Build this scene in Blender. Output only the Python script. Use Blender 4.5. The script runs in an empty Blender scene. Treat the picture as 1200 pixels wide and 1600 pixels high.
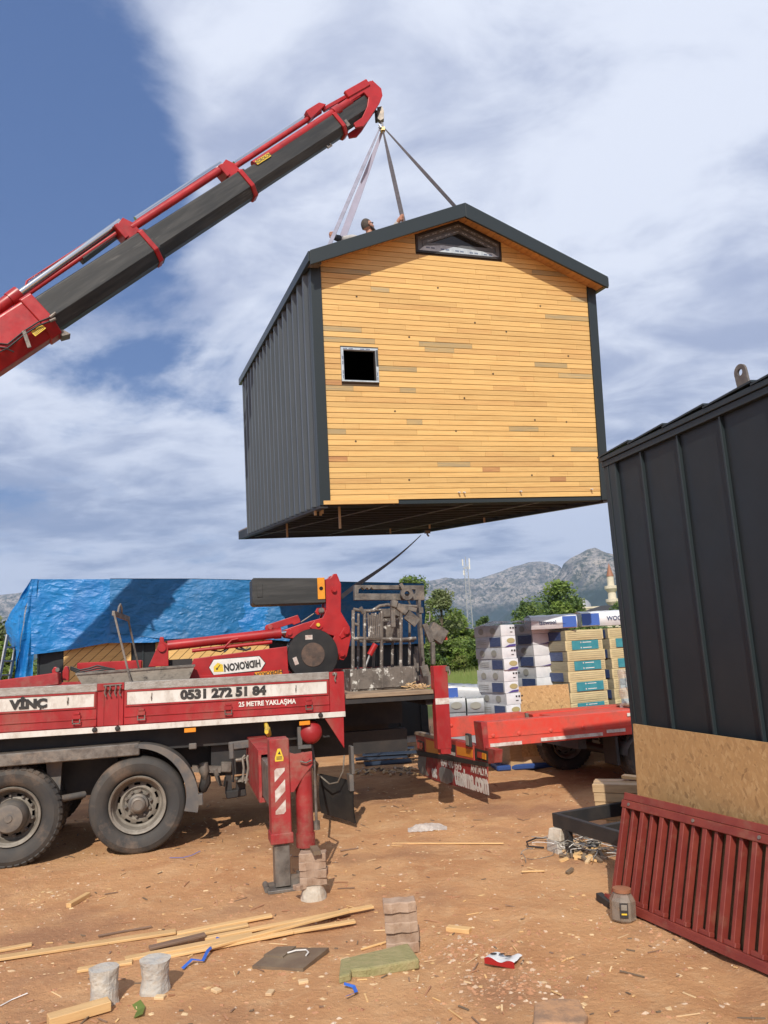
import bpy, math, random
from mathutils import Vector, Matrix, noise
random.seed(7)
R = random.Random(11)
rad = math.radians
SC = bpy.context.scene
COL = SC.collection
# ---------------------------------------------------------------- camera
CAM_H = 1.95
cam_d = bpy.data.cameras.new('camera')
cam_d.sensor_fit = 'VERTICAL'; cam_d.sensor_height = 36.0; cam_d.lens = 36.0*1200/1600
cam_d.clip_start = 0.05; cam_d.clip_end = 30000
cam = bpy.data.objects.new('camera', cam_d); COL.objects.link(cam)
CR = Matrix.Rotation(rad(100.0), 3, 'X') @ Matrix.Rotation(rad(-3.2), 3, 'Z')
cam.matrix_world = Matrix.Translation((0, 0, CAM_H)) @ CR.to_4x4()
SC.camera = cam
# ---------------------------------------------------------------- sun and sky
SUN_EL, SUN_AZ = rad(38.3), rad(3.0)      # light travels along +Y, slightly to +X, and down
sd = Vector((math.sin(SUN_AZ)*math.cos(SUN_EL), math.cos(SUN_AZ)*math.cos(SUN_EL), -math.sin(SUN_EL)))
sun_d = bpy.data.lights.new('sun', 'SUN'); sun_d.energy = 4.3; sun_d.angle = rad(0.55); sun_d.color = (1.0, 0.93, 0.82)
sun = bpy.data.objects.new('sun', sun_d); COL.objects.link(sun)
sun.rotation_euler = sd.to_track_quat('-Z', 'Y').to_euler(); sun.location = (0, -20, 30)
SC.view_settings.view_transform = 'Standard'; SC.view_settings.look = 'None'
SC.view_settings.gamma = 1.0; SC.view_settings.use_curve_mapping = False
SC.view_settings.exposure = 0.0
try:
    SC.cycles.volume_bounces = 0; SC.cycles.max_bounces = 6; SC.cycles.transparent_max_bounces = 12
    SC.cycles.use_denoising = True
except Exception: pass

def pxdir(px, py):
    return (CR @ Vector(((px-600)/1200, -(py-800)/1200, -1.0))).normalized()
W = bpy.data.worlds.new('World'); SC.world = W; W.use_nodes = True
def build_sky():
    nt = W.node_tree; nt.nodes.clear(); N = nt.nodes; L = nt.links
    def node(t, **k):
        n = N.new(t)
        for a, b in k.items(): setattr(n, a, b)
        return n
    def math_(op, a, b=None, clamp=False):
        n = node('ShaderNodeMath', operation=op, use_clamp=clamp)
        for i, v in enumerate((a, b)):
            if v is None: continue
            if isinstance(v, (int, float)): n.inputs[i].default_value = v
            else: L.new(v, n.inputs[i])
        return n.outputs[0]
    def ramp(v, a, b, c=0., d=1.):
        n = node('ShaderNodeMapRange', interpolation_type='SMOOTHSTEP'); L.new(v, n.inputs[0])
        n.inputs[1].default_value = a; n.inputs[2].default_value = b; n.inputs[3].default_value = c; n.inputs[4].default_value = d
        return n.outputs[0]
    def mix(f, a, b):
        n = node('ShaderNodeMix', data_type='RGBA'); 
        if isinstance(f, float): n.inputs[0].default_value = f
        else: L.new(f, n.inputs[0])
        for i, v in ((6, a), (7, b)):
            if isinstance(v, tuple): n.inputs[i].default_value = (*v, 1)
            else: L.new(v, n.inputs[i])
        return n.outputs[2]
    tc = node('ShaderNodeTexCoord'); sep = node('ShaderNodeSeparateXYZ'); L.new(tc.outputs['Generated'], sep.inputs[0])
    z = math_('MAXIMUM', sep.outputs[2], 0.0); zz = math_('ADD', z, 0.16)
    cx = math_('DIVIDE', sep.outputs[0], zz); cy = math_('DIVIDE', sep.outputs[1], zz)
    cb = node('ShaderNodeCombineXYZ'); L.new(cx, cb.inputs[0]); L.new(cy, cb.inputs[1])
    def fbm(scale, det, rough, off, dist=0.0, sx=1.0, rot=0.0):
        mp = node('ShaderNodeMapping'); L.new(cb.outputs[0], mp.inputs[0])
        mp.inputs['Location'].default_value = off; mp.inputs['Scale'].default_value = (sx, 1, 1); mp.inputs['Rotation'].default_value = (0, 0, rot)
        n = node('ShaderNodeTexNoise'); L.new(mp.outputs[0], n.inputs['Vector'])
        n.inputs['Scale'].default_value = scale; n.inputs['Detail'].default_value = det; n.inputs['Roughness'].default_value = rough
        n.inputs['Distortion'].default_value = dist
        return n.outputs[0]
    def blob(px, py, a, b):       # soft region of the sky around a direction
        d = pxdir(px, py); vm = node('ShaderNodeVectorMath', operation='DOT_PRODUCT'); L.new(tc.outputs['Generated'], vm.inputs[0])
        vm.inputs[1].default_value = d
        return ramp(vm.outputs['Value'], math.cos(rad(b)), math.cos(rad(a)))
    sky = node('ShaderNodeTexSky', sky_type='NISHITA', sun_disc=False); sky.sun_elevation = SUN_EL
    sky.sun_rotation = math.pi + SUN_AZ; sky.air_density = 1.0; sky.dust_density = 1.0; sky.ozone_density = 1.4
    n1 = fbm(1.15, 9, 0.56, (3.1, 1.7, 0), 0.35, 1.0, 0.5)
    n2 = fbm(4.2, 9, 0.6, (7.3, 2.2, 0), 0.4, 0.7, 0.7)
    n3 = fbm(0.8, 6, 0.55, (1.3, 9.2, 0), 0.2)
    base = math_('ADD', math_('ADD', n1, 0.055), math_('MULTIPLY', math_('SUBTRACT', n2, 0.5), 0.35))
    hole = math_('MULTIPLY', blob(10, 120, 3, 15.5), 0.42)
    hole2 = math_('MULTIPLY', blob(120, 430, 2, 12), 0.13)
    white = math_('MULTIPLY', blob(800, 150, 8, 40), 0.22)
    m = math_('ADD', math_('SUBTRACT', math_('SUBTRACT', base, hole), hole2), white)
    low = ramp(sep.outputs[2], 0.0, 0.32, 0.12, 0.0)
    m = math_('ADD', m, low)
    mask = math_('MULTIPLY', ramp(m, 0.40, 0.585), 0.96)
    dens = math_('ADD', ramp(math_('ADD', n3, math_('MULTIPLY', math_('SUBTRACT', n2, 0.5), 0.5)), 0.42, 0.66), 0.0)
    up = ramp(sep.outputs[2], 0.02, 0.42)
    lit = mix(up, (6.6, 7.2, 8.6), (8.6, 9.1, 10.3)); dark = mix(up, (2.7, 3.4, 5.0), (4.4, 5.0, 6.8))
    cloud = mix(dens, lit, dark)
    skyc = mix(0.6, sky.outputs[0], (0.95, 1.85, 4.6))
    col = mix(mask, skyc, cloud)
    bg = node('ShaderNodeBackground'); L.new(col, bg.inputs[0]); bg.inputs[1].default_value = 0.1
    out = node('ShaderNodeOutputWorld'); L.new(bg.outputs[0], out.inputs[0])
build_sky()

# ---------------------------------------------------------------- measuring helpers (photo pixel -> point on a real plane)
EYE = Vector((0, 0, CAM_H))
def on_plane(px, py, p, n):
    d = pxdir(px, py); return EYE + d*((Vector(p)-EYE).dot(n)/d.dot(n))
def gz(px, py, z=0.0): return on_plane(px, py, (0, 0, z), Vector((0, 0, 1)))
def gy(px, py, y): return on_plane(px, py, (0, y, 0), Vector((0, 1, 0)))
def frame(loc, rz=0., rx=0., ry=0.):
    return Matrix.Translation(loc) @ Matrix.Rotation(rz, 4, 'Z') @ Matrix.Rotation(rx, 4, 'X') @ Matrix.Rotation(ry, 4, 'Y')
def lp(F, px, py, y=0.0):         # pixel -> (x, z) in plane y of a frame
    n = F.to_3x3() @ Vector((0, 1, 0)); q = F.inverted() @ on_plane(px, py, F @ Vector((0, y, 0)), n)
    return q.x, q.z

# ---------------------------------------------------------------- materials
MATS = {}
def tarp_material(name, a, b, d, rough):
    m = mat(name, a, rough, 0, b, 2.0, dirt=d, dscale=1.2, dlo=0.56, dhi=0.88, rough2=rough+.14); nt = m.node_tree; N = nt.nodes; L = nt.links; P = N['Principled BSDF']
    tc = N.new('ShaderNodeTexCoord'); prev = None
    for sc, st, dist, ty in ((2.2, (1, 1, 1.5), .05, 'FBM'), (5.0, (1, 1, 2.0), .022, 'RIDGED_MULTIFRACTAL'), (13.0, (1, 1, 1.6), .007, 'RIDGED_MULTIFRACTAL')):
        mp = N.new('ShaderNodeMapping'); L.new(tc.outputs['Object'], mp.inputs[0]); mp.inputs['Scale'].default_value = st
        n = N.new('ShaderNodeTexNoise'); n.noise_type = ty; n.normalize = True; L.new(mp.outputs[0], n.inputs['Vector']); n.inputs['Scale'].default_value = sc; n.inputs['Detail'].default_value = 4; n.inputs['Distortion'].default_value = .6
        bn = N.new('ShaderNodeBump'); bn.inputs['Distance'].default_value = dist; L.new(n.outputs[0], bn.inputs['Height'])
        if prev: L.new(prev, bn.inputs['Normal'])
        prev = bn.outputs[0]
    L.new(prev, P.inputs['Normal'])
def mat(name, col, rough=0.6, metal=0.0, col2=None, ns=6.0, det=6, lo=0.4, hi=0.65, dirt=None, dscale=2.0, dlo=0.5, dhi=0.75, bump=0.0, bs=60.0, stretch=(1, 1, 1), rnd=0.0, alpha=None, spec=None, trans=0.0, rough2=None, emis=None, trl=0.0, sat_rnd=0.0):
    m = bpy.data.materials.new(name); m.use_nodes = True; nt = m.node_tree; N = nt.nodes; L = nt.links
    b = N['Principled BSDF']; b.inputs['Roughness'].default_value = rough; b.inputs['Metallic'].default_value = metal
    if spec is not None: b.inputs['Specular IOR Level'].default_value = spec
    tc = N.new('ShaderNodeTexCoord'); mp = N.new('ShaderNodeMapping'); L.new(tc.outputs['Object'], mp.inputs[0]); mp.inputs['Scale'].default_value = stretch
    oi = N.new('ShaderNodeObjectInfo')
    if rnd >= 0:
        vm = N.new('ShaderNodeVectorMath'); vm.operation = 'ADD'; cx = N.new('ShaderNodeVectorMath'); cx.operation = 'SCALE'
        L.new(oi.outputs['Location'], cx.inputs[0]); cx.inputs['Scale'].default_value = 1.37
        L.new(mp.outputs[0], vm.inputs[0]); L.new(cx.outputs[0], vm.inputs[1]); vec = vm.outputs[0]
    def noi(s, d, r=0.6):
        n = N.new('ShaderNodeTexNoise'); L.new(vec, n.inputs['Vector']); n.inputs['Scale'].default_value = s; n.inputs['Detail'].default_value = d; n.inputs['Roughness'].default_value = r
        return n.outputs[0]
    def rmp(v, a, c):
        n = N.new('ShaderNodeMapRange'); L.new(v, n.inputs[0]); n.inputs[1].default_value = a; n.inputs[2].default_value = c; return n.outputs[0]
    def mx(f, a, c):
        n = N.new('ShaderNodeMix'); n.data_type = 'RGBA'; L.new(f, n.inputs[0])
        for i, v in ((6, a), (7, c)):
            if isinstance(v, tuple): n.inputs[i].default_value = (*v, 1)
            else: L.new(v, n.inputs[i])
        return n.outputs[2]
    c = tuple(col)
    if col2 is not None: c = mx(rmp(noi(ns, det), lo, hi), c, tuple(col2))
    if dirt is not None: c = mx(rmp(noi(dscale, 8, 0.7), dlo, dhi), c, tuple(dirt))
    if rnd > 0:
        hs = N.new('ShaderNodeHueSaturation'); 
        if isinstance(c, tuple): hs.inputs['Color'].default_value = (*c, 1)
        else: L.new(c, hs.inputs['Color'])
        n = N.new('ShaderNodeMapRange'); L.new(oi.outputs['Random'], n.inputs[0]); n.inputs[3].default_value = 1-rnd; n.inputs[4].default_value = 1+rnd
        L.new(n.outputs[0], hs.inputs['Value']); c = hs.outputs[0]
    if isinstance(c, tuple): b.inputs['Base Color'].default_value = (*c, 1)
    else: L.new(c, b.inputs['Base Color'])
    if rough2 is not None:
        n = N.new('ShaderNodeMapRange'); L.new(noi(dscale*2.3, 6), n.inputs[0]); n.inputs[1].default_value = .35; n.inputs[2].default_value = .65
        n.inputs[3].default_value = rough; n.inputs[4].default_value = rough2; L.new(n.outputs[0], b.inputs['Roughness'])
    if bump:
        bn = N.new('ShaderNodeBump'); bn.inputs['Strength'].default_value = 1.0; bn.inputs['Distance'].default_value = bump; L.new(noi(bs, 5), bn.inputs['Height']); L.new(bn.outputs[0], b.inputs['Normal'])
    if trans: b.inputs['Transmission Weight'].default_value = trans
    if alpha is not None: b.inputs['Alpha'].default_value = alpha
    if trl:
        t = N.new('ShaderNodeBsdfTranslucent'); ms = N.new('ShaderNodeMixShader'); ms.inputs[0].default_value = trl
        if isinstance(c, tuple): t.inputs[0].default_value = (*c, 1)
        else: L.new(c, t.inputs[0])
        L.new(b.outputs[0], ms.inputs[1]); L.new(t.outputs[0], ms.inputs[2]); L.new(ms.outputs[0], N['Material Output'].inputs[0])
    MATS[name] = m; m['_'] = 0
    return m
DUST = (0.33, 0.22, 0.14)
mat('crimson', (0.37, 0.018, 0.022), 0.33, 0, (0.27, 0.016, 0.018), 3, dirt=(0.25, 0.10, 0.075), dscale=4.0, dlo=0.50, dhi=0.80, rough2=0.6, stretch=(1, 1, .45))
mat('boom_red', (0.40, 0.018, 0.02), 0.30, 0, (0.29, 0.014, 0.016), 4, dirt=(0.16, 0.05, 0.04), dscale=4.0, dlo=0.6, dhi=0.9, rough2=0.45)
mat('dusty_red', (0.34, 0.024, 0.026), 0.45, 0, (0.24, 0.02, 0.02), 4, dirt=(0.26, 0.15, 0.11), dscale=6, dlo=0.45, dhi=0.8, rough2=0.7, bump=0.002, bs=30)
mat('trailer_red', (0.62, 0.055, 0.035), 0.45, 0, (0.55, 0.10, 0.07), 5, dirt=(0.30, 0.05, 0.035), dscale=5, dlo=0.5, dhi=0.8, rough2=0.65)
mat('wine_paint', (0.175, 0.027, 0.020), 0.5, 0, (0.225, 0.042, 0.028), 6, dirt=(0.24, 0.11, 0.07), dscale=8, dlo=0.55, dhi=0.85)
mat('white_paint', (0.68, 0.66, 0.62), 0.45, 0, (0.55, 0.52, 0.47), 5, dirt=(0.34, 0.27, 0.22), dscale=9, dlo=0.50, dhi=0.80, stretch=(1, 1, .5))
mat('white_tape', (0.62, 0.58, 0.54), 0.5, 0, (0.42, 0.30, 0.26), 14)
mat('tread_plate', (0.42, 0.40, 0.37), 0.45, 0.5, (0.30, 0.27, 0.24), 12, bump=0.004, bs=60, stretch=(1, 1, 1))
mat('black_print', (0.015, 0.015, 0.017), 0.5, 0, (0.05, 0.045, 0.04), 9, dirt=(.4, .38, .35), dscale=22, dlo=.66, dhi=.72)
mat('white_print', (0.75, 0.72, 0.68), 0.5, 0, (0.62, 0.58, 0.54), 9, dirt=(.45, .16, .12), dscale=14, dlo=.60, dhi=.72)
mat('chassis_black', (0.018, 0.018, 0.02), 0.6, 0, (0.035, 0.03, 0.028), 5)
mat('boom_black', (0.020, 0.021, 0.021), 0.42, 0, (0.055, 0.055, 0.053), 3.2, lo=0.42, hi=0.72, dirt=(0.15, 0.145, 0.135), dscale=3.5, dlo=0.6, dhi=0.8, stretch=(0.35, 3.5, 3.5), rough2=0.6)
mat('chrome', (0.62, 0.64, 0.66), 0.12, 1.0)
mat('steel_worn', (0.20, 0.18, 0.16), 0.5, 0.35, (0.10, 0.085, 0.075), 9, dirt=(0.30, 0.24, 0.19), dscale=8, dlo=0.5, dhi=0.75, bump=0.003, bs=40)
mat('steel_splash', (0.16, 0.135, 0.115), 0.6, 0.2, (0.09, 0.075, 0.065), 9, dirt=(0.62, 0.60, 0.55), dscale=12, dlo=0.56, dhi=0.64, bump=0.004, bs=40)
mat('rubber', (0.035, 0.034, 0.034), 0.75, 0, (0.06, 0.052, 0.045), 4, dirt=(0.20, 0.14, 0.10), dscale=2.2, dlo=0.52, dhi=0.75, bump=0.002, bs=50)
mat('rubber_black', (0.016, 0.016, 0.017), 0.6, 0, (0.03, 0.028, 0.026), 5)
mat('rim_dusty', (0.25, 0.225, 0.19), 0.6, 0.1, (0.17, 0.15, 0.125), 7, dirt=(0.13, 0.105, 0.085), dscale=9, bump=0.002)
mat('hub_grey', (0.12, 0.112, 0.105), 0.55, 0.2, (0.20, 0.17, 0.14), 8)
mat('plastic_grey', (0.085, 0.085, 0.088), 0.6, 0, (0.14, 0.125, 0.11), 5, dirt=(0.20, 0.15, 0.11), dscale=6, dlo=.5, dhi=.8)
mat('galv', (0.42, 0.43, 0.43), 0.42, 0.6, (0.30, 0.30, 0.30), 12)
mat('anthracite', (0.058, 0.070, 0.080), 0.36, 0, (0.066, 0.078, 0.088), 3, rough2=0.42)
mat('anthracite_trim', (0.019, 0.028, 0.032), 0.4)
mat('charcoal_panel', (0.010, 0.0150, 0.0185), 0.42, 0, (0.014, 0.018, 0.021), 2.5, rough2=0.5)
mat('amber', (0.75, 0.26, 0.02), 0.35)
mat('orange_yellow', (0.72, 0.30, 0.02), 0.4, 0, (0.6, 0.22, 0.02), 7)
mat('yellow', (0.75, 0.52, 0.04), 0.4, 0, (0.6, 0.42, 0.05), 9)
mat('lens_red', (0.35, 0.02, 0.02), 0.25)
mat('pine_dark_back', (0.07, 0.045, 0.025), 0.8)
PLANK = (0.69, 0.45, 0.17)
def wood(name, a, b, rnd=0.08, stretch=(1.3, 10, 26), rough=0.5, kn=True):
    return mat(name, a, rough, 0, b, 2.6, det=8, lo=0.42, hi=0.72, dirt=tuple(v*.62 for v in b), dscale=1.5, dlo=.60, dhi=.80, stretch=stretch, rnd=rnd, bump=0.0012, bs=9)
wood('pine', PLANK, (0.60, 0.36, 0.125), 0.10)
wood('pine_warm', (0.64, 0.40, 0.15), (0.54, 0.31, 0.11), 0.07)
wood('pine_grey', (0.38, 0.295, 0.16), (0.57, 0.38, 0.145), 0.10)
wood('pine_brown', (0.40, 0.20, 0.085), (0.58, 0.33, 0.12), 0.1)
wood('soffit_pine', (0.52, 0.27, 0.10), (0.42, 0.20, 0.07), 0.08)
wood('lath_new', (0.66, 0.43, 0.20), (0.56, 0.34, 0.15), 0.12, stretch=(2, 20, 20))
wood('lath_old', (0.24, 0.15, 0.10), (0.16, 0.10, 0.07), 0.12, stretch=(2, 20, 20))
wood('timber', (0.52, 0.36, 0.20), (0.40, 0.26, 0.14), 0.14, stretch=(2, 16, 16))
wood('deck_wood', (0.34, 0.25, 0.17), (0.20, 0.14, 0.10), 0.14, stretch=(2, 16, 16))
mat('concrete', (0.40, 0.39, 0.37), 0.9, 0, (0.52, 0.47, 0.40), 12, dirt=(0.45, 0.32, 0.22), dscale=8, dlo=.5, dhi=.8, bump=0.012, bs=26)
mat('concrete_pale', (0.56, 0.50, 0.42), 0.9, 0, (0.42, 0.37, 0.30), 9, dirt=(0.48, 0.32, 0.20), dscale=6, dlo=.5, dhi=.8, bump=0.015, bs=18)
mat('cement_splash', (0.50, 0.45, 0.38), 0.85, 0, (0.36, 0.32, 0.27), 7, dirt=(0.13, 0.12, 0.115), dscale=9, dlo=.56, dhi=.68, bump=0.004, bs=30)
mat('buried_block', (0.27, 0.17, 0.11), 0.9, 0, (0.36, 0.22, 0.14), 12, dirt=(0.46, 0.26, 0.14), dscale=6, dlo=.45, dhi=.6, bump=.006, bs=40)
mat('paver', (0.34, 0.235, 0.17), 0.85, 0, (0.42, 0.30, 0.22), 12, dirt=(0.26, 0.15, 0.09), dscale=9, bump=0.004, bs=60, rnd=0.1)
mat('hardboard', (0.15, 0.105, 0.07), 0.6, 0, (0.20, 0.15, 0.10), 6)
mat('panel_brown', (0.12, 0.075, 0.035), 0.7, 0, (0.19, 0.12, 0.055), 14, dirt=(0.25, 0.16, 0.08), dscale=22, dlo=.58, dhi=.7)
mat('stone_wool', (0.28, 0.255, 0.115), 0.95, 0, (0.35, 0.30, 0.15), 14, dirt=(0.40, 0.30, 0.16), dscale=5, bump=0.012, bs=40, stretch=(1, 2, 1))
tarp_material('tarp_blue', (0.006, 0.185, 0.50), (0.006, 0.14, 0.42), (0.08, 0.22, 0.40), .40)
tarp_material('tarp_old', (0.008, 0.13, 0.33), (0.012, 0.15, 0.38), (0.11, 0.17, 0.23), .46)
mat('strap_grey', (0.26, 0.26, 0.33), 0.7, 0, (0.20, 0.20, 0.25), 6)
mat('strap_lilac', (0.44, 0.45, 0.60), 0.7, 0, (0.38, 0.39, 0.52), 5)
mat('strap_dark', (0.045, 0.04, 0.048), 0.7, 0, (0.08, 0.07, 0.08), 20)
mat('glass_dark', (0.02, 0.02, 0.02), 0.06, 0.0)
mat('void_black', (0.004, 0.004, 0.004), 0.9)
mat('film_grey', (0.11, 0.12, 0.13), 0.35)
mat('film_white', (0.50, 0.58, 0.64), 0.3, 0, (0.36, 0.42, 0.48), 14)
mat('skin', (0.48, 0.25, 0.17), 0.5)
mat('shirt', (0.42, 0.41, 0.40), 0.8, 0, (0.33, 0.32, 0.31), 6, bump=.01, bs=20)
mat('dark_cloth', (0.04, 0.045, 0.055), 0.85)
mat('hair', (0.045, 0.035, 0.03), 0.85, 0, (0.09, 0.075, 0.06), 60)
mat('paper_white', (0.70, 0.71, 0.73), 0.45, 0, (0.60, 0.62, 0.65), 8)
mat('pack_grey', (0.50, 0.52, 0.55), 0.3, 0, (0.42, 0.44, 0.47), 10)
mat('pack_blue', (0.05, 0.12, 0.42), 0.4)
mat('pack_navy', (0.03, 0.055, 0.15), 0.4, 0, (0.06, 0.09, 0.19), 12, stretch=(1, 1, 6))
mat('pack_purple', (0.07, 0.05, 0.24), 0.5)
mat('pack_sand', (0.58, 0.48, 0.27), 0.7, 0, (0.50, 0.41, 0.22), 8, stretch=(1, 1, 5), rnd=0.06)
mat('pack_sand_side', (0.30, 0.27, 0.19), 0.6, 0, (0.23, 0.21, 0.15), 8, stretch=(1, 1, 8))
mat('pack_teal', (0.03, 0.21, 0.26), 0.5, 0, (0.05, 0.26, 0.30), 12)
mat('pack_gold', (0.40, 0.34, 0.16), 0.5)
mat('leaf_print', (0.29, 0.29, 0.26), 0.5)
mat('clear_film', (0.62, 0.60, 0.58), 0.2, 0, (0.45, 0.42, 0.40), 9, alpha=0.55, bump=.02, bs=14)
mat('jar_plastic', (0.34, 0.28, 0.23), 0.2, 0, (0.26, 0.20, 0.15), 14, alpha=0.6, dirt=(0.40, 0.27, 0.17), dscale=9)
mat('blue_strap', (0.03, 0.12, 0.50), 0.5)
mat('pack_dim', (0.33, 0.35, 0.39), 0.4, 0, (0.27, 0.29, 0.32), 10)
mat('dull_blue', (0.02, 0.06, 0.22), 0.5)
mat('blue_sheet', (0.05, 0.07, 0.11), 0.35, 0.2)
mat('wire', (0.40, 0.38, 0.34), 0.4, 0.6)
mat('cable_black', (0.015, 0.015, 0.016), 0.5)
mat('mosque_stone', (0.62, 0.55, 0.42), 0.8, 0, (0.55, 0.48, 0.36), 1)
mat('copper_brown', (0.30, 0.13, 0.07), 0.6)
mat('drum_black', (0.012, 0.012, 0.013), 0.45, 0, (0.025, 0.024, 0.023), 5)
mat('hub_rust', (0.075, 0.05, 0.04), 0.7, 0, (0.14, 0.085, 0.06), 9, dirt=(.03, .025, .02), dscale=14)
mat('roof_tile', (0.42, 0.10, 0.07), 0.8)
mat('lattice_steel', (0.35, 0.36, 0.38), 0.5, 0.3)
mat('bark', (0.10, 0.075, 0.05), 0.9, 0, (0.15, 0.12, 0.09), 9, bump=.02, bs=10)
mat('leaf_mid', (0.17, 0.25, 0.055), 0.6, 0, (0.24, 0.31, 0.08), 0.9, trl=0.4)
mat('leaf_dark', (0.075, 0.13, 0.035), 0.6, 0, (0.11, 0.17, 0.045), 0.9, trl=0.35)
mat('leaf_olive', (0.16, 0.20, 0.085), 0.6, 0, (0.22, 0.25, 0.11), 0.9, trl=0.35)
mat('leaf_bright', (0.17, 0.26, 0.045), 0.6, 0, (0.24, 0.31, 0.06), 0.9, trl=0.35)
mat('grass_blade', (0.16, 0.22, 0.05), 0.7, 0, (0.26, 0.28, 0.09), 0.6, trl=0.3)
mat('chip_wood', (0.72, 0.52, 0.29), 0.8, 0, (0.5, 0.34, 0.2), 3)
mat('stone_pale', (0.60, 0.47, 0.35), 0.9, 0, (0.42, 0.27, 0.17), 1.7)
mat('stone_clay', (0.36, 0.17, 0.09), 0.9, 0, (0.50, 0.27, 0.15), 1.7)

# ---------------------------------------------------------------- mesh helpers
class MB:
    def __init__(s): s.v = []; s.f = []; s.m = []; s.mats = []; s.cur = 0; s.T = None; s.smooth = []; s.sm = False
    def mat(s, name):
        if name not in s.mats: s.mats.append(name)
        s.cur = s.mats.index(name); return s
    def add(s, vs, fs, sm=None):
        o = len(s.v)
        for p in vs:
            p = Vector(p); s.v.append(s.T @ p if s.T is not None else p)
        for f in fs: s.f.append([i+o for i in f]); s.m.append(s.cur); s.smooth.append(s.sm if sm is None else sm)
        return s
    def box(s, x0, x1, y0, y1, z0, z1, c=0.0):
        if c <= 0:
            return s.add([(x, y, z) for z in (z0, z1) for y in (y0, y1) for x in (x0, x1)],
                  [(0, 2, 3, 1), (4, 5, 7, 6), (0, 1, 5, 4), (2, 6, 7, 3), (0, 4, 6, 2), (1, 3, 7, 5)])
        vs = []; 
        for z in (z0, z1):
            for y in (y0, y1):
                for x in (x0, x1):
                    sx = c if x == x0 else -c; sy = c if y == y0 else -c; sz = c if z == z0 else -c
                    vs += [(x, y+sy, z+sz), (x+sx, y, z+sz), (x+sx, y+sy, z)]
        def q(a, b, c_, d, k): return (a*3+k, b*3+k, c_*3+k, d*3+k)
        fs = [q(0, 4, 6, 2, 0), q(1, 3, 7, 5, 0), q(0, 1, 5, 4, 1), q(2, 6, 7, 3, 1), q(0, 2, 3, 1, 2), q(4, 5, 7, 6, 2)]
        for a, b, k1, k2 in ((0, 1, 1, 2), (2, 3, 1, 2), (4, 5, 1, 2), (6, 7, 1, 2), (0, 2, 0, 2), (1, 3, 0, 2), (4, 6, 0, 2), (5, 7, 0, 2), (0, 4, 0, 1), (1, 5, 0, 1), (2, 6, 0, 1), (3, 7, 0, 1)):
            fs.append((a*3+k1, b*3+k1, b*3+k2, a*3+k2))
        for a in range(8): fs.append((a*3, a*3+1, a*3+2))
        return s.add(vs, fs)
    def bar(s, p0, p1, w, h, up=(0, 0, 1), c=0.0):     # rectangular bar from p0 to p1 (centre line)
        p0 = Vector(p0); p1 = Vector(p1); d = p1-p0; l = d.length; d.normalize(); u = Vector(up)
        if abs(d.dot(u)) > 0.98: u = Vector((0, 1, 0))
        y = u.cross(d).normalized(); z = d.cross(y)
        M = Matrix(((d.x, y.x, z.x, p0.x), (d.y, y.y, z.y, p0.y), (d.z, y.z, z.z, p0.z), (0, 0, 0, 1)))
        old = s.T; s.T = M if old is None else old @ M
        s.box(0, l, -w/2, w/2, -h/2, h/2, c); s.T = old; return s
    def prism(s, pts, y0, y1):       # polygon in (x, z), extruded along y
        n = len(pts)
        vs = [(x, y0, z) for x, z in pts]+[(x, y1, z) for x, z in pts]
        fs = [tuple(range(n)), tuple(range(2*n-1, n-1, -1))]+[(i, i+n, (i+1) % n+n, (i+1) % n) for i in range(n)]
        return s.add(vs, fs)
    def tube(s, path, r, n=8, caps=True, sm=True):
        path = [Vector(p) for p in path]; rs = r if isinstance(r, (list, tuple)) else [r]*len(path)
        vs = []; up = None
        for i, p in enumerate(path):
            d = (path[min(i+1, len(path)-1)]-path[max(i-1, 0)]).normalized()
            if up is None:
                up = Vector((0, 0, 1)) if abs(d.z) < .9 else Vector((1, 0, 0))
            a = up.cross(d)
            if a.length < 1e-4: a = Vector((1, 0, 0)).cross(d)
            a.normalize(); b = d.cross(a); up = b
            for k in range(n):
                t = 2*math.pi*k/n; vs.append(p+(a*math.cos(t)+b*math.sin(t))*rs[i])
        fs = []
        for i in range(len(path)-1):
            for k in range(n):
                k2 = (k+1) % n; fs.append((i*n+k, i*n+k2, (i+1)*n+k2, (i+1)*n+k))
        s.add(vs, fs, sm)
        if caps:
            o = len(s.v)-len(vs)
            s.f.append([o+k for k in range(n)][::-1]); s.m.append(s.cur); s.smooth.append(False)
            s.f.append([o+(len(path)-1)*n+k for k in range(n)]); s.m.append(s.cur); s.smooth.append(False)
        return s
    def cyl(s, p0, p1, r, n=16): return s.tube([p0, p1], r, n)
    def lathe(s, prof, n=32, axis='Y', sm=True, closed=False):     # prof: (radius, along) ; axis of turning
        vs = []
        for r, a in prof:
            for k in range(n):
                t = 2*math.pi*k/n; c, q = r*math.cos(t), r*math.sin(t)
                vs.append((c, a, q) if axis == 'Y' else ((c, q, a) if axis == 'Z' else (a, c, q)))
        fs = []
        m = len(prof)
        for i in range(m if closed else m-1):
            j = (i+1) % m
            for k in range(n):
                k2 = (k+1) % n; fs.append((i*n+k, j*n+k, j*n+k2, i*n+k2))
        return s.add(vs, fs, sm)
    def grid(s, fn, nu, nv, sm=True, two=False):
        vs = [fn(i/nu, j/nv) for j in range(nv+1) for i in range(nu+1)]
        fs = [(j*(nu+1)+i, j*(nu+1)+i+1, (j+1)*(nu+1)+i+1, (j+1)*(nu+1)+i) for j in range(nv) for i in range(nu)]
        return s.add(vs, fs, sm)
    def mesh(s, name):
        me = bpy.data.meshes.new(name); me.from_pydata(s.v, [], s.f)
        for m in (s.mats or ['steel_worn']): me.materials.append(MATS[m])
        me.polygons.foreach_set('material_index', s.m); me.polygons.foreach_set('use_smooth', s.smooth)
        me.update()
        if any(s.smooth) and len(s.f) < 9000: me.set_sharp_from_angle(angle=rad(38))
        return me
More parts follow.
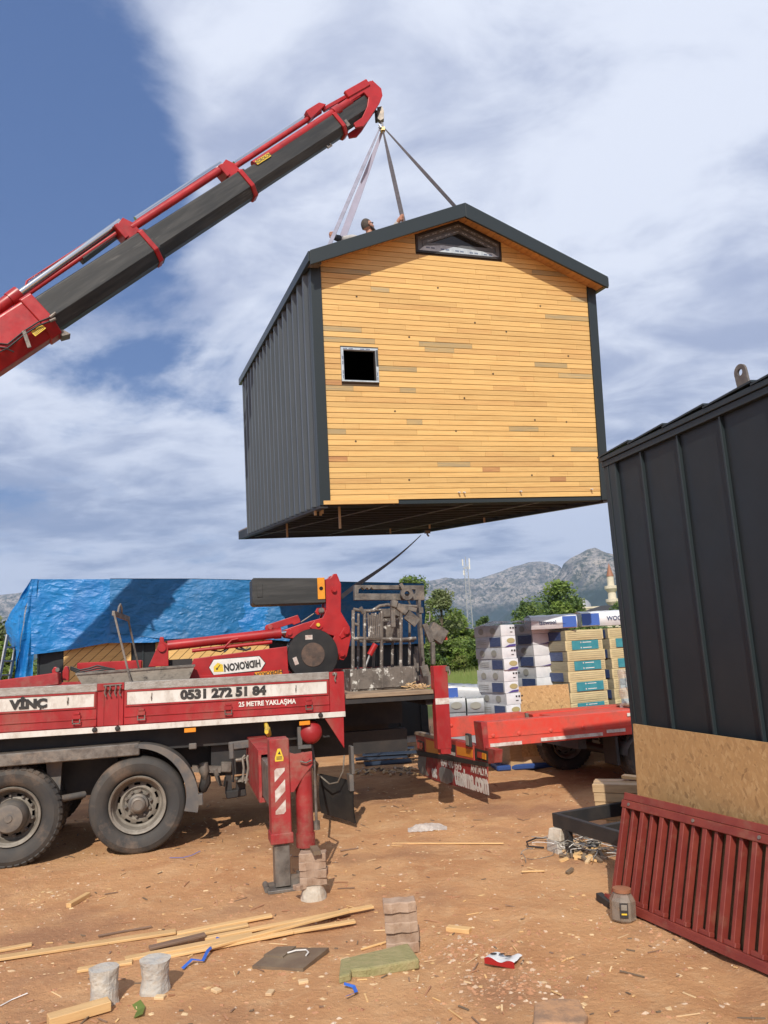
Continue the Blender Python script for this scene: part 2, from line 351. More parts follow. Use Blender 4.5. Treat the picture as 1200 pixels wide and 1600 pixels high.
def link(name, me, parent=None, M=None):
    o = bpy.data.objects.new(name, me); COL.objects.link(o)
    if parent is not None: o.parent = parent
    if M is not None: o.matrix_local = M
    return o
def tag(o, label=None, cat=None, group=None, kind=None):
    if label: o['label'] = label
    if cat: o['category'] = cat
    if group: o['group'] = group
    if kind: o['kind'] = kind
    return o
def part(name, mb, parent, m=None, M=None, bevel=0.0, label=None):
    if m: 
        if not mb.mats: mb.mats = [m]
    o = link(name, mb.mesh(name), parent, M)
    if bevel:
        b = o.modifiers.new('bevel', 'BEVEL'); b.width = bevel; b.segments = 2; b.limit_method = 'ANGLE'; b.angle_limit = rad(40)
    if label: o['label'] = label
    return o
def thing(name, M, label, cat, group=None):
    o = bpy.data.objects.new(name, None); COL.objects.link(o); o.matrix_world = M
    return tag(o, label, cat, group)
def solo(name, mb, M, label, cat, m=None, group=None, kind=None, bevel=0.0):
    o = part(name, mb, None, m, M, bevel); return tag(o, label, cat, group, kind)
def text(name, s, parent, M, size, m, off=0.012, sx=1.0, ext=0.002, align='CENTER', shear=0.0, space=1.0):
    c = bpy.data.curves.new(name, 'FONT'); c.body = s; c.size = size; c.extrude = ext; c.offset = off*size/0.2; c.align_x = align; c.align_y = 'CENTER'; c.shear = shear
    c.resolution_u = 3; c.space_character = space
    c.materials.append(MATS[m])
    tmp = bpy.data.objects.new(name, c); COL.objects.link(tmp)
    me = bpy.data.meshes.new_from_object(tmp, depsgraph=bpy.context.evaluated_depsgraph_get()); bpy.data.objects.remove(tmp)
    o = bpy.data.objects.new(name, me); COL.objects.link(o); o.parent = parent
    o.matrix_local = M @ Matrix.Diagonal((sx, 1, 1, 1)); return o
FACE = Matrix.Rotation(rad(90), 4, 'X')          # text standing in the xz plane, facing -y
def M4(x, y, z, rz=0., rx=0., ry=0., s=1.0): return frame((x, y, z), rz, rx, ry) @ Matrix.Scale(s, 4)
def copy_tree(o, parent=None):
    c = o.copy(); COL.objects.link(c); c.parent = parent
    for ch in list(o.children): copy_tree(ch, c)
    return c
# ================================================================ GROUND
def ground_material():
    m = bpy.data.materials.new('earth'); m.use_nodes = True; nt = m.node_tree; N = nt.nodes; L = nt.links; b = N['Principled BSDF']
    b.inputs['Roughness'].default_value = 0.95; b.inputs['Specular IOR Level'].default_value = 0.15
    tc = N.new('ShaderNodeTexCoord')
    def noi(s, d, r=.6, dist=0.):
        n = N.new('ShaderNodeTexNoise'); L.new(tc.outputs['Object'], n.inputs['Vector']); n.inputs['Scale'].default_value = s; n.inputs['Detail'].default_value = d; n.inputs['Roughness'].default_value = r; n.inputs['Distortion'].default_value = dist
        return n.outputs[0]
    def rmp(v, a, c):
        n = N.new('ShaderNodeMapRange'); L.new(v, n.inputs[0]); n.inputs[1].default_value = a; n.inputs[2].default_value = c; return n.outputs[0]
    def mx(f, a, c):
        n = N.new('ShaderNodeMix'); n.data_type = 'RGBA'; L.new(f, n.inputs[0])
        for i, v in ((6, a), (7, c)):
            if isinstance(v, tuple): n.inputs[i].default_value = (*v, 1)
            else: L.new(v, n.inputs[i])
        return n.outputs[2]
    c = mx(rmp(noi(1.1, 8, .65, .5), .36, .66), (0.60, 0.34, 0.17), (0.48, 0.24, 0.115))
    c = mx(rmp(noi(3.5, 8, .7, .6), .50, .68), c, (0.62, 0.375, 0.20))
    c = mx(rmp(noi(0.6, 5, .6), .50, .64), c, (0.38, 0.20, 0.11))
    c = mx(rmp(noi(28, 6, .7), .60, .72), c, (0.68, 0.48, 0.30))
    c = mx(rmp(noi(45, 5, .7), .62, .74), c, (0.28, 0.14, 0.075))
    sp = N.new('ShaderNodeSeparateXYZ'); L.new(tc.outputs['Object'], sp.inputs[0])
    ad = N.new('ShaderNodeMath'); ad.operation = 'MULTIPLY_ADD'; L.new(noi(.35, 6), ad.inputs[0]); ad.inputs[1].default_value = 7.0; L.new(sp.outputs[1], ad.inputs[2])
    g = mx(rmp(noi(.25, 8), .4, .65), (0.17, 0.21, 0.055), (0.25, 0.25, 0.09))
    g = mx(rmp(noi(.02, 6), .5, .62), g, (0.07, 0.11, 0.03))
    c = mx(rmp(ad.outputs[0], 24.5, 26.5), c, g)
    L.new(c, b.inputs['Base Color'])
    bn = N.new('ShaderNodeBump'); bn.inputs['Distance'].default_value = 0.02; bn.inputs['Strength'].default_value = 1.0
    mm = N.new('ShaderNodeMath'); mm.operation = 'ADD'; L.new(noi(22, 8, .75), mm.inputs[0]); L.new(noi(5, 6, .7), mm.inputs[1]); L.new(mm.outputs[0], bn.inputs['Height'])
    L.new(bn.outputs[0], b.inputs['Normal']); MATS['earth'] = m
ground_material()
def gh(x, y):
    if y > 16 or y < 2 or abs(x) > 7: return 0.0
    k = min(1, (16-y)/3, (y-2)/1.0, (7-abs(x)))
    rut = sum(-.02*math.exp(-((x-(cx+(y-7)*sl))/w)**2)+.009*math.exp(-((x-(cx+(y-7)*sl)-w*2)/(w*.8))**2) for cx, sl, w in ((.9, .22, .11), (2.3, .22, .11), (-.1, -.12, .09)))
    return k*(rut+noise.noise(Vector((x*.8, y*.8, 0)))*0.028+noise.noise(Vector((x*3.1, y*3.1, 3)))*0.012+noise.noise(Vector((x*9, y*9, 5)))*0.007)
def axis_pts(a, b, step, far, lead=-60):
    l = []; v = a
    while v < b: l.append(v); v += step
    l.append(b); s = step; v = b; out = list(l)
    while v < far: s *= 1.45; v += s; out.append(min(v, far))
    s = step; v = a; pre = []
    while v > lead: s *= 1.45; v -= s; pre.append(max(v, lead))
    return pre[::-1]+out
xs = axis_pts(-4.6, 3.6, 0.055, 12000, -12000); ys = axis_pts(3.6, 12.5, 0.055, 14000, -200)
g = MB(); g.sm = True; nx = len(xs)
g.mats = ['earth']; g.v = [Vector((x, y, gh(x, y))) for y in ys for x in xs]
g.f = [(j*nx+i, j*nx+i+1, (j+1)*nx+i+1, (j+1)*nx+i) for j in range(len(ys)-1) for i in range(nx-1)]
g.m = [0]*len(g.f); g.smooth = [True]*len(g.f)
tag(part('ground', g, None), kind='structure')

def scatter(name, n, mats, s0, s1, label, cat, region, flat=0.6, seed=3, power=3.0, clump=None):
    r = random.Random(seed); mb = MB()
    for k in range(n):
        d = region[2]+(region[3]-region[2])*r.random()**1.25
        x = r.uniform(region[0], region[1])*(d/8.0); y = d
        if clump and r.random() < clump[0]:
            c = r.choice(clump[1]); x = c[0]+r.gauss(0, c[2]); y = c[1]+r.gauss(0, c[3])
        s = s0+(s1-s0)*r.random()**power
        mb.mat(r.choice(mats)); z = gh(x, y)
        a = r.uniform(0, 6.28); ex = r.uniform(.6, 1.5); fl = flat*r.uniform(.5, 1.2)
        pts = []
        for dx, dy, dz in ((1, 0, 0), (.2, .9, 0), (-1, .2, 0), (-.1, -1, 0), (.3, .3, 1), (-.4, -.2, .9)):
            dx += r.uniform(-.25, .25); dy += r.uniform(-.25, .25); dz = dz*r.uniform(.7, 1.1)-.15
            px, py = dx*s*ex, dy*s; pts.append((x+px*math.cos(a)-py*math.sin(a), y+px*math.sin(a)+py*math.cos(a), z+dz*s*fl))
        mb.add(pts, [(0, 1, 4), (1, 2, 5), (1, 5, 4), (2, 3, 5), (3, 0, 4), (3, 4, 5)])
    return solo(name, mb, Matrix.Identity(4), label, cat, kind='stuff')
scatter('gravel', 11500, ['stone_pale', 'stone_clay', 'stone_clay', 'stone_clay'], .003, .021, 'pale and clay coloured pebbles strewn over the red earth yard', 'gravel', (-5.6, 5.2, 3.9, 14), seed=5, clump=(.14, [(gz(800, 1540).x, gz(800, 1540).y, .22, .14), (gz(720, 1480).x, gz(720, 1480).y, .25, .15), (gz(1050, 1440).x, gz(1050, 1440).y, .3, .3)]))
scatter('wood_chips', 1900, ['chip_wood', 'chip_wood', 'lath_new'], .004, .026, 'splinters and offcut chips of pine lying on the red earth', 'chips', (-5.6, 4.8, 3.9, 12), flat=.3, seed=8, power=3.2, clump=(.25, [(gz(95, 1395).x, gz(95, 1395).y, .25, .12), (gz(600, 1500).x, gz(600, 1500).y, .5, .35), (gz(240, 1300).x, gz(240, 1300).y, .4, .2)]))

tw = MB(); rr = random.Random(77)
for k in range(900):
    d = 4+9*rr.random()**1.3; x = rr.uniform(-.62, .55)*d; a = rr.uniform(0, 6.28); l = .012+.07*rr.random()**3; z = gh(x, d)+.004
    tw.mat(rr.choice(['lath_old', 'hardboard', 'lath_new', 'stone_clay', 'chip_wood'])); tw.bar((x-l*math.cos(a), d-l*math.sin(a), z), (x+l*math.cos(a), d+l*math.sin(a), z+rr.uniform(0, .008)), rr.uniform(.004, .012), .005)
solo('twig_litter', tw, Matrix.Identity(4), 'thin twigs, slivers and dark scraps scattered over the red earth', 'litter', kind='stuff')

# ================================================================ FAR: mountains, field, trees
def mountain_material():
    m = bpy.data.materials.new('limestone'); m.use_nodes = True; nt = m.node_tree; N = nt.nodes; L = nt.links; b = N['Principled BSDF']; b.inputs['Roughness'].default_value = .95
    tc = N.new('ShaderNodeTexCoord'); sp = N.new('ShaderNodeSeparateXYZ'); L.new(tc.outputs['Object'], sp.inputs[0])
    def noi(s, d, r=.65):
        mp = N.new('ShaderNodeMapping'); L.new(tc.outputs['Object'], mp.inputs[0]); mp.inputs['Scale'].default_value = (1, .5, 1.3)
        n = N.new('ShaderNodeTexNoise'); L.new(mp.outputs[0], n.inputs['Vector']); n.inputs['Scale'].default_value = s; n.inputs['Detail'].default_value = d; n.inputs['Roughness'].default_value = r; return n.outputs[0]
    def rmp(v, a, c):
        n = N.new('ShaderNodeMapRange'); L.new(v, n.inputs[0]); n.inputs[1].default_value = a; n.inputs[2].default_value = c; return n.outputs[0]
    def mx(f, a, c):
        n = N.new('ShaderNodeMix'); n.data_type = 'RGBA'; L.new(f, n.inputs[0])
        for i, v in ((6, a), (7, c)):
            if isinstance(v, tuple): n.inputs[i].default_value = (*v, 1)
            else: L.new(v, n.inputs[i])
        return n.outputs[2]
    c = mx(rmp(noi(.012, 10), .4, .62), (0.42, 0.37, 0.32), (0.17, 0.16, 0.145))
    c = mx(rmp(noi(.035, 10, .8), .49, .55), c, (0.045, 0.06, 0.04))
    c = mx(rmp(noi(.11, 8, .8), .53, .58), c, (0.05, 0.065, 0.04))
    ad = N.new('ShaderNodeMath'); ad.operation = 'MULTIPLY_ADD'; L.new(noi(.006, 8), ad.inputs[0]); ad.inputs[1].default_value = 420.0; L.new(sp.outputs[2], ad.inputs[2])
    c = mx(rmp(ad.outputs[0], 500, 400), c, (0.03, 0.05, 0.035))
    L.new(c, b.inputs['Base Color']); MATS['limestone'] = m
mountain_material()
def ridge(name, pts, Y, label, depth=900, base_y=None, seed=0, rough=1.0):
    P = []
    for x, y in pts:
        q = gy(x, y, Y); P.append((q.x, q.z))
    def h(x):
        if x <= P[0][0]: return P[0][1]
        for (a, ha), (b, hb) in zip(P, P[1:]):
            if x <= b: t = (x-a)/(b-a); return ha+(hb-ha)*t
        return P[-1][1]
    x0, x1 = P[0][0], P[-1][0]
    def fn(u, v):
        x = x0+(x1-x0)*u; y = Y-depth*(1-v)
        e = 0 if v >= 0.999 else 1
        nz = 0; am = 1; fq = 1/260.0
        for o in range(6):
            nz += am*(1-abs(noise.noise(Vector((x*fq+seed, y*fq*1.3, seed+o*3.1))))*2); am *= .52; fq *= 2.05
        prof = v**0.85 if v < .6 else (.6**.85+(1-.6**.85)*((v-.6)/.4)**.8)
        H = h(x)
        return (x, y-(nz-.8)*110*rough*v*(1-v)*2.2, max(0, H*prof+(nz-0.9)*95*rough*(v*(1-v)*2.6+.05*v)))
    mb = MB(); mb.mats = ['limestone']; mb.grid(fn, 320, 80)
    # back slope
    mb.grid(lambda u, v: (x0+(x1-x0)*u, Y+600*v, max(0, fn(u, 1)[2]*(1-v))), 320, 4)
    o = part(name, mb, None); tag(o, kind='structure'); o['label'] = label; return o
ridge('mountain_range', [(-420, 950), (-200, 930), (-60, 935), (0, 930), (40, 926), (150, 935), (300, 925), (450, 915), (560, 925), (615, 917), (650, 912), (683, 905), (697, 902), (710, 905), (728, 904), (747, 905), (770, 898), (787, 892), (795, 887), (812, 884), (828, 878), (843, 877), (858, 879), (868, 885), (876, 892), (886, 902), (905, 915), (960, 925), (1100, 935), (1300, 940), (1500, 960)], 6000, 'hazy grey limestone range behind the trees', 1300, seed=2)
ridge('rocky_mountain', [(700, 1001), (750, 990), (775, 975), (790, 960), (810, 948), (832, 930), (850, 918), (866, 905), (876, 893), (880, 882), (890, 874), (905, 866), (917, 859), (930, 856), (944, 862), (958, 866), (975, 872), (1010, 880), (1100, 890), (1250, 920), (1400, 960), (1500, 985)], 4200, 'pale rocky peak rising behind the minaret', 1000, seed=9, rough=.8)
# haze: even thin air between the camera and the mountains
hz = MB(); hz.box(-7500, 7500, -60, 7400, -1.0, 1150)
hm = bpy.data.materials.new('thin_haze'); hm.use_nodes = True; nt = hm.node_tree; nt.nodes.remove(nt.nodes['Principled BSDF'])
pv = nt.nodes.new('ShaderNodeVolumePrincipled'); pv.inputs['Density'].default_value = 0.000072; pv.inputs['Color'].default_value = (0.48, 0.66, 1.0, 1)
nt.links.new(pv.outputs[0], nt.nodes['Material Output'].inputs['Volume']); MATS['thin_haze'] = hm
solo('haze', hz, Matrix.Identity(4), 'thin blue haze lying between the yard and the mountains', 'haze', 'thin_haze', kind='stuff')

def leaves(mb, blobs, n, size, mats, r):
    for k in range(n):
        c, rr, mi = r.choice(blobs)
        d = Vector((r.gauss(0, 1), r.gauss(0, 1), r.gauss(0, 1))).normalized()*(r.random()**.45)
        p = Vector(c)+Vector((d.x*rr[0], d.y*rr[1], d.z*rr[2]))
        mb.mat(mats[mi % len(mats)] if r.random() < .75 else r.choice(mats)); s = size*r.uniform(.6, 1.4)
        a = Vector((r.uniform(-1, 1), r.uniform(-1, 1), r.uniform(-.6, .6))).normalized(); b = a.cross(Vector((r.uniform(-1, 1), r.uniform(-1, 1), r.uniform(.2, 1)))).normalized()
        mb.add([p-a*s, p-b*s*.55, p+a*s, p+b*s*.55], [(0, 1, 2, 3)])
def make_tree(x, y, h, w, label, mats, n=5000, size=.16, seed=0, base=.25, name='broadleaf_tree', nb=26, group=None, shape=1.0, trunk_r=.12):
    r = random.Random(seed); T = thing(name, M4(x, y, 0), label, 'tree', group)
    tr = MB(); tr.mats = ['bark']; lean = r.uniform(-.05, .05)*h
    tr.tube([(0, 0, -.2), (lean*.3, 0, h*.3), (lean, 0, h*.6), (lean*1.1, 0, h*.85)], [trunk_r*h/6, trunk_r*.8*h/6, trunk_r*.45*h/6, trunk_r*.12*h/6], 8)
    blobs = []
    for k in range(nb):
        t = r.random(); zz = h*(base+(1-base)*t*.92); wid = w*.5*math.sin(math.pi*min(.97, (t*.8+.17)**shape)); a = r.uniform(0, 6.28); q = wid*r.uniform(.35, 1.0)
        c = (lean+q*math.cos(a), q*math.sin(a), zz); rr = w*r.uniform(.12, .25)
        blobs.append((c, (rr*1.15, rr*1.15, rr*.8), r.randrange(8)))
        if k % 2 == 0: tr.tube([(lean*.6, 0, max(h*.18, zz-h*.22)), (lean+q*.5*math.cos(a), q*.5*math.sin(a), zz-h*.08), c], [.035*h/6, .022*h/6, .008*h/6], 5)
    part('trunk', tr, T)
    cr = MB(); leaves(cr, blobs, n, size, mats, r); part('crown', cr, T); return T
LM = ['leaf_mid', 'leaf_bright', 'leaf_mid', 'leaf_dark']; LD = ['leaf_dark', 'leaf_mid', 'leaf_dark']; LO = ['leaf_olive', 'leaf_olive', 'leaf_mid']; LB = ['leaf_bright', 'leaf_mid', 'leaf_bright']
def tree_px(px, ytop, Y, wpx, label, mats, **k):
    q = gy(px, ytop, Y); return make_tree(q.x, Y, q.z, wpx*1.2*Y/1200, label, mats, **k)
tree_px(648, 889, 58, 70, 'tall light green tree behind the steel basket, touching the tarp end', LM, n=14000, size=.13, seed=1, base=.05, nb=44)
tree_px(690, 917, 50, 54, 'loose olive green tree between the basket and the lattice mast', LO, n=10000, size=.11, seed=4, base=.08, nb=40)
tree_px(704, 960, 54, 70, 'broad bright green tree low behind the red bed post', LM, n=11000, size=.12, seed=6, base=.05, nb=36)
tree_px(758, 963, 130, 34, 'small dark umbrella shaped pine right of the lattice mast', LD, n=1800, size=.25, seed=7, base=.45, name='pine_tree', shape=.7)
tree_px(874, 907, 95, 72, 'large round green tree standing above the white packs', LM, n=7500, size=.22, seed=12, base=.12, nb=40)
tree_px(832, 938, 105, 70, 'dark green tree just left of the large round one', LD, n=4500, size=.24, seed=13, base=.1, nb=30)
tree_px(905, 935, 110, 40, 'olive green tree in front of the mosque dome', LO, n=2600, size=.24, seed=14, base=.1)
tree_px(975, 938, 150, 60, 'dark cypress green tree beside the minaret foot', LD, n=2200, size=.34, seed=15, base=.1)
tree_px(-12, 930, 24, 74, 'dark leafy tree at the far left behind the ladder', LO, n=6000, size=.08, seed=21, base=.05, nb=34)
tree_px(6, 1000, 22, 70, 'low green bush under the ladder at the left edge', LB, n=5000, size=.07, seed=22, base=.0, nb=30, name='bush')
for i, (px, yt, Y, w, m_, lab) in enumerate([(700, 1004, 50, 40, LB, 'round bright bush at the field edge, left of the white packs'), (735, 1003, 56, 46, LD, 'dark round bush under the lattice mast'), (672, 1002, 47, 36, LM, 'green bush behind the red bed post'), (752, 1010, 60, 30, LM, 'low green bush touching the white packs'), (716, 1014, 48, 22, ['leaf_bright', 'grass_blade'], 'small yellowish flowering bush in the middle of the hedge row')]):
    tree_px(px, yt, Y, w, lab, m_, n=3500, size=.11, seed=30+i, base=0.0, nb=22, name='bush', shape=.8)
tr_ = MB(); rr = random.Random(44)
for k in range(26000):
    y = rr.uniform(60, 420); x = rr.uniform(-.62, .62)*y
    if rr.random() < .7: y = rr.choice([150, 180, 230, 300])+rr.uniform(-6, 6); x = rr.uniform(-.62, .62)*y
    else: continue
    hgt = 3.6+2.2*noise.noise(Vector((x*.05, y*.05, 0)))+1.6*noise.noise(Vector((x*.21, y*.2, 2))); z = hgt*rr.random()**.7; s = .55
    a = Vector((rr.uniform(-1, 1), rr.uniform(-1, 1), rr.uniform(-.5, .5))).normalized()*s; b = a.cross(Vector((0, rr.uniform(-1, 1), 1))).normalized()*s*.6
    tr_.mat(rr.choice(['leaf_dark', 'leaf_mid', 'leaf_olive'])); p = Vector((x, y, z)); tr_.add([p-a, p-b, p+a, p+b], [(0, 1, 2, 3)])
solo('treeline', tr_, Matrix.Identity(4), 'distant dark treeline along the far side of the field', 'treeline', kind='stuff')
gr = MB(); rr = random.Random(5)
for k in range(42000):
    y = 22+26*rr.random()**1.4; x = rr.uniform(-.02, .30)*y if rr.random() < .8 else rr.uniform(-.6, .6)*y
    if y < 24.5+3*noise.noise(Vector((x*.4, 0, 0))): continue
    hgt = rr.uniform(.10, .38)*(1.2+noise.noise(Vector((x*.3, y*.3, 0)))); lx = rr.gauss(0, .08); w = .014
    gr.mat('grass_blade' if rr.random() < .75 else 'leaf_mid'); gr.add([(x-w, y, 0), (x+w, y, 0), (x+lx, y+rr.gauss(0, .05), hgt)], [(0, 1, 2)])
solo('grass', gr, Matrix.Identity(4), 'rough green grass growing across the open field', 'grass', kind='stuff')

# lattice mast
def mast():
    q = gy(727, 870, 210); h = q.z; T = thing('lattice_mast', M4(q.x, 210, 0), 'tall grey lattice mast with antennas in front of the mountains', 'mast')
    b = MB(); b.mats = ['lattice_steel']; w = .95
    legs = [(-w/2, -w/2), (w/2, -w/2), (w/2, w/2), (-w/2, w/2)]
    for a, c in legs: b.bar((a*1.5, c*1.5, 0), (a, c, h*.9), .11, .11)
    part('mast_leg', b, T)
    b = MB(); b.mats = ['lattice_steel']; n = 22
    for k in range(n):
        z0 = h*.9*k/n; z1 = h*.9*(k+1)/n; s0 = 1.5-.5*k/n; s1 = 1.5-.5*(k+1)/n
        for i in range(4):
            a = legs[i]; c = legs[(i+1) % 4]; f, gk = (a, c) if k % 2 else (c, a)
            b.bar((f[0]*s0, f[1]*s0, z0), (gk[0]*s1, gk[1]*s1, z1), .05, .05)
    part('brace', b, T)
    b = MB(); b.mats = ['white_paint']
    for dx, z, hh in ((-.9, .90, 1.8), (.9, .86, 1.8), (-.8, .80, 1.3), (.95, .93, 1.2)): b.box(dx-.16, dx+.16, -.6, -.4, h*z, h*z+hh)
    part('antenna', b, T); b = MB(); b.mats = ['lattice_steel']; b.cyl((0, 0, h*.88), (0, 0, h), .1, 6); b.box(-1, 1, -.5, -.4, h*.87, h*.88); part('top_rod', b, T)
mast()
def mosque():
    q = gy(955, 880, 240); h = q.z; T = thing('minaret', M4(q.x-.8, 240, 0, 0), 'slim cream minaret with two balconies and a brown pointed cap', 'minaret')
    b = MB(); b.mats = ['mosque_stone']; b.lathe([(0.0, 0), (1.7, 0), (1.5, h*.35), (1.3, h*.45), (1.25, h*.6), (1.1, h*.62), (1.0, h*.84)], 14, 'Z'); part('shaft', b, T)
    for z in (.50, .67):
        b = MB(); b.mats = ['mosque_stone']; b.lathe([(1.1, h*z-1.2), (2.1, h*z), (2.1, h*z+.9), (1.0, h*z+1.0)], 14, 'Z'); part('balcony', b, T)
    b = MB(); b.mats = ['copper_brown']; b.lathe([(1.15, h*.83), (.7, h*.9), (0.05, h)], 14, 'Z'); part('cap', b, T)
    q0 = gy(888, 968, 235); q1 = gy(932, 968, 235); zt = gy(910, 948, 235).z
    T = thing('mosque', M4((q0.x+q1.x)/2, 235, 0), 'cream mosque with a shallow grey dome behind the trees', 'mosque'); w = (q1.x-q0.x)/2
    b = MB(); b.mats = ['mosque_stone']; b.box(-w, w, -5, 8, 0, zt-.8); b.box(-w-.3, w+.3, -5.3, 8.3, zt-.8, zt-.3); part('wall', b, T)
    b = MB(); b.mats = ['lattice_steel']; b.lathe([(w*.7, zt-.3), (w*.66, zt+.8), (w*.5, zt+1.7), (w*.28, zt+2.3), (0, zt+2.6)], 20, 'Z'); part('dome', b, T)
    wb = MB(); wb.mats = ['glass_dark']; wb.box(-.35, .35, -5.06, -4.98, zt-3, zt-1.4); me = wb.mesh('window')
    for k in range(5): link('window', me, T, M4(-w+w*2*(k+.5)/5, 0, 0))
    q0 = gy(912, 950, 200); T = thing('pavilion_roof', M4(gy(945, 940, 200).x, 200, 0), 'dark low pitched roof left of the minaret foot', 'roof'); zt = gy(945, 946, 200).z
    b = MB(); b.mats = ['chassis_black']; b.add([(-7, -4, zt-1.6), (7, -4, zt-1.6), (7, 4, zt-1.6), (-7, 4, zt-1.6), (-1, 0, zt), (3, 0, zt)], [(0, 1, 5, 4), (1, 2, 5), (2, 3, 4, 5), (3, 0, 4), (0, 3, 2, 1)]); part('roof', b, T)
    b = MB(); b.mats = ['mosque_stone']; b.box(-6, 6, -3, 3, 0, zt-1.6); part('wall', b, T)
mosque()
def red_roof_house():
    q = gy(748, 992, 120); T = thing('farmhouse', M4(q.x, 120, 0), 'low white house with red tiled roof beyond the field', 'house')
    b = MB(); b.mats = ['white_paint']; b.box(-3, 5, 0, 5, 0, 2.3); part('wall', b, T)
    b = MB(); b.mats = ['roof_tile']; b.add([(-3.4, -.4, 2.2), (5.4, -.4, 2.2), (5.4, 5.4, 2.2), (-3.4, 5.4, 2.2), (-2.4, 2.5, 3.5), (4.4, 2.5, 3.5)], [(0, 1, 5, 4), (1, 2, 5), (2, 3, 4, 5), (3, 0, 4)]); part('roof', b, T)
    for k in range(3):
        b = MB(); b.mats = ['glass_dark']; b.box(-2+k*2.3, -1.2+k*2.3, -.05, .02, .9, 1.7); part('window', b, T)
red_roof_house()
# ================================================================ HANGING TIMBER CABIN
HF = frame((-.79, 9.402, 3.747), .326, .097, -.024)
HW, HL, HH, APX, SL = 4.214, 6.05, 3.1, 4.01, .393
def zt(x): return APX-SL*abs(x-2.107)
CAB = thing('timber_cabin', HF, 'new gabled cabin with pine board front and dark metal sides hanging from the crane slings', 'cabin')
def cabin():
    T = CAB; C = MB
    b = C(); b.mats = ['void_black']; b.box(.13, HW-.13, .022, .05, .03, 3.1)
    # backing with holes for the windows
    b = C(); b.mats = ['pine_dark_back']
    X0, X1, Z0, Z1 = .352, .852, 1.572, 2.022
    b.box(.12, X0, .016, .06, .05, 3.2); b.box(X1, HW-.12, .016, .06, .05, 3.2); b.box(X0, X1, .016, .06, .05, Z0); b.box(X0, X1, .016, .06, Z1, 3.2)
    b.prism([(.12, 3.2), (.12, zt(.12)-.14), (1.46, zt(1.46)-.14), (1.46, 3.2)], .016, .06)
    b.prism([(2.74, 3.2), (2.74, zt(2.74)-.14), (HW-.12, zt(HW-.12)-.14), (HW-.12, 3.2)], .016, .06)
    b.box(1.46, 2.74, .016, .06, 3.2, 3.37); part('wall_backing', b, T)
    # planks
    r = random.Random(3); z = .048; k = 0; PH = .0702
    rows = int((APX-.14-.048)/PH)
    def seg(x0, x1, z, h, y=0.0):
        u = r.random(); m = 'pine' if u < .64 else ('pine_warm' if u < .76 else ('pine_grey' if u < .965 else 'pine_brown'))
        if m in ('pine_grey', 'pine_brown') and x1-x0 > .8: m = 'pine'
        top0 = min(z+h, zt(x0)-.135); top1 = min(z+h, zt(x1)-.135)
        yy = r.uniform(-.0012, .0012); c = .0022
        if top0 >= z+h-1e-6 and top1 >= z+h-1e-6:
            bb = C(); bb.mats = [m]; bb.box(x0+.0006, x1-.0006, yy, .0155, z, z+h, c); o = part('plank', bb, T)
        else:
            pts = [(x0, z), (x1, z), (x1, max(z, top1))]
            pk = 2.107
            if x0 < pk < x1: pts.append((pk, min(z+h, zt(pk)-.135)))
            # corner where the slope cuts the row
            for s_ in ((1, -1) if True else ()):
                pass
            xc_r = 2.107+(APX-.135-(z+h))/SL; xc_l = 2.107-(APX-.135-(z+h))/SL
            if x0 < xc_r < x1: pts.append((xc_r, z+h))
            if x0 < xc_l < x1: pts.append((xc_l, z+h))
            pts.append((x0, max(z, top0)))
            pts = sorted(set(pts), key=lambda p: p)
            cx = sum(p[0] for p in pts)/len(pts); cz = sum(p[1] for p in pts)/len(pts)
            pts.sort(key=lambda p: math.atan2(p[1]-cz, p[0]-cx))
            if len(pts) < 3: return
            bb = C(); bb.mats = [m]; bb.prism(pts, yy, .0155); o = part('plank', bb, T)
    for i in range(rows+1):
        z = .048+i*PH; h = PH-.0054
        zm = z+.02
        xl, xr = .135, HW-.135
        if zt(.135)-.135 < zm+.02: 
            xl = 2.107-(APX-.135-z)/SL+.01; xr = 2.107+(APX-.135-z)/SL-.01
            xl = max(xl, .135); xr = min(xr, HW-.135)
        if xr-xl < .15: continue
        spans = [(xl, xr)]
        if z+h > Z0+.005 and z < Z1-.01: spans = [(xl, X0-.002), (X1+.002, xr)]
        if z+h > 3.372: spans = [(xl, 1.455), (2.742, xr)]
        for a, e in spans:
            x = a
            while x < e-.01:
                l = r.choice([.22, .45, .6, .75, .95, 1.2, 1.5, 1.9])*r.uniform(.8, 1.2)
                if e-(x+l) < .18: l = e-x
                seg(x, x+l, z, h); x += l
    # corner trims
    b = C(); b.mats = ['anthracite_trim']; b.box(-.004, .131, -.018, .10, -.01, 3.0); b.box(-.004, .131, -.018, .10, 3.0, zt(.06)-.14); part('corner_trim', b, T, bevel=.003)
    b = C(); b.mats = ['anthracite_trim']; b.box(HW-.131, HW+.004, -.018, .10, -.01, zt(.06)-.14); part('corner_trim', b, T, bevel=.003)
    b = C(); b.mats = ['white_paint']; b.prism([(.10, .0), (.145, .0), (.145, .045)], -.022, -.0185); part('corner_patch', b, T)
    # bottom sill board (left third a little lower) and protruding bolts
    b = C(); b.mats = ['pine_warm']; b.box(.04, 1.03, -.03, .02, -.005, .045, .003); part('sill_board', b, T)
    b = C(); b.mats = ['anthracite_trim']; b.box(1.03, HW-.14, -.006, .03, -.012, .034); part('sill_flashing', b, T)
    bolt = C(); bolt.mats = ['white_paint']; bolt.cyl((0, .01, 0), (0, -.05, -.004), .011, 8); bm = bolt.mesh('bolt')
    for x, z in ((1.885, .128), (1.96, .126), (2.80, .13), (3.92, .145)): link('bolt', bm, T, M4(x, 0, z))
    kn = C(); kn.mats = ['pine_dark_back']; kn.lathe([(0, 0), (.014, 0), (.014, .004)], 7, 'Y'); km = kn.mesh('knot')
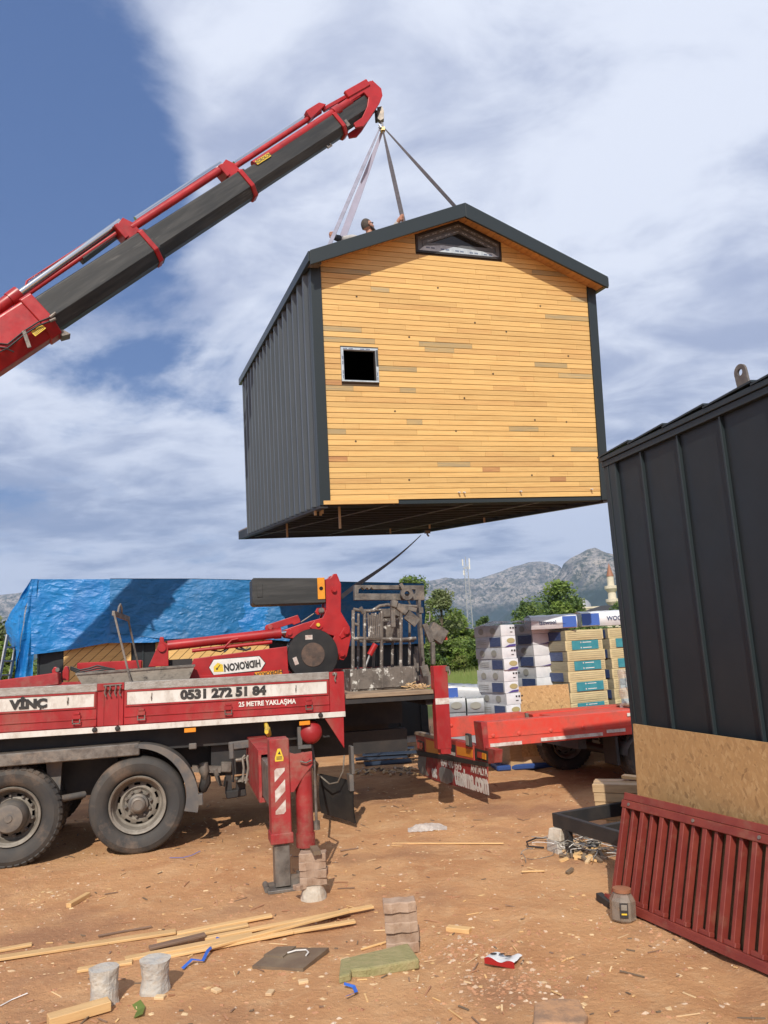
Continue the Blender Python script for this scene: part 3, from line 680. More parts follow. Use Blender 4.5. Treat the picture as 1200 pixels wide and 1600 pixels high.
    for x, z in ((2.74, 2.35), (3.35, .62), (1.75, 2.9), (2.27, 2.45), (1.2, .3), (3.6, 1.1), (3.1, 1.12), (.6, 2.7), (1.3, 2.2), (3.7, 2.05), (2.5, 1.75), (1.9, .95), (3.3, 2.75), (.5, .8), (2.05, 1.4), (1.05, 1.2), (3.0, .35)): link('knot', km, T, M4(x, -.0022, z))
    # side walls: standing ribs
    n = 17; pw = (HL-.1)/n
    def panel():
        m = C(); m.mats = ['anthracite']; w = pw
        pr = [(0, 0), (w*.30, 0), (w*.42, -.042), (w*.62, -.042), (w*.68, 0), (w, 0)]
        v = []; 
        for q, d in pr: v += [(d, q, 0), (d, q, 1)]
        for q, d in pr: v += [(d+.012, q, 0), (d+.012, q, 1)]
        f = [(2*i, 2*i+2, 2*i+3, 2*i+1) for i in range(5)]+[(12+2*i, 12+2*i+1, 12+2*i+3, 12+2*i+2) for i in range(5)]
        m.add(v, f); return m.mesh('wall_panel')
    pm = panel()
    for i in range(n):
        link('wall_panel', pm, T, M4(-.001, .1+i*pw, -.01) @ Matrix.Diagonal((1, 1, 3.06, 1)))
        link('wall_panel', pm, T, M4(HW+.001, .1+i*pw, -.01) @ Matrix.Diagonal((-1, 1, 3.06, 1)))
    b = C(); b.mats = ['chassis_black']; b.box(.014, HW-.014, .062, HL, .13, 3.08)
    b.f.pop(2); b.m.pop(); b.smooth.pop()        # open towards the front backing so the small window looks into a dark room
    part('inner_shell', b, T)
    b = C(); b.mats = ['anthracite']; b.prism([(0, 3.0), (HW, 3.0), (HW, 3.1), (2.107, zt(2.107)-.14), (0, 3.1)], HL, HL+.03); b.box(0, HW, HL, HL+.03, 0, 3.0); part('rear_wall', b, T)
    # floor frame, joists, porch
    b = C(); b.mats = ['chassis_black']
    b.box(0, .10, .0, 7.5, -.045, .115); b.box(HW-.10, HW, .0, 7.5, -.045, .115); b.box(.10, HW-.10, .062, .12, -.02, .115); b.box(.10, HW-.10, 7.4, 7.5, -.045, .115)
    part('floor_frame', b, T)
    j = C(); j.mats = ['chassis_black']; j.box(.10, HW-.10, -.03, .03, .0, .11); jm = j.mesh('joist')
    for i in range(15): link('joist', jm, T, M4(0, .5+i*.48, 0))
    j = C(); j.mats = ['steel_worn']; j.box(-.012, .012, .06, 7.4, -.012, .0); jm = j.mesh('brace_bar')
    for x, a in ((1.0, .09), (2.2, .03), (3.2, -.02)): link('brace_bar', jm, T, M4(x, 0, 0, a))
    b = C(); b.mats = ['void_black']; b.box(.1, HW-.1, .06, HL, .116, .128); part('floor_underlay', b, T)
    b = C(); b.mats = ['deck_wood']; b.box(.0, HW, HL+.03, 7.5, .116, .14); part('porch_floor', b, T)
    s = C(); s.mats = ['timber']; s.box(-.015, .015, -.01, .01, -.26, .0); sm_ = s.mesh('hanging_stick')
    for x, y, k in ((.34, .35, 1.1), (.03, .4, .4), (.10, .3, .35), (.2, .8, .3), (.25, 3.4, .9), (3.3, 4.6, .35), (2.9, 5.8, .4), (3.8, 3.2, .35)): link('hanging_stick', sm_, T, M4(x, y, -.0) @ Matrix.Diagonal((1, 1, k, 1)))
    # roof
    def slope(x0, x1, y0, y1, t0, t1, m, side):    # slab following the slope, measured down from the roof line
        q = C(); q.mats = [m]; q.prism([(x0, zt(x0)-t1), (x1, zt(x1)-t1), (x1, zt(x1)-t0), (x0, zt(x0)-t0)], y0, y1); return q
    XL, XR = -.054, 4.275
    b = C(); b.mats = ['anthracite_trim']; b.prism([(XL, zt(XL)-.185), (2.107, zt(2.107)-.19), (2.107, APX), (XL, zt(XL))], -.25, -.215); b.prism([(XL, zt(XL)-.01), (2.107, APX-.01), (2.107, APX), (XL, zt(XL))], -.2149, -.06); part('rake_fascia', b, T, bevel=.004)
    b = C(); b.mats = ['anthracite_trim']; b.prism([(2.107, zt(2.107)-.20), (XR, zt(XR)-.165), (XR, zt(XR)), (2.107, APX)], -.25, -.215); b.prism([(2.1071, APX-.01), (XR, zt(XR)-.01), (XR, zt(XR)), (2.1071, APX)], -.2149, -.06); part('rake_fascia', b, T, bevel=.004)
    w = .082
    for sgn in (-1, 1):
        x = 0.0; lim = 2.107-XL-.02 if sgn < 0 else XR-2.107-.02
        while x < lim:
            a, e = (2.107+sgn*x, 2.107+sgn*min(x+w-.006, lim)); 
            if a > e: a, e = e, a
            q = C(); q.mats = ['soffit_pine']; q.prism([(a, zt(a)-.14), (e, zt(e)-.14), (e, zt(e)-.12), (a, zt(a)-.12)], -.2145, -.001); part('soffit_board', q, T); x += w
    part('roof_slab', slope(XL+.01, 2.107, -.0595, HL+.12, .03, .12, 'chassis_black', 0), T); part('roof_slab', slope(2.107, XR-.01, -.0595, HL+.12, .03, .12, 'chassis_black', 0), T)
    for i in range(18):
        y0 = -.06+i*.345; y1 = min(y0+.343, HL+.13)
        for a, e in ((XL, 2.106), (2.108, XR)):
            q = slope(a, e, y0, y1, .0, .012, 'anthracite', 0); q.prism([(a, zt(a)-.0), (e, zt(e)-.0), (e, zt(e)+.032), (a, zt(a)+.032)], y0+.0, y0+.022); part('roof_panel', q, T)
    b = C(); b.mats = ['anthracite_trim']; b.box(XL-.02, XL+.04, -.22, HL+.13, zt(XL)-.13, zt(XL)-.002); part('eave_trim', b, T, bevel=.003)
    b = C(); b.mats = ['anthracite_trim']; b.box(XR-.04, XR+.03, -.22, HL+.13, zt(XR)-.13, zt(XR)-.002); part('eave_trim', b, T, bevel=.003)
    b = C(); b.mats = ['steel_worn']; b.prism([(.005, 3.02), (.10, 3.02), (.10, 3.10), (-.04, zt(0)-.15)], -.18, -.03); part('eave_end_cap', b, T)
    # lifting lugs
    for x, y in ((.36, 1.0), (1.05, 4.9), (1.88, 1.3), (3.62, 1.0)):
        q = C(); q.mats = ['steel_worn']; q.box(-.012, .012, -.06, .06, -.02, .12); q.lathe([(.035, -.015), (.06, -.015), (.06, .015), (.035, .015)], 14, 'X', closed=True); o = part('lifting_lug', q, T, None, M4(x, y, zt(x)+.01))
    # small window
    wd = C(); wd.mats = ['film_white']
    t = .034
    wd.box(X0, X1, -.012, .05, Z1-t, Z1, .003); wd.box(X0, X1, -.012, .05, Z0, Z0+.02, .003); wd.box(X0, X0+t, -.012, .05, Z0+.02, Z1-t, .003); wd.box(X1-t, X1, -.012, .05, Z0+.02, Z1-t, .003)
    W1 = part('small_window', wd, T)
    q = C(); q.mats = ['chassis_black']; q.box(X0-.006, X1+.006, -.015, .0, Z1, Z1+.012); q.box(X1-t-.012, X1-t, -.006, .05, Z0+.02, Z1-t); part('window_rim', q, W1)
    q = C(); q.mats = ['anthracite']; q.box(X1-t+.004, X1-.002, -.0135, -.0122, Z0+.21, Z1-t+.01); part('bare_frame_patch', q, W1)
    q = C(); q.mats = ['pack_navy']
    rr = random.Random(2)
    def marks(q, p0, p1, n, h, y):
        for i in range(n):
            tt = (i+.5)/n
            if i % 3 == 2: continue
            x = p0[0]+(p1[0]-p0[0])*tt; z = p0[1]+(p1[1]-p0[1])*tt; dx = (p1[0]-p0[0])/n*.38; dz = (p1[1]-p0[1])/n*.38
            for e in range(4):
                f0 = -1+e*.5; f1 = f0+.34
                ax, az = x+dx*f0, z+dz*f0; bx, bz = x+dx*f1, z+dz*f1; L_ = math.hypot(bx-ax, bz-az) or 1; nx_, nz_ = -(bz-az)/L_*h, (bx-ax)/L_*h
                q.add([(ax-nx_, y, az-nz_), (bx-nx_, y, bz-nz_), (bx+nx_, y, bz+nz_), (ax+nx_, y, az+nz_)], [(0, 1, 2, 3)])
    marks(q, (X0+.02, Z1-.02), (X1-.02, Z1-.02), 6, .007, -.0128); marks(q, (X0+.02, Z0+.03), (X0+.02, Z1-.05), 6, .007, -.0128); marks(q, (X1-.02, Z0+.02), (X1-.02, Z0+.2), 3, .007, -.0128)
    part('film_print', q, W1)
    # gable window (five sided, unglazed film on the frame)
    P = [(1.464, 3.375), (2.735, 3.375), (2.735, zt(2.735)-.15), (2.107, zt(2.107)-.15), (1.464, zt(1.464)-.15)]
    def inset(P, d):
        n = len(P); out = []
        for i in range(n):
            a = Vector(P[i-1]); b_ = Vector(P[i]); c = Vector(P[(i+1) % n]); d1 = (b_-a).normalized(); d2 = (c-b_).normalized()
            n1 = Vector((-d1.y, d1.x)); n2 = Vector((-d2.y, d2.x)); m_ = (n1+n2).normalized(); out.append(tuple(b_+m_*d/max(.3, m_.dot(n1))))
        return out
    def ring(q, A, B, y0, y1, idx=range(5)):
        for i in idx:
            j_ = (i+1) % 5; v = []
            for y in (y0, y1): v += [(A[i][0], y, A[i][1]), (A[j_][0], y, A[j_][1]), (B[j_][0], y, B[j_][1]), (B[i][0], y, B[i][1])]
            q.add(v, [(0, 1, 2, 3), (4, 7, 6, 5), (0, 4, 5, 1), (2, 6, 7, 3), (1, 5, 6, 2), (3, 7, 4, 0)])
    A0 = P; A1 = inset(P, .03); A2 = inset(P, .085); A3 = inset(P, .10); A4 = inset(P, .15)
    q = C(); q.mats = ['chassis_black']; ring(q, A0, A1, -.004, .05); GW = part('gable_window', q, T)
    q = C(); q.mats = ['film_grey']; ring(q, A1, A2, .0, .05); ring(q, A3, A4, .006, .05); ring(q, A2, A3, .014, .05); part('window_frame', q, GW)
    q = C(); q.mats = ['film_white']; q.prism([(P[0][0]+.045, 3.405), (P[1][0]-.045, 3.405), (P[1][0]-.14, 3.455), (P[0][0]+.40, 3.50), (P[0][0]+.12, 3.468)], -.004, -.001); part('protective_film', q, GW)
    q = C(); q.mats = ['pack_navy']; marks(q, (1.60, 3.45), (2.6, 3.42), 14, .010, -.006); part('film_print', q, GW)
    q = C(); q.mats = ['film_white']
    for i_ in (2, 3): marks(q, inset(P, .058)[i_], inset(P, .058)[(i_+1) % 5], 16, .006, -.0012)
    for i_ in (2, 3): marks(q, inset(P, .125)[i_], inset(P, .125)[(i_+1) % 5], 12, .006, .0048)
    part('film_lettering', q, GW)
    q = C(); q.mats = ['glass_dark']; q.prism(A4, .03, .036); part('pane', q, GW)
    # cable guide roller under the floor
    q = C(); q.mats = ['steel_worn']; q.tube([(3.95, 6.4, -.04), (3.97, 6.42, -.12), (4.0, 6.42, -.16)], .02, 8); q.box(3.9, 4.02, 6.36, 6.42, -.10, -.03); part('hook_bracket', q, T)
cabin()

# ================================================================ DARK CABIN ON THE RIGHT
CF = frame((1.982, 6.6, 0.0), rad(-74.57)); CL = 6.4; CZ = 3.50
DC = thing('metal_cabin', CF, 'dark charcoal standing seam cabin filling the right edge', 'cabin')
def dark_cabin():
    T = DC; xs_ = [.0, .16, .536]
    while xs_[-1] < CL-.5: xs_.append(xs_[-1]+.478)
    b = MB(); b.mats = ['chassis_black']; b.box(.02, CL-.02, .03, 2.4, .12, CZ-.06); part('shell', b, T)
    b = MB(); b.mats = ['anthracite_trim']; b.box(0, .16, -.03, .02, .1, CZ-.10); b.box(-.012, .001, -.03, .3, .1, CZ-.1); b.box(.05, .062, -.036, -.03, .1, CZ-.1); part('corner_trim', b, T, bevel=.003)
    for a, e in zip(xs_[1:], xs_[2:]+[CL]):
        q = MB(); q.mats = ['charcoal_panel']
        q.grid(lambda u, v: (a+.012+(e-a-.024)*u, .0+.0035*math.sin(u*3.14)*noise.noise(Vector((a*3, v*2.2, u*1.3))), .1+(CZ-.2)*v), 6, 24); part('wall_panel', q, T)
        q = MB(); q.mats = ['anthracite_trim']; q.box(a-.009, a+.009, -.026, .01, .1, CZ-.09, .002); part('seam_rib', q, T)
    b = MB(); b.mats = ['anthracite_trim']; b.prism([(-.03, CZ-.05), (CL, CZ-.05), (CL, CZ-.009), (-.03, CZ-.009)], -.055, -.0); b.box(-.02, CL, -.04, .0, CZ-.10, CZ-.051); part('eave_flashing', b, T, bevel=.004)
    x = -.05; i = 0
    while x < CL:
        q = MB(); q.mats = ['anthracite_trim']; q.add([(x, -.062, CZ+.004), (x+.49, -.062, CZ+.026), (x+.49, 2.4, CZ+.10), (x, 2.4, CZ+.075), (x, -.062, CZ-.008), (x+.49, -.062, CZ+.012), (x+.49, 2.4, CZ+.08), (x, 2.4, CZ+.055)], [(0, 1, 2, 3), (7, 6, 5, 4), (0, 4, 5, 1), (1, 5, 6, 2), (2, 6, 7, 3), (3, 7, 4, 0)]); part('roof_panel', q, T); x += .478
    q = MB(); q.mats = ['steel_worn']
    n = 14; o_ = [(.055*math.cos(math.pi*k/n), .12+.055*math.sin(math.pi*k/n)) for k in range(n+1)]; o_ = o_+[(-.055, -.02), (.055, -.02)]
    hole = [(.024*math.cos(2*math.pi*k/16), .118+.024*math.sin(2*math.pi*k/16)) for k in range(16)]
    # plate with a real hole: strips between outline and hole
    out = []
    for k in range(16):
        t_ = 2*math.pi*k/16; dx, dz = math.cos(t_), math.sin(t_)
        if dz >= 0: out.append((.055*dx, .12+.055*dz))
        else:
            s_ = min(.055/abs(dx) if abs(dx) > 1e-3 else 9, .14/abs(dz)); out.append((dx*s_, .12+dz*s_))
    v = []
    for y in (0, .016): v += [(a, y, b_) for a, b_ in out]+[(a, y, b_) for a, b_ in hole]
    f = []
    for k in range(16):
        k2 = (k+1) % 16; f += [(k, k2, 16+k2, 16+k), (32+k, 48+k, 48+k2, 32+k2), (k, 32+k, 32+k2, k2), (16+k, 16+k2, 48+k2, 48+k)]
    q.add(v, f); part('lifting_eye', q, T, None, M4(1.71, .02, CZ+.03, 0, 0, -.12))
dark_cabin()
def osb_material():
    m = bpy.data.materials.new('osb'); m.use_nodes = True; nt = m.node_tree; N = nt.nodes; L = nt.links; b = N['Principled BSDF']; b.inputs['Roughness'].default_value = .7
    tc = N.new('ShaderNodeTexCoord'); prev = None
    cols = []
    for i, (rot, sc) in enumerate(((1.1, (22, 1, 48)), (-.5, (24, 1, 55)), (2.1, (20, 1, 42)))):
        mp = N.new('ShaderNodeMapping'); L.new(tc.outputs['Object'], mp.inputs[0]); mp.inputs['Rotation'].default_value = (0, rot, 0)
        m2 = N.new('ShaderNodeMapping'); L.new(mp.outputs[0], m2.inputs[0]); m2.inputs['Scale'].default_value = sc
        vo = N.new('ShaderNodeTexVoronoi'); L.new(m2.outputs[0], vo.inputs['Vector']); vo.inputs['Scale'].default_value = 1.0
        sp = N.new('ShaderNodeSeparateColor'); L.new(vo.outputs['Color'], sp.inputs[0]); cols.append((sp.outputs[0], sp.outputs[1]))
    def mx(f, a, c):
        n = N.new('ShaderNodeMix'); n.data_type = 'RGBA'; L.new(f, n.inputs[0])
        for i, v in ((6, a), (7, c)):
            if isinstance(v, tuple): n.inputs[i].default_value = (*v, 1)
            else: L.new(v, n.inputs[i])
        return n.outputs[2]
    def rp(v):
        n = N.new('ShaderNodeValToRGB'); L.new(v, n.inputs[0]); e = n.color_ramp.elements
        e[0].position = 0; e[0].color = (.27, .155, .065, 1); e[1].position = 1; e[1].color = (.54, .345, .16, 1); k = e.new(.12); k.color = (.41, .24, .10, 1); k = e.new(.7); k.color = (.47, .28, .115, 1); return n.outputs[0]
    def th(v, a):
        n = N.new('ShaderNodeMath'); n.operation = 'GREATER_THAN'; L.new(v, n.inputs[0]); n.inputs[1].default_value = a; return n.outputs[0]
    c = mx(th(cols[0][1], .5), rp(cols[0][0]), rp(cols[1][0])); c = mx(th(cols[2][1], .62), c, rp(cols[2][0]))
    n = N.new('ShaderNodeTexNoise'); L.new(tc.outputs['Object'], n.inputs['Vector']); n.inputs['Scale'].default_value = 2.2; n.inputs['Detail'].default_value = 5
    r = N.new('ShaderNodeMapRange'); L.new(n.outputs[0], r.inputs[0]); r.inputs[1].default_value = .3; r.inputs[2].default_value = .7; r.inputs[3].default_value = .0; r.inputs[4].default_value = .45
    c = mx(r.outputs[0], c, (.42, .245, .10)); L.new(c, b.inputs['Base Color'])
    bn = N.new('ShaderNodeBump'); bn.inputs['Distance'].default_value = .0015; L.new(cols[0][0], bn.inputs['Height']); L.new(bn.outputs[0], b.inputs['Normal']); MATS['osb'] = m
osb_material()
b = MB(); b.mats = ['osb']; b.box(0, 2.5, 0, .018, 0, 1.235)
solo('osb_board', b, CF @ M4(.14, -.17, .0, 0, -.05), 'full sheet of raw strand board propped against the dark cabin wall', 'board')

RF = frame((1.526, 6.096, 0.0), rad(-68.06), rad(-17))
def red_frame():
    T = thing('steel_frame_panel', RF, 'wine red ribbed steel frame panel leaning on the strand board', 'frame panel'); LN = 2.5
    b = MB(); b.mats = ['wine_paint']; b.box(0, LN, -.045, .02, .68, .735, .004); b.box(.0, LN, -.03, .02, .736, .79, .004); part('top_rail', b, T)
    b = MB(); b.mats = ['wine_paint']; b.box(-.05, LN, -.05, .02, .0, .055, .004); b.box(-.06, LN, -.055, -.045, .0, .03); part('bottom_rail', b, T)
    s = MB(); s.mats = ['wine_paint']; s.box(-.019, .019, -.04, .012, .055, .68, .003); sm_ = s.mesh('stud')
    c_ = MB(); c_.mats = ['wine_paint']; c_.box(-.04, .055, -.035, .01, .055, .085, .004); cm = c_.mesh('foot_plate')
    for k in range(12):
        x = .03+k*.205; link('stud', sm_, T, M4(x, 0, 0)); link('stud', sm_, T, M4(x+.088, .014, 0) @ Matrix.Diagonal((.75, 1, 1, 1))); link('foot_plate', cm, T, M4(x+.06, .008, 0))
    b = MB(); b.mats = ['panel_brown']; b.box(.0, LN, .035, .05, .03, .70); part('backing_board', b, T)
    q = MB(); q.mats = ['steel_worn']; q.lathe([(0, 0), (.012, 0), (.012, -.006), (0, -.006)], 8, 'Y'); me = q.mesh('screw')
    for x in (.09, .75, 1.3): link('screw', me, T, M4(x, -.046, .71))
red_frame()

# ================================================================ TARP COVERED CABIN
TF = frame((-6.643, 14.3, 0.0), math.atan2(2.2, 7.31)); TL = 7.75
def tpx(px, py, y=0.0): return lp(TF, px, py, y)
def tarp_cabin():
    T = thing('covered_cabin', TF, 'dark metal cabin with pine panels half hidden under the blue tarpaulins', 'cabin')
    b = MB(); b.mats = ['charcoal_panel']; b.box(0.12, TL-.1, .0, 3.0, .14, 3.2); part('shell', b, T)
    b = MB(); b.mats = ['anthracite_trim']
    for k in range(17): b.box(.14+k*.46-.012, .14+k*.46+.012, -.03, .005, .14, 3.2)
    part('seam_rib', b, T)
    def diag(x0, x1, z0, z1, ang, w):
        ca, sa = math.cos(ang), math.sin(ang); nx_, nz_ = -sa, ca
        cs = [x*nx_+z*nz_ for x in (x0, x1) for z in (z0, z1)]; d = min(cs)
        while d < max(cs):
            poly = [(x0, z0), (x1, z0), (x1, z1), (x0, z1)]
            for s_, lim in ((1, d+.005), (-1, -(d+w-.005))):
                out = []
                for i in range(len(poly)):
                    a, b_ = poly[i], poly[(i+1) % len(poly)]; fa = s_*(a[0]*nx_+a[1]*nz_)-lim; fb = s_*(b_[0]*nx_+b_[1]*nz_)-lim
                    if fa >= 0: out.append(a)
                    if fa*fb < 0: t = fa/(fa-fb); out.append((a[0]+(b_[0]-a[0])*t, a[1]+(b_[1]-a[1])*t))
                poly = out
                if len(poly) < 3: break
            if len(poly) >= 3:
                q = MB(); q.mats = ['pine']; q.prism(poly, -.05, -.03); part('plank', q, T)
            d += w
        q = MB(); q.mats = ['pine_dark_back']; q.box(x0, x1, -.032, -.002, z0, z1); part('plank_backing', q, T)
    xa, _ = tpx(100, 1020); xb, _ = tpx(205, 1020); _, zb = tpx(150, 1062); _, z2 = tpx(150, 985)
    diag(xa, xb, zb-.75, z2, rad(43), .13)
    xa, _ = tpx(243, 1010); xb, _ = tpx(420, 1010); diag(xa, xb, zb-.75, z2-.05, rad(43), .13)
    xa, z0 = tpx(505, 1166); xb, z1 = tpx(574, 1146); diag(xa, xb, max(.16, z0), z1, rad(-45), .13)
    for x in (.5, 2.9, 5.2, 7.3):
        q = MB(); q.mats = ['concrete']; q.box(x-.12, x+.12, .05, .35, -.02, .139); part('support_block', q, T)
tarp_cabin()
def wr(x, z, s=0.0, a=1.0):
    return a*(.035*noise.noise(Vector((x*1.1+s, z*.7, 1)))+.016*noise.noise(Vector((x*4+s, z*5.5, 2)))+.009*noise.noise(Vector((x*9, z*14+s, 3))))
def tarps():
    X = lambda px, py: tpx(px, py, -.12)
    # sheet A (left, brighter): top edge to lower edge
    topA = [(50, 905), (100, 905), (178, 905), (215, 906)]; botA = [(44, 1026), (70, 1022), (100, 1017), (165, 1003), (215, 1005), (300, 996), (420, 985)]
    def interp(pts, u):
        n = len(pts)-1; k = min(int(u*n), n-1); t = u*n-k; return (pts[k][0]+(pts[k+1][0]-pts[k][0])*t, pts[k][1]+(pts[k+1][1]-pts[k][1])*t)
    def byx(pts, x):
        for a, b_ in zip(pts, pts[1:]):
            if x <= b_[0] or b_ is pts[-1]: t = (x-a[0])/(b_[0]-a[0]); return a[1]+(b_[1]-a[1])*t
    def sheet(P0, P1, topf, botf, off, seed, nu, nv, hang=0.0, amp=1.0):
        def fn(u, v):
            px = P0+(P1-P0)*u; yt, yb = topf(px), botf(px); x0, z0 = X(px+0*yt, yt); x1, z1 = X(px, yb)
            x = x0+(x1-x0)*v; z = z0+(z1-z0)*v
            k_ = max(0, 1-(px-50)/230) if P0 < 100 else .25
            fold = .045*k_*math.sin(x*5.5+.6*math.sin(x*2.1)+.5*z)*min(1, v*3)*(1-.35*v)+.02*math.sin(x*2.3+seed)*min(1, v*2)
            d = wr(x, z, seed, amp)*min(1, v*5+.12)+fold+off+.07*v
            return (x, -.12-d-.0, z)
        return fn
    top = lambda px: 905+max(0, px-300)*.02
    C1 = MB(); C1.mats = ['tarp_blue']
    fA = sheet(50, 425, top, lambda p: byx([(50, 1023), (75, 1020), (100, 1017), (167, 1005), (240, 1004), (300, 996), (425, 985)], p), .0, 3, 110, 44)
    C1.grid(fA, 130, 46)
    # roof part
    C1.grid(lambda u, v: ((fA(u, 0)[0]), fA(u, 0)[1]+v*3.3, fA(u, 0)[2]+.012*noise.noise(Vector((u*20, v*9, 0)))*v), 60, 14)
    # left end: flared corner fold
    x0, z0 = X(50, 905)
    def flap(u, v):      # u: fold edge -> outer edge, v: top -> bottom
        a = Vector((x0+(X(22, 1062)[0]-x0)*v**.8, -.12, z0+(X(22, 1062)[1]-z0)*v))
        ex, ez = tpx(5, 975, .35); ex2, ez2 = tpx(38, 990, .5)
        o1 = Vector((x0, -.12, z0)).lerp(Vector((ex, .35, ez)), min(1, v/.55)); 
        o = o1 if v < .55 else Vector((ex, .35, ez)).lerp(Vector((ex2, .6, ez2-.7)), (v-.55)/.45)
        p = a.lerp(o, u); p.y -= .10*math.sin(u*math.pi)*v-.05*noise.noise(Vector((u*5, v*6, 9))); p.x += .05*noise.noise(Vector((u*4, v*5, 4))); return p
    C1.grid(flap, 24, 34)
    def drop(u, v):      # narrow strip hanging at the corner down to the bed
        xa, za = X(50, 905); xb, zb = X(24+26*u, 1068); x = xa+(xb-xa)*v**.9+.30*0; z = za+(zb-za)*v
        return (x+.34*u*(1-v)*.3+.02*noise.noise(Vector((u*6, v*8, 7))), -.15-.05*math.sin(u*9+v*3)*v, z)
    C1.grid(drop, 12, 40)
    o = part('tarpaulin', C1, None); o.matrix_world = TF; tag(o, 'bright blue tarpaulin draped over the left half of the long cabin', 'tarpaulin')
    C2 = MB(); C2.mats = ['tarp_old']
    xr, _ = X(676, 960)
    fB = sheet(172, 662, top, lambda p: byx([(168, 988), (200, 992), (260, 999), (330, 996), (425, 1000), (540, 1010), (676, 1005)], p), .035, 8, 120, 44)
    C2.grid(fB, 160, 44)
    C2.grid(lambda u, v: ((fB(u, 0)[0]), fB(u, 0)[1]+v*3.3, fB(u, 0)[2]+.01+.012*noise.noise(Vector((u*20, v*9, 3)))*v), 60, 14)
    e0 = Vector(fB(1, 0)); e1 = Vector(fB(1, 1))
    C2.grid(lambda u, v: (e0.lerp(e1, v)+Vector((.16*math.sin(u*1.57)*min(1, v*2.2)+.04*noise.noise(Vector((u*4, v*5, 1))), .9*u, -.03*u))), 14, 26)
    o = part('tarpaulin', C2, None); o.matrix_world = TF; tag(o, 'darker dusty blue tarpaulin overlapping on the right half of the long cabin', 'tarpaulin')
tarps()
def ladder():
    a = gy(12, 992, 14.0); b_ = gy(-22, 1092, 13.4); T = thing('ladder', M4(b_.x, 13.4, b_.z-1.0), 'silver aluminium ladder leaning at the far left edge under the tarp', 'ladder')
    d = Vector((a.x-b_.x, .6, a.z-b_.z+1.0))
    for k, off in enumerate((0, .38)):
        q = MB(); q.mats = ['galv']; q.bar((0, off, 0), (d.x, d.y+off, d.z), .025, .07); part('rail', q, T)
    q = MB(); q.mats = ['galv']; q.cyl((0, 0, 0), (0, .38, 0), .015, 8); me = q.mesh('rung')
    for k in range(8): link('rung', me, T, Matrix.Translation(d*((k+.6)/8.5)))
    q = MB(); q.mats = ['galv']; p0 = gy(39, 1060, 13.9); p1 = gy(38, 1082, 13.9); q.bar(p0-Vector((0, 0, 0)), (p1.x, p1.y, 0), .03, .03); solo('steel_post', q, Matrix.Identity(4), 'thin pale steel post standing under the tarp corner', 'post')
ladder()
# ================================================================ CRANE TRUCK
TKF = frame((-2.716, 8.331, 0.0), rad(15))
TK = thing('crane_truck', TKF, 'dusty crimson crane truck with white lettered side boards, its boom reaching up to the cabin', 'truck')
BM = M4(0, 0, 0, 0, 0, .012)
def tl(px, py, y=0.0): return lp(TKF, px, py, y)
def poly_part(name, pts, y0, y1, m, parent, conv=None, bevel=0.0, yc=None):
    q = MB(); q.mats = [m]; cv = conv or (lambda a, b: tl(a, b, y0 if yc is None else yc)); P = [cv(a, b) for a, b in pts]
    q.prism(P, y0, y1); return part(name, q, parent, bevel=bevel)
def tyre_mesh(r, w, lug=True, m='rubber'):
    q = MB(); q.mats = [m]; h = w/2
    prof = [(r*.60, -h*.62), (r*.64, -h*.80), (r*.72, -h*.97), (r*.82, -h*1.0), (r*.86, -h*1.02), (r*.875, -h*.99), (r*.94, -h*.94), (r*.985, -h*.82), (r, -h*.62)]
    prof += [(r, -h*.3), (r*.975, -h*.28), (r*.975, -h*.22), (r, -h*.2), (r, h*.2), (r*.975, h*.22), (r*.975, h*.28), (r, h*.3), (r, h*.62), (r*.985, h*.82), (r*.9, h), (r*.7, h*.95), (r*.60, h*.62)]
    q.lathe(prof, 64, 'Y')
    if lug:
        for s_ in (-1, 1):
            for k in range(44):
                t = 2*math.pi*k/44; c, z = math.cos(t), math.sin(t); M = Matrix(((c, 0, -z, 0), (0, 1, 0, 0), (z, 0, c, 0), (0, 0, 0, 1)))
                q.T = M; w2 = r*.045
                q.add([(r*.955, s_*h*.97, -w2), (r*1.012, s_*h*.80, -w2), (r*1.012, s_*h*.80, w2), (r*.955, s_*h*.97, w2), (r*.9, s_*h*.9, -w2), (r*.97, s_*h*.5, -w2), (r*.97, s_*h*.5, w2), (r*.9, s_*h*.9, w2)], [(0, 1, 2, 3), (0, 4, 5, 1), (3, 2, 6, 7), (0, 3, 7, 4), (1, 5, 6, 2)], False)
        q.T = None
    return q.mesh('tyre')
def disc_mesh(r, holes=10, recess=.10):
    q = MB(); q.mats = ['rim_dusty']; n = 60
    # rim lip and barrel
    q.lathe([(r*1.0, -.02), (r*1.06, -.03), (r*1.08, -.015), (r*1.03, .01), (r*.95, .02), (r*.90, .06), (r*.88, recess), (r*.80, recess+.02)], n, 'Y')
    rad_ = [r*.80, r*.775, r*.69, r*.60, r*.50, r*.30]; dep = [recess+.02, recess+.01, recess-.005, recess-.01, recess+.012, recess+.012]
    vs = []; 
    for R_, d in zip(rad_, dep):
        for k in range(n): t = 2*math.pi*k/n; vs.append((R_*math.cos(t), d, R_*math.sin(t)))
    fs = []
    for i in range(5):
        for k in range(n):
            if i == 1 and (k % 6) in (2, 3, 4): continue
            k2 = (k+1) % n; fs.append((i*n+k, (i+1)*n+k, (i+1)*n+k2, i*n+k2))
    q.add(vs, fs, True)
    q.mat('void_black').lathe([(r*.85, recess+.09), (0.01, recess+.09)], 24, 'Y'); q.lathe([(r*.86, recess+.02), (r*.85, recess+.09)], 24, 'Y'); return q.mesh('rim')
nutm = MB(); nutm.mats = ['hub_grey']; nutm.lathe([(0, -.028), (.010, -.028), (.011, -.012), (.017, -.012), (.017, .004)], 6, 'Y', sm=False); nutm = nutm.mesh('wheel_nut')
T_LUG = tyre_mesh(.485, .29); T_PLAIN = tyre_mesh(.485, .30, False); RIM = disc_mesh(.268)
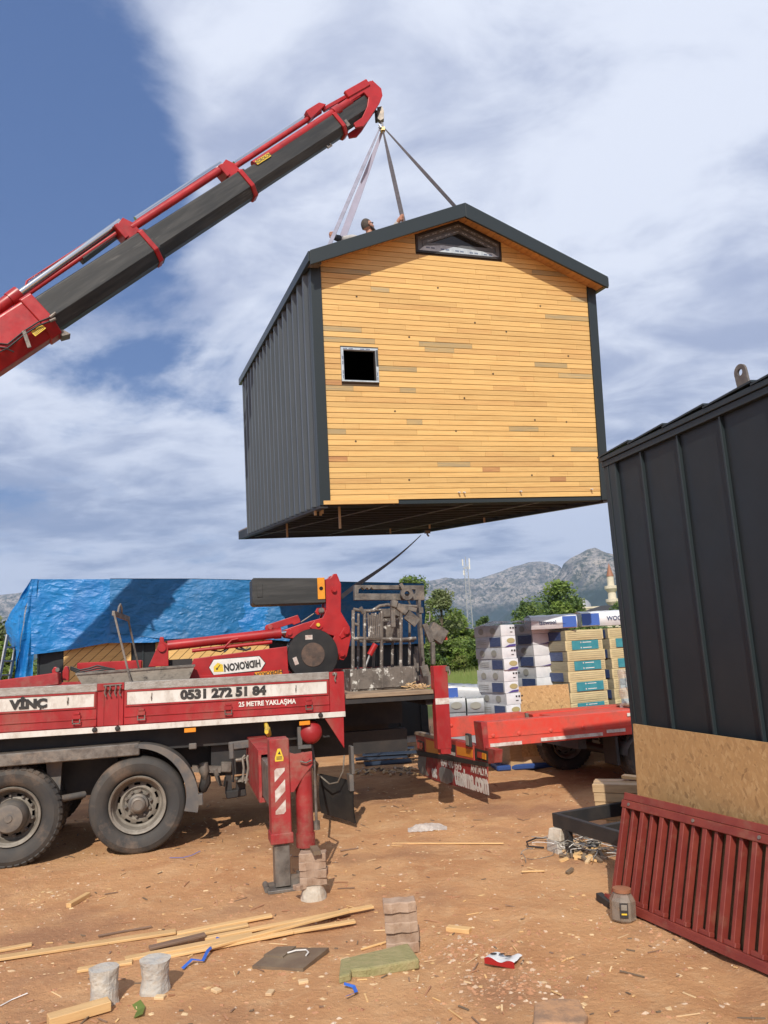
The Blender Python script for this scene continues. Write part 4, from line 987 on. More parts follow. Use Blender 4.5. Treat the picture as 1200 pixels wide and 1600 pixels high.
def wheel(parent, x, y, z, tm, kind, s=1.0, rot=0.0):
    w = bpy.data.objects.new('wheel', None); COL.objects.link(w); w.parent = parent; w.matrix_local = M4(x, y, z, 0, 0, rot, s)
    link('tyre', tm, w, M4(0, .14, 0)); 
    link('rim', RIM, w, M4(0, .035 if kind == 'steer' else .05, 0))
    if kind == 'steer':
        q = MB(); q.mats = ['hub_grey']; q.lathe([(.105, .13), (.10, .075), (.078, .068), (.074, .03), (.062, .018), (.05, .015), (.046, .022), (0, .022)], 30, 'Y'); part('hub', q, w, bevel=0)
        R_, d, n = .128, .125, 10
    else:
        q = MB(); q.mats = ['hub_grey']; q.lathe([(.16, .12), (.155, .0), (.135, -.03), (.13, -.055), (.10, -.06), (.04, -.062), (.035, -.072), (0, -.072)], 30, 'Y'); part('hub', q, w)
        R_, d, n = .195, .145, 10
    for k in range(n):
        t = 2*math.pi*(k+.3)/n; link('wheel_nut', nutm, w, M4(R_*math.cos(t), d, R_*math.sin(t)) @ Matrix.Scale(1.15, 4))
    return w
def truck():
    T = TK; LB = -3.4
    def bp(name, x0, x1, y0, y1, z0, z1, m, c=.004, bevel=0, parent=None):
        q = MB(); q.mats = [m]; q.box(x0, x1, y0, y1, z0, z1, c); return part(name, q, parent or T, None, BM if parent is None else None, bevel)
    # side boards
    for a, e in ((LB, -.425), (-.155, 2.04)):
        sb = bp('side_board', a, e, .0, .045, 1.30, 1.655, 'crimson')
        q = MB(); q.mats = ['crimson']
        q.box(a+.012, e-.012, -.014, -.0, 1.638, 1.655, .002); q.box(a+.012, e-.012, -.014, -.0, 1.487, 1.504, .002); q.box(a+.012, a+.028, -.014, -.0, 1.504, 1.638, .002); q.box(e-.028, e-.012, -.014, -.0, 1.504, 1.638, .002)
        q.box(a+.005, e-.005, -.010, 0, 1.378, 1.396, .003); q.box(a+.005, e-.005, -.006, 0, 1.305, 1.325, .002); part('pressed_rib', q, sb)
        q = MB(); q.mats = ['white_paint']; q.box(a+.03, e-.03, -.006, -.0005, 1.506, 1.636); part('white_panel', q, sb)
        q = MB(); q.mats = ['tread_plate']; q.box(a, e, -.012, .06, 1.657, 1.74, .004)
        x = a+.02
        while x < e-.02:
            for r_ in range(4):
                zz = 1.667+r_*.019; s_ = 1 if (r_+int(x*100)) % 2 else -1; q.bar((x, -.0135, zz), (x+.011, -.0135, zz+.008*s_), .002, .0035)
            x += .021
        part('tread_cap', q, T, None, BM)
    bp('end_post', 2.042, 2.215, -.006, .10, 1.235, 1.735, 'crimson', .005)
    bp('bed_post', -.42, -.16, .0, .08, 1.30, 1.73, 'crimson', .005)
    q = MB(); q.mats = ['crimson']; q.box(-.425, -.155, -.02, .0, 1.665, 1.738, .004); q.box(-.37, -.355, -.008, .0, 1.305, 1.66); q.box(-.225, -.21, -.008, .0, 1.305, 1.66); part('post_cap', q, T, None, BM)
    bp('lower_rail', LB, 2.215, .002, .09, 1.236, 1.298, 'crimson', .003)
    bp('white_strip', LB, 2.2145, -.012, .0, 1.238, 1.296, 'white_paint', .002)
    q = MB(); q.mats = ['rubber_black']; q.lathe([(.0, -.03), (.018, -.028), (.026, -.015), (.026, .0)], 16, 'Y'); me = q.mesh('rubber_buffer')
    for x in (-.44, -.215, 1.93): link('rubber_buffer', me, T, BM @ M4(x, -.012, 1.272))
    # latches and handles
    q = MB(); q.mats = ['crimson']; q.box(-.04, .04, -.022, 0, .03, .075, .003); q.box(-.03, .03, -.03, -.0, .075, .10, .003)
    q.mat('steel_worn'); q.bar((-.035, -.035, .03), (-.035, -.035, -.015), .01, .01); q.bar((.035, -.035, .03), (.035, -.035, -.015), .01, .01); q.bar((-.04, -.035, -.012), (.04, -.035, -.012), .01, .014); me = q.mesh('board_latch')
    for x in (-2.2, -.62, .02, .92, 1.80): link('board_latch', me, T, BM @ M4(x, -.004, 1.36))
    q = MB(); q.mats = ['steel_worn']; q.bar((0, -.014, -.03), (.004, -.014, .045), .006, .012); q.bar((0, -.02, -.01), (.0, -.006, .0), .01, .03); me = q.mesh('hook_tab')
    for x in (-2.4, -.71, .12, 1.66): link('hook_tab', me, T, BM @ M4(x, 0, 1.57))
    q = MB(); q.mats = ['steel_worn']
    for x in (-.345, -.30, -.245, -.20): q.tube([(x, -.025, 1.72), (x+.01, -.04, 1.69), (x-.004, -.03, 1.64), (x+.012, -.028, 1.60)], .008, 6)
    q.bar((-.36, -.03, 1.715), (-.18, -.03, 1.72), .012, .012); part('chain_hook', q, T, None, BM)
    q = MB(); q.mats = ['steel_worn']; q.tube([(2.10, -.02, 1.73), (2.115, -.035, 1.70), (2.10, -.03, 1.66), (2.11, -.03, 1.63)], .009, 6); q.box(2.08, 2.13, -.02, 0, 1.70, 1.73); part('chain_hook', q, T, None, BM)
    # lettering
    text('side_lettering', '0531 272 51 84', T, BM @ M4(.875, -.009, 1.571) @ FACE, .128, 'black_print', .013, 1.12, .001, space=1.0)
    text('side_lettering', '25 METRE YAKLAŞMA', T, BM @ M4(1.345, -.0085, 1.437) @ FACE, .070, 'white_print', .006, .92, .001)
    text('side_lettering', 'VİNÇ', T, BM @ M4(-.91, -.0155, 1.566) @ FACE, .118, 'black_print', .014, 1.15, .001, align='RIGHT')
    # bed floor, front wall
    bp('bed_floor', LB, 2.2, .06, 2.3, 1.30, 1.345, 'steel_worn', 0); bp('far_side_board', LB, 3.4, 2.3, 2.345, 1.24, 1.72, 'crimson')
    # rear deck and rear post
    bp('rear_post', 3.285, 3.455, -.004, .13, .80, 1.745, 'crimson', .006)
    poly_part('post_foot', [(683, 1142), (702, 1142), (705, 1178), (690, 1178)], .0, .12, 'crimson', T)
    q = MB(); q.mats = ['white_tape']; q.box(3.286, 3.454, -.007, -.0045, 1.305, 1.375); part('reflective_band', q, T, None, BM)
    q = MB(); q.mats = ['steel_worn']; q.box(3.43, 3.475, -.02, .03, 1.68, 1.735); q.tube([(3.47, -.02, 1.70), (3.475, -.03, 1.66), (3.46, -.03, 1.63)], .01, 6); part('post_hinge', q, T, None, BM)
    r = random.Random(4)
    for k in range(6):
        y0 = .0+k*.38; m = MB(); m.mats = ['deck_wood']; m.box(2.225+r.uniform(0, .01), 3.27, y0, y0+.365, 1.43, 1.478+r.uniform(0, .006), .004); part('deck_plank', m, T, None, BM)
    bp('deck_frame', 2.22, 3.28, .02, .08, 1.37, 1.428, 'chassis_black', 0); bp('deck_frame', 2.22, 3.28, 2.2, 2.26, 1.37, 1.428, 'chassis_black', 0)
    bp('deck_frame', 3.2, 3.28, .09, 2.19, 1.30, 1.428, 'chassis_black', 0)
    bp('dark_void_box', 2.24, 3.2, 1.15, 2.2, 1.02, 1.368, 'chassis_black', 0)  # black box paints in the shaded void below the rear deck
    # gusset and tank end
    poly_part('rear_gusset', [(506, 1120), (537, 1117), (538, 1169)], .0, .04, 'crimson', T, bevel=.003)
    q = MB(); q.mats = ['crimson']; x, z = tl(487, 1145, .05); q.lathe([(.0, -.045), (.05, -.038), (.09, -.02), (.118, .01), (.125, .03), (.125, .5)], 32, 'Y'); part('air_tank', q, T, None, M4(x, .06, z))
    q = MB(); q.mats = ['plastic_grey']; x, z = tl(469, 1150, .1); q.box(x-.03, x+.02, .08, .14, z-.10, z+.10, .004); q.box(x-.03, x+.12, .08, .14, z-.14, z-.10, .004); part('tank_bracket', q, T)
    # chassis
    bp('chassis', LB-2, 3.1, .62, .78, .74, 1.0, 'chassis_black', 0); bp('chassis', LB-2, 3.1, 1.50, 1.66, .74, 1.0, 'chassis_black', 0)
    bp('subframe', LB, 2.15, .25, 2.05, 1.001, 1.234, 'chassis_black', 0)
    bp('underside_box', .75, 1.9, .35, .60, .66, 1.0, 'chassis_black', 0); bp('underside_box', -.95, -.25, .5, .6, .55, 1.0, 'chassis_black', 0)
    q = MB(); q.mats = ['amber']; x, z = tl(297, 1141); q.box(x-.06, x+.06, -.002, .01, z-.022, z+.022, .003); me = q.mesh('side_marker'); link('side_marker', me, T)
    x2, z2 = tl(476, 1127); link('side_marker', me, T, M4(x2-x, 0, z2-z-.02))
    # mudguards
    q = MB(); q.mats = ['steel_worn']; q.box(-2.2, .02, -.03, .32, .985, 1.108, .01); o = part('mudguard_rail', q, T)
    q = MB(); q.mats = ['plastic_grey']; n = 22
    def mg(rr, w0, w1):
        vs = []
        for i in range(n+1):
            t = rad(93-105*i/n); vs += [(rr*math.cos(t), w0, .485+rr*math.sin(t)), (rr*math.cos(t), w1, .485+rr*math.sin(t)), ((rr-.04-.10*i/n)*math.cos(t), w0-.0, .485+(rr-.04-.10*i/n)*math.sin(t)), ((rr-.012)*math.cos(t), w1, .485+(rr-.012)*math.sin(t)), ((rr-.04-.10*i/n)*math.cos(t), w0+.012, .485+(rr-.04-.10*i/n)*math.sin(t))]
        fs = []
        for i in range(n):
            a, b_ = i*5, i*5+5; fs += [(a, a+1, b_+1, b_), (a, b_, b_+2, a+2), (a+2, b_+2, b_+4, a+4), (a+1, a+3, b_+3, b_+1)]
        return vs, fs
    q.add(*mg(.615, -.03, .34), True); part('mudguard', q, T)
    q = MB(); q.mats = ['plastic_grey']; q.box(.60, .66, -.03, .06, .42, .54, .01); q.box(.52, .60, -.035, .02, 1.0, 1.06, .008); part('mudguard_bracket', q, T)
    q = MB(); q.mats = ['plastic_grey']; q.prism([(-.92, 1.0), (-.76, 1.0), (-.78, .60), (-.82, .55), (-.87, .56)], .18, .24); q.cyl((-.83, .1, .60), (-.55, .3, .60), .035, 10); part('spring_hanger', q, T)
    wheel(T, 0, .0, .485, T_PLAIN, 'steer'); w = wheel(T, -1.22, .02, .487, T_LUG, 'drive', 1.0, .4); wheel(T, -1.22, .36, .487, T_LUG, 'drive')
    for x, y in ((0, 2.15), (-1.22, 1.9)):
        wheel(T, x, y, .487, T_LUG, 'drive')
    q = MB(); q.mats = ['chassis_black']; q.cyl((0, .2, .487), (0, 2.2, .487), .07, 12); q.cyl((-1.22, .2, .487), (-1.22, 2.2, .487), .10, 12); part('axle', q, T)
    # guard frame, valves and hoses behind the wheel
    q = MB(); q.mats = ['plastic_grey']
    P = lambda a, b_, y=.05: Vector((tl(a, b_, y)[0], y, tl(a, b_, y)[1]))
    q.bar(P(357, 1166), P(424, 1158), .05, .085, c=.01); q.bar(P(361, 1160), P(362, 1186), .05, .075, c=.01); q.bar(P(398, 1166), P(400, 1222), .04, .03); part('guard_frame', q, T)
    q = MB(); q.mats = ['steel_worn']; q.bar(P(300, 1201, .3), P(345, 1202, .3), .06, .07); q.bar(P(345, 1198, .3), P(362, 1198, .3), .08, .11, c=.01); q.cyl(P(368, 1188, .1), P(398, 1184, .1), .022, 10)
    q.tube([P(318, 1192, .28), P(319, 1205, .28), P(320, 1218, .28)], [.05, .06, .02], 10); q.tube([P(336, 1202, .28), P(341, 1218, .28), P(345, 1228, .28)], [.03, .025, .015], 8); part('suspension_arm', q, T)
    q = MB(); q.mats = ['chassis_black']; q.bar(P(357, 1205, .35), P(357, 1240, .35), .07, .06); q.bar(P(353, 1241, .35), P(384, 1236, .35), .16, .08, c=.01); q.bar(P(376, 1222, .35), P(376, 1236, .35), .1, .1); part('stabiliser_foot', q, T)
    q = MB(); q.mats = ['chassis_black']; q.tube([P(322, 1208, .32), P(321, 1222, .32), P(316, 1234, .32), P(312, 1238, .32)], [.05, .06, .05, .02], 8); part('shock_absorber', q, T)
    q = MB(); q.mats = ['cable_black']; q.tube([P(341, 1212, .25), P(344, 1226, .25), P(350, 1229, .25), P(352, 1214, .25)], .011, 6); part('hose', q, T); q = MB(); q.mats = ['cable_black']; q.tube([P(363, 1184, .03), P(365, 1205, .03), P(364, 1222, .03)], .014, 6); part('hose', q, T)
    q = MB(); q.mats = ['rim_dusty']; q.tube([P(379, 1222, .04), P(381, 1200, .03), P(379, 1184, .03), P(383, 1180, .03)], .013, 7); q.tube([P(384, 1224, .04), P(388, 1200, .03), P(386, 1184, .03), P(388, 1180, .03)], .013, 7)
    q.bar(P(368, 1218, .3), P(402, 1212, .3), .3, .02); part('valve_lever', q, T)
    # mud flap at the rear
    q = MB(); q.mats = ['plastic_grey']; x, z = tl(550, 1166, .02); q.box(x-.02, x+.015, -.0, .13, z-.30, z, .005); q.box(x-.05, x-.0, .0, .15, z-.48, z-.302, .005); part('flap_bracket', q, T)
    q = MB(); q.mats = ['rubber_black']
    def fl(u, v): return (2.30-.26*u-.02*math.sin(v*3)+.012*math.sin(u*5), .0+.62*u, .50-.44*v+.03*u)
    q.grid(fl, 10, 10); q.grid(lambda u, v: tuple(Vector(fl(u, v))+Vector((-.012, 0, 0))), 10, 10); part('mud_flap', q, T)
    q = MB(); q.mats = ['rim_dusty']; q.tube([P(538, 1180, .0), P(536, 1205, .0), P(528, 1222, .1), P(515, 1225, .2), P(497, 1210, .4)], .009, 6); part('hose', q, T)
    # outrigger ------------------------------------------------------
    OG = bpy.data.objects.new('outrigger', None); COL.objects.link(OG); OG.parent = T
    Y0 = -1.88; L_ = lambda a, b_, y=Y0: tl(a, b_, y)
    x0, zt_ = L_(419, 1156); x1, _ = L_(452, 1156); _, zb_ = L_(440, 1308); x2, _ = L_(456, 1310); xs0 = .5*(x0+L_(427, 1308)[0]); xs1 = .5*(x1+x2)
    q = MB(); q.mats = ['dusty_red']; q.box(xs0, xs1, Y0, Y0+.20, zb_, zt_, .008); q.box(xs0-.012, xs1+.012, Y0-.012, Y0+.212, zb_-.055, zb_+.03, .006); part('outrigger_leg', q, OG)
    q = MB(); q.mats = ['steel_worn']; q.box(xs0+.02, xs1-.02, Y0+.02, Y0+.18, .03, zb_-.04, .004); part('inner_leg', q, OG)
    q = MB(); q.mats = ['steel_worn']; q.box(xs0-.05, xs1+.12, Y0-.03, Y0+.24, -.005, .02, .004); q.cyl((xs0-.05, Y0+.02, .02), (xs0-.05, Y0+.2, .02), .025, 10); q.box(xs1-.02, xs1+.10, Y0+.04, Y0+.06, .02, .11); q.cyl((xs1+.06, Y0+.03, .10), (xs1+.06, Y0+.14, .10), .018, 8); part('foot_plate', q, OG)
    cxm, _ = L_(475, 1240, Y0+.1); _, zc0 = L_(475, 1308, Y0+.1); _, zc1 = L_(470, 1176, Y0+.1)
    q = MB(); q.mats = ['dusty_red']; q.cyl((cxm, Y0+.1, zc0-.04), (cxm, Y0+.1, zc1-.04), .073, 26); q.cyl((cxm, Y0+.1, zc0-.075), (cxm, Y0+.1, zc0+.035), .082, 26); part('outrigger_cylinder', q, OG)
    q = MB(); q.mats = ['steel_worn']; q.cyl((cxm-.03, Y0+.1, .10), (cxm-.03, Y0+.1, zc0-.05), .022, 12); part('cylinder_rod', q, OG)
    q = MB(); q.mats = ['dusty_red']; zg = zt_-.12
    q.prism([(xs1-.01, zg), (xs1+.05, zg-.02), (cxm+.07, zg-.01), (cxm+.072, zg-.12), (cxm-.02, zg-.22), (xs1+.03, zg-.33), (xs1-.01, zg-.33)], Y0+.02, Y0+.045); q.cyl((cxm+.015, Y0-.0, zg-.06), (cxm+.015, Y0+.2, zg-.06), .03, 14); part('gusset_plate', q, OG)
    q = MB(); q.mats = ['steel_worn']; q.tube([(cxm-.04, Y0-.01, zg-.08), (cxm+.01, Y0-.015, zg-.095), (cxm+.06, Y0-.01, zg-.08)], .007, 6); q.cyl((cxm+.10, Y0+.1, zg-.10), (cxm+.10, Y0+.1, zg-.62), .012, 8); q.cyl((cxm+.1, Y0+.1, zc0+.05), (cxm+.1, Y0+.1, zc0+.12), .03, 8); part('safety_chain', q, OG)
    q = MB(); q.mats = ['steel_worn']; q.box(xs0+.00, xs1-.03, Y0+.201, .3, zt_-.58, zt_-.24, .005); part('sliding_beam', q, OG)
    q = MB(); q.mats = ['dusty_red']; q.prism([(xs0-.03, zt_-.17), (xs1, zt_-.17), (xs1, zt_-.21), (xs0-.03, zt_-.21)], Y0+.75, .35); q.box(xs0-.03, xs0-.004, Y0+.75, .35, zt_-.60, zt_-.2101); q.box(xs0-.03, xs1, Y0+.75, .35, zt_-.64, zt_-.6001); part('beam_sleeve', q, OG)
    q = MB(); q.mats = ['cable_black']; q.tube([(cxm+.10, Y0+.1, zg-.10), (cxm+.16, Y0+.3, zg-.16), (cxm+.22, Y0+.9, zg-.45), (cxm+.34, Y0+1.5, zg-.40), (cxm+.4, .3, zg-.1)], .012, 6); part('hose', q, OG)
    q = MB(); q.mats = ['yellow']; q.tube([(xs1-.1, Y0+.9, zt_-.02), (xs1-.06, Y0+1.2, zt_-.02), (xs1-.02, -.4, zt_-.10), (xs1+.0, .1, zt_-.02)], [.02, .03, .03, .02], 7); part('yellow_lever', q, OG)
    # stickers
    w_ = xs1-xs0; sx0 = xs0+.035; sx1 = xs1-.045; sz0, sz1 = zb_+.20, zb_+.56; sz1 = L_(440, 1200)[1]; sz0 = L_(440, 1272)[1]
    q = MB(); q.mats = ['white_tape']
    def clipband(a, wd):
        poly = [(sx0, sz0), (sx1, sz0), (sx1, sz1), (sx0, sz1)]
        for s_, lim in ((1, a), (-1, -(a+wd))):
            out = []
            for i in range(len(poly)):
                p0, p1 = poly[i], poly[(i+1) % len(poly)]; f0 = s_*(p0[1]-p0[0]*1.0)-lim; f1 = s_*(p1[1]-p1[0]*1.0)-lim
                if f0 >= 0: out.append(p0)
                if f0*f1 < 0: t = f0/(f0-f1); out.append((p0[0]+(p1[0]-p0[0])*t, p0[1]+(p1[1]-p0[1])*t))
            poly = out
            if len(poly) < 3: return None
        return poly
    base = sz0-sx1
    for k in range(3):
        p = clipband(base+.02+k*.165, .095)
        if p: q.add([(a, Y0-.002, b_) for a, b_ in p], [tuple(range(len(p)))])
    part('reflective_stripe', q, OG)
    q = MB(); q.mats = ['yellow']; xc = (xs0+xs1)/2-.005; zc = zt_-.13; pp = [(xc-.035, zc-.055), (xc+.035, zc-.055), (xc+.038, zc-.03), (xc+.012, zc+.05), (xc-.012, zc+.05), (xc-.038, zc-.03)]; q.add([(a, Y0-.0022, b_) for a, b_ in pp], [(0, 1, 2, 3, 4, 5)]); o = part('warning_sticker', q, OG)
    q = MB(); q.mats = ['black_print']; q.add([(a, Y0-.003, b_) for a, b_ in [(xc-.012, zc+.005), (xc+.014, zc+.0), (xc+.004, zc+.03)]], [(0, 1, 2)]); 
    for k in range(3): q.add([(xc-.024, Y0-.003, zc-.02-k*.010), (xc+.024, Y0-.003, zc-.02-k*.010), (xc+.024, Y0-.003, zc-.015-k*.010), (xc-.024, Y0-.003, zc-.015-k*.010)], [(0, 1, 2, 3)])
    part('sticker_print', q, OG)
truck()

# ---------------------------------------------------------------- boom
B0 = gy(0, 543, 10.05); B1 = gy(570, 172, 12.45)
bx = (B1-B0).normalized(); by = Vector((0, 0, 1)).cross(bx).normalized(); bz = bx.cross(by)
BF = Matrix(((bx.x, by.x, bz.x, B0.x), (bx.y, by.y, bz.y, B0.y), (bx.z, by.z, bz.z, B0.z), (0, 0, 0, 1)))
def bl(px, py, y=0.0): return lp(BF, px, py, y)
def boom():
    inv = TKF.inverted()
    def sect(x0, x1, w, h, m, q=None, dz=0.0):
        q = q or MB(); q.mat(m); a, c = w/2, h/2
        pr = [(-a, c*.9), (-a*.85, c), (a*.85, c), (a, c*.9), (a, -c*.42), (a*.42, -c), (-a*.42, -c), (-a, -c*.42)]
        n = len(pr); v = [(x0, y, z+dz) for y, z in pr]+[(x1, y, z+dz) for y, z in pr]
        q.add(v, [tuple(range(n))[::-1], tuple(range(n, 2*n))]+[(i, (i+1) % n, n+(i+1) % n, n+i) for i in range(n)]); return q
    xa = bl(72, 500)[0]; xc2 = bl(222, 380)[0]; xc3 = bl(375, 283)[0]; xc4 = bl(527, 200)[0]; xt = bl(572, 170)[0]
    BR = bpy.data.objects.new('boom', sect(-5.2, xa, .50, .60, 'boom_red').mesh('boom')); COL.objects.link(BR); BR.parent = TK; BR.matrix_local = inv @ BF
    b = BR.modifiers.new('bevel', 'BEVEL'); b.width = .02; b.segments = 2; b.limit_method = 'ANGLE'
    P = lambda name, q, bev=0.0: part(name, q, BR, bevel=bev)
    P('boom_section', sect(xa-.1, xc2+.1, .42, .50, 'boom_black', dz=-.0), .006); P('boom_section', sect(xc2-.1, xc3+.1, .36, .43, 'boom_black', dz=.01), .006)
    P('boom_section', sect(xc3-.1, xc4+.1, .31, .37, 'boom_black', dz=.015), .006); P('boom_section', sect(xc4-.1, xt+.12, .26, .31, 'boom_black', dz=.03), .006)
    P('boom_collar', sect(xa-.16, xa+.02, .56, .65, 'boom_red'), .012)
    q = MB(); q.mats = ['steel_worn']; q.prism([(xa-.02, -.36), (xa+.10, -.40), (xa+.06, -.30), (xa, -.26)], -.1, .1); P('wear_pad', q)
    for x, w, h, top in ((xc2, .46, .53, .30), (xc3, .41, .47, .26), (xc4, .36, .42, .0)):
        P('boom_collar', sect(x-.03, x+.05, w, h, 'boom_red'), .01)
        if top:
            q = MB(); q.mats = ['boom_red']; q.prism([(x-.20, h*.5-.01), (x-.16, h*.5+top*.85), (x-.02, h*.5+top), (x+.05, h*.5+top*.55), (x+.06, h*.42)], -.13, .13); q.box(x-.22, x-.15, -.15, .12, h*.5+.02, h*.5+top*.9, .006); P('cylinder_bracket', q, .01)
    # hydraulic cylinders and rods along the top
    def rod(name, a, b_, r, m, y=-.05, n=20):
        q = MB(); q.mats = [m]; p = bl(*a, y); s = bl(*b_, y); q.cyl((p[0], y, p[1]), (s[0], y, s[1]), r, n); return P(name, q)
    rod('cylinder_tube', (-60, 522), (27, 460), .088, 'boom_red'); rod('cylinder_gland', (15, 469), (30, 458), .105, 'boom_red')
    rod('piston_rod', (28, 460), (188, 346), .050, 'chrome'); rod('guide_rail', (28, 470), (200, 352), .035, 'boom_red', -.02); rod('feed_pipe', (42, 439), (180, 350), .012, 'boom_red', -.08, 8); rod('feed_pipe', (75, 424), (183, 352), .010, 'boom_red', -.02, 8)
    rod('feed_pipe', (42, 439), (40, 447), .014, 'boom_red', -.08, 8)
    rod('piston_rod', (212, 343), (345, 256), .046, 'chrome', .02); rod('cylinder_tube', (205, 357), (347, 264), .060, 'boom_red', -.08)
    rod('piston_rod', (366, 256), (476, 184), .040, 'chrome', .03); rod('guide_rail', (365, 262), (500, 174), .045, 'boom_red', .0)
    rod('cylinder_tube', (396, 258), (548, 158), .068, 'boom_red', -.10); rod('cylinder_gland', (520, 177), (530, 170), .085, 'boom_red', -.10)
    q = MB(); q.mats = ['boom_red']; p = bl(485, 176); q.prism([(p[0]-.14, p[1]-.12), (p[0]-.12, p[1]+.04), (p[0]+.22, p[1]+.04), (p[0]+.32, p[1]-.05)], -.09, .09); P('cylinder_bracket', q, .01)
    q = MB(); q.mats = ['chassis_black']; p = bl(150, 385); q.bar((p[0]-.3, .05, p[1]-.02), (p[0]+.45, .05, p[1]+.03), .2, .10); P('hose_tray', q)
    # nameplate on the long cylinder
    p = bl(411, 248, -.17); an = math.atan2(bl(430, 236, -.17)[1]-p[1], bl(430, 236, -.17)[0]-p[0])
    q = MB(); q.mats = ['yellow']; q.box(-.16, .16, -.002, .0, -.035, .035); o = P('nameplate', q); o.matrix_local = M4(p[0], -.172, p[1], 0, 0, -an)
    text('nameplate_text', 'HİDROKON', o, M4(0, -.004, 0) @ FACE, .07, 'black_print', .003, .9, .0005)
    # head
    y0 = -.17
    cv = lambda a, b_: bl(a, b_, y0)
    hp = [(543, 147), (574, 130), (582, 125), (596, 138), (598, 149), (593, 162), (586, 172), (576, 188), (568, 197), (556, 199), (553, 192), (566, 183), (574, 166), (576, 152), (569, 144), (548, 158)]
    q = MB(); q.mats = ['boom_red']; q.prism([cv(*a) for a in hp], y0, y0+.04); q.prism([cv(*a) for a in hp], .13, .17); q.prism([cv(*a) for a in [(572, 131), (582, 125), (596, 138), (598, 149), (593, 162), (584, 160), (586, 146)]], y0+.0401, .1299); P('boom_head', q, .008)
    q = MB(); q.mats = ['boom_red']; a = bl(540, 150, -.14); b_ = bl(572, 133, -.14); q.bar((a[0], -.16, a[1]), (b_[0]+.05, -.16, b_[1]+.01), .07, .13, c=.01); P('head_arm', q)
    q = MB(); q.mats = ['boom_red']; q.bar((bl(505, 172, 0)[0], 0, bl(505, 172, 0)[1]), (bl(580, 130)[0], 0, bl(580, 130)[1]), .08, .07, c=.01); P('head_link', q)
    q = MB(); q.mats = ['steel_worn']; p = bl(511, 228); 
    q.bar((p[0]-.04, -.05, p[1]+.06), (p[0]-.05, -.05, p[1]-.05), .02, .03); q.bar((p[0]+.04, -.05, p[1]+.06), (p[0]+.03, -.05, p[1]-.05), .02, .03); q.bar((p[0]-.06, -.05, p[1]-.05), (p[0]+.05, -.05, p[1]-.05), .02, .03); P('under_lug', q)
    q = MB(); q.mats = ['steel_worn']; p = bl(542, 190, -.17); q.box(p[0]-.04, p[0]+.04, -.15, -.13, p[1]-.07, p[1]+.05); P('sensor_box', q)
    q = MB(); q.mats = ['yellow']; p = bl(62, 516, -.26); q.box(-.10, .09, -.003, 0, -.035, .035); q.prism([(-.02, .036), (.05, .036), (.015, .075)], -.003, 0); q.prism([(-.10, .036), (-.05, .036), (-.075, .06)], -.003, 0); o = P('warning_sticker', q); o.matrix_local = M4(bl(61, 516, -.252)[0], -.252, bl(61, 516, -.252)[1], 0, 0, -.06)
    q = MB(); q.mats = ['black_print']
    for k in range(3): q.box(-.08, .07, -.0045, -.0035, -.022+k*.018, -.016+k*.018)
    q.prism([(.0, .042), (.03, .042), (.015, .062)], -.0045, -.0035); part('sticker_print', q, o)
    def bp3(a, b_, y): v = bl(a, b_, y); return (v[0], y, v[1])
    q = MB(); q.mats = ['cable_black']
    for d in (0, 6): q.tube([bp3(-8, 536+d, -.26), bp3(12, 538+d, -.27), (bp3(38, 517+d, -.27)), bp3(60, 503+d, -.28), bp3(78, 496+d, -.29)], .011, 6)
    q.tube([bp3(-5, 552, -.26), bp3(10, 545, -.27), bp3(22, 550, -.265)], .010, 6); P('hydraulic_hose', q)
    q = MB(); q.mats = ['steel_worn']
    q.cyl(bp3(78, 496, -.29), bp3(87, 489, -.29), .022, 8); q.cyl(bp3(78, 502, -.29), bp3(87, 498, -.29), .022, 8); q.bar(bp3(37, 517, -.27), bp3(46, 543, -.27), .02, .05); P('hose_fitting', q)
    # end of the base section: column and knuckle, out of the picture at the left
    q = MB(); q.mats = ['boom_red']; 
    base = inv @ (BF @ Vector((-4.9, 0, -.2))); q.bar((base.x, base.y, base.z), (-4.3, 1.2, 1.4), .5, .55); q.box(-4.7, -3.8, .7, 1.7, 1.0, 1.9, .03); part('crane_column', q, TK)
    # hook block
    hk = TKF @ Vector((0, 0, 0)); H = gy(594, 178, 12.55); HKM = inv @ Matrix.Translation(H)
    q = MB(); q.mats = ['steel_worn']; q.prism([(-.05, .10), (.04, .12), (.07, .02), (.06, -.13), (.0, -.17), (-.05, -.13)], -.05, .05); o = link('hook_block', q.mesh('hook_block'), TK, HKM); 
    q = MB(); q.mats = ['boom_black']; q.box(-.10, -.052, -.04, .04, -.16, .06, .01); part('hook_cheek', q, o)
    q = MB(); q.mats = ['galv']; q.tube([(.0, 0, -.16), (.035, 0, -.21), (.03, 0, -.27), (-.01, 0, -.30), (-.045, 0, -.27)], [.018, .018, .02, .018, .01], 8); part('hook', q, o)
    q = MB(); q.mats = ['galv']; q.tube([(-.03, -.05, -.26), (.0, -.06, -.32), (.04, 0, -.34), (.0, .06, -.32), (-.03, .05, -.26)], .016, 8); q.mat('yellow'); q.box(.0, .07, -.05, .03, -.36, -.30); part('shackle', q, o)
    return H+Vector((0, 0, -.31))
HOOK = boom()

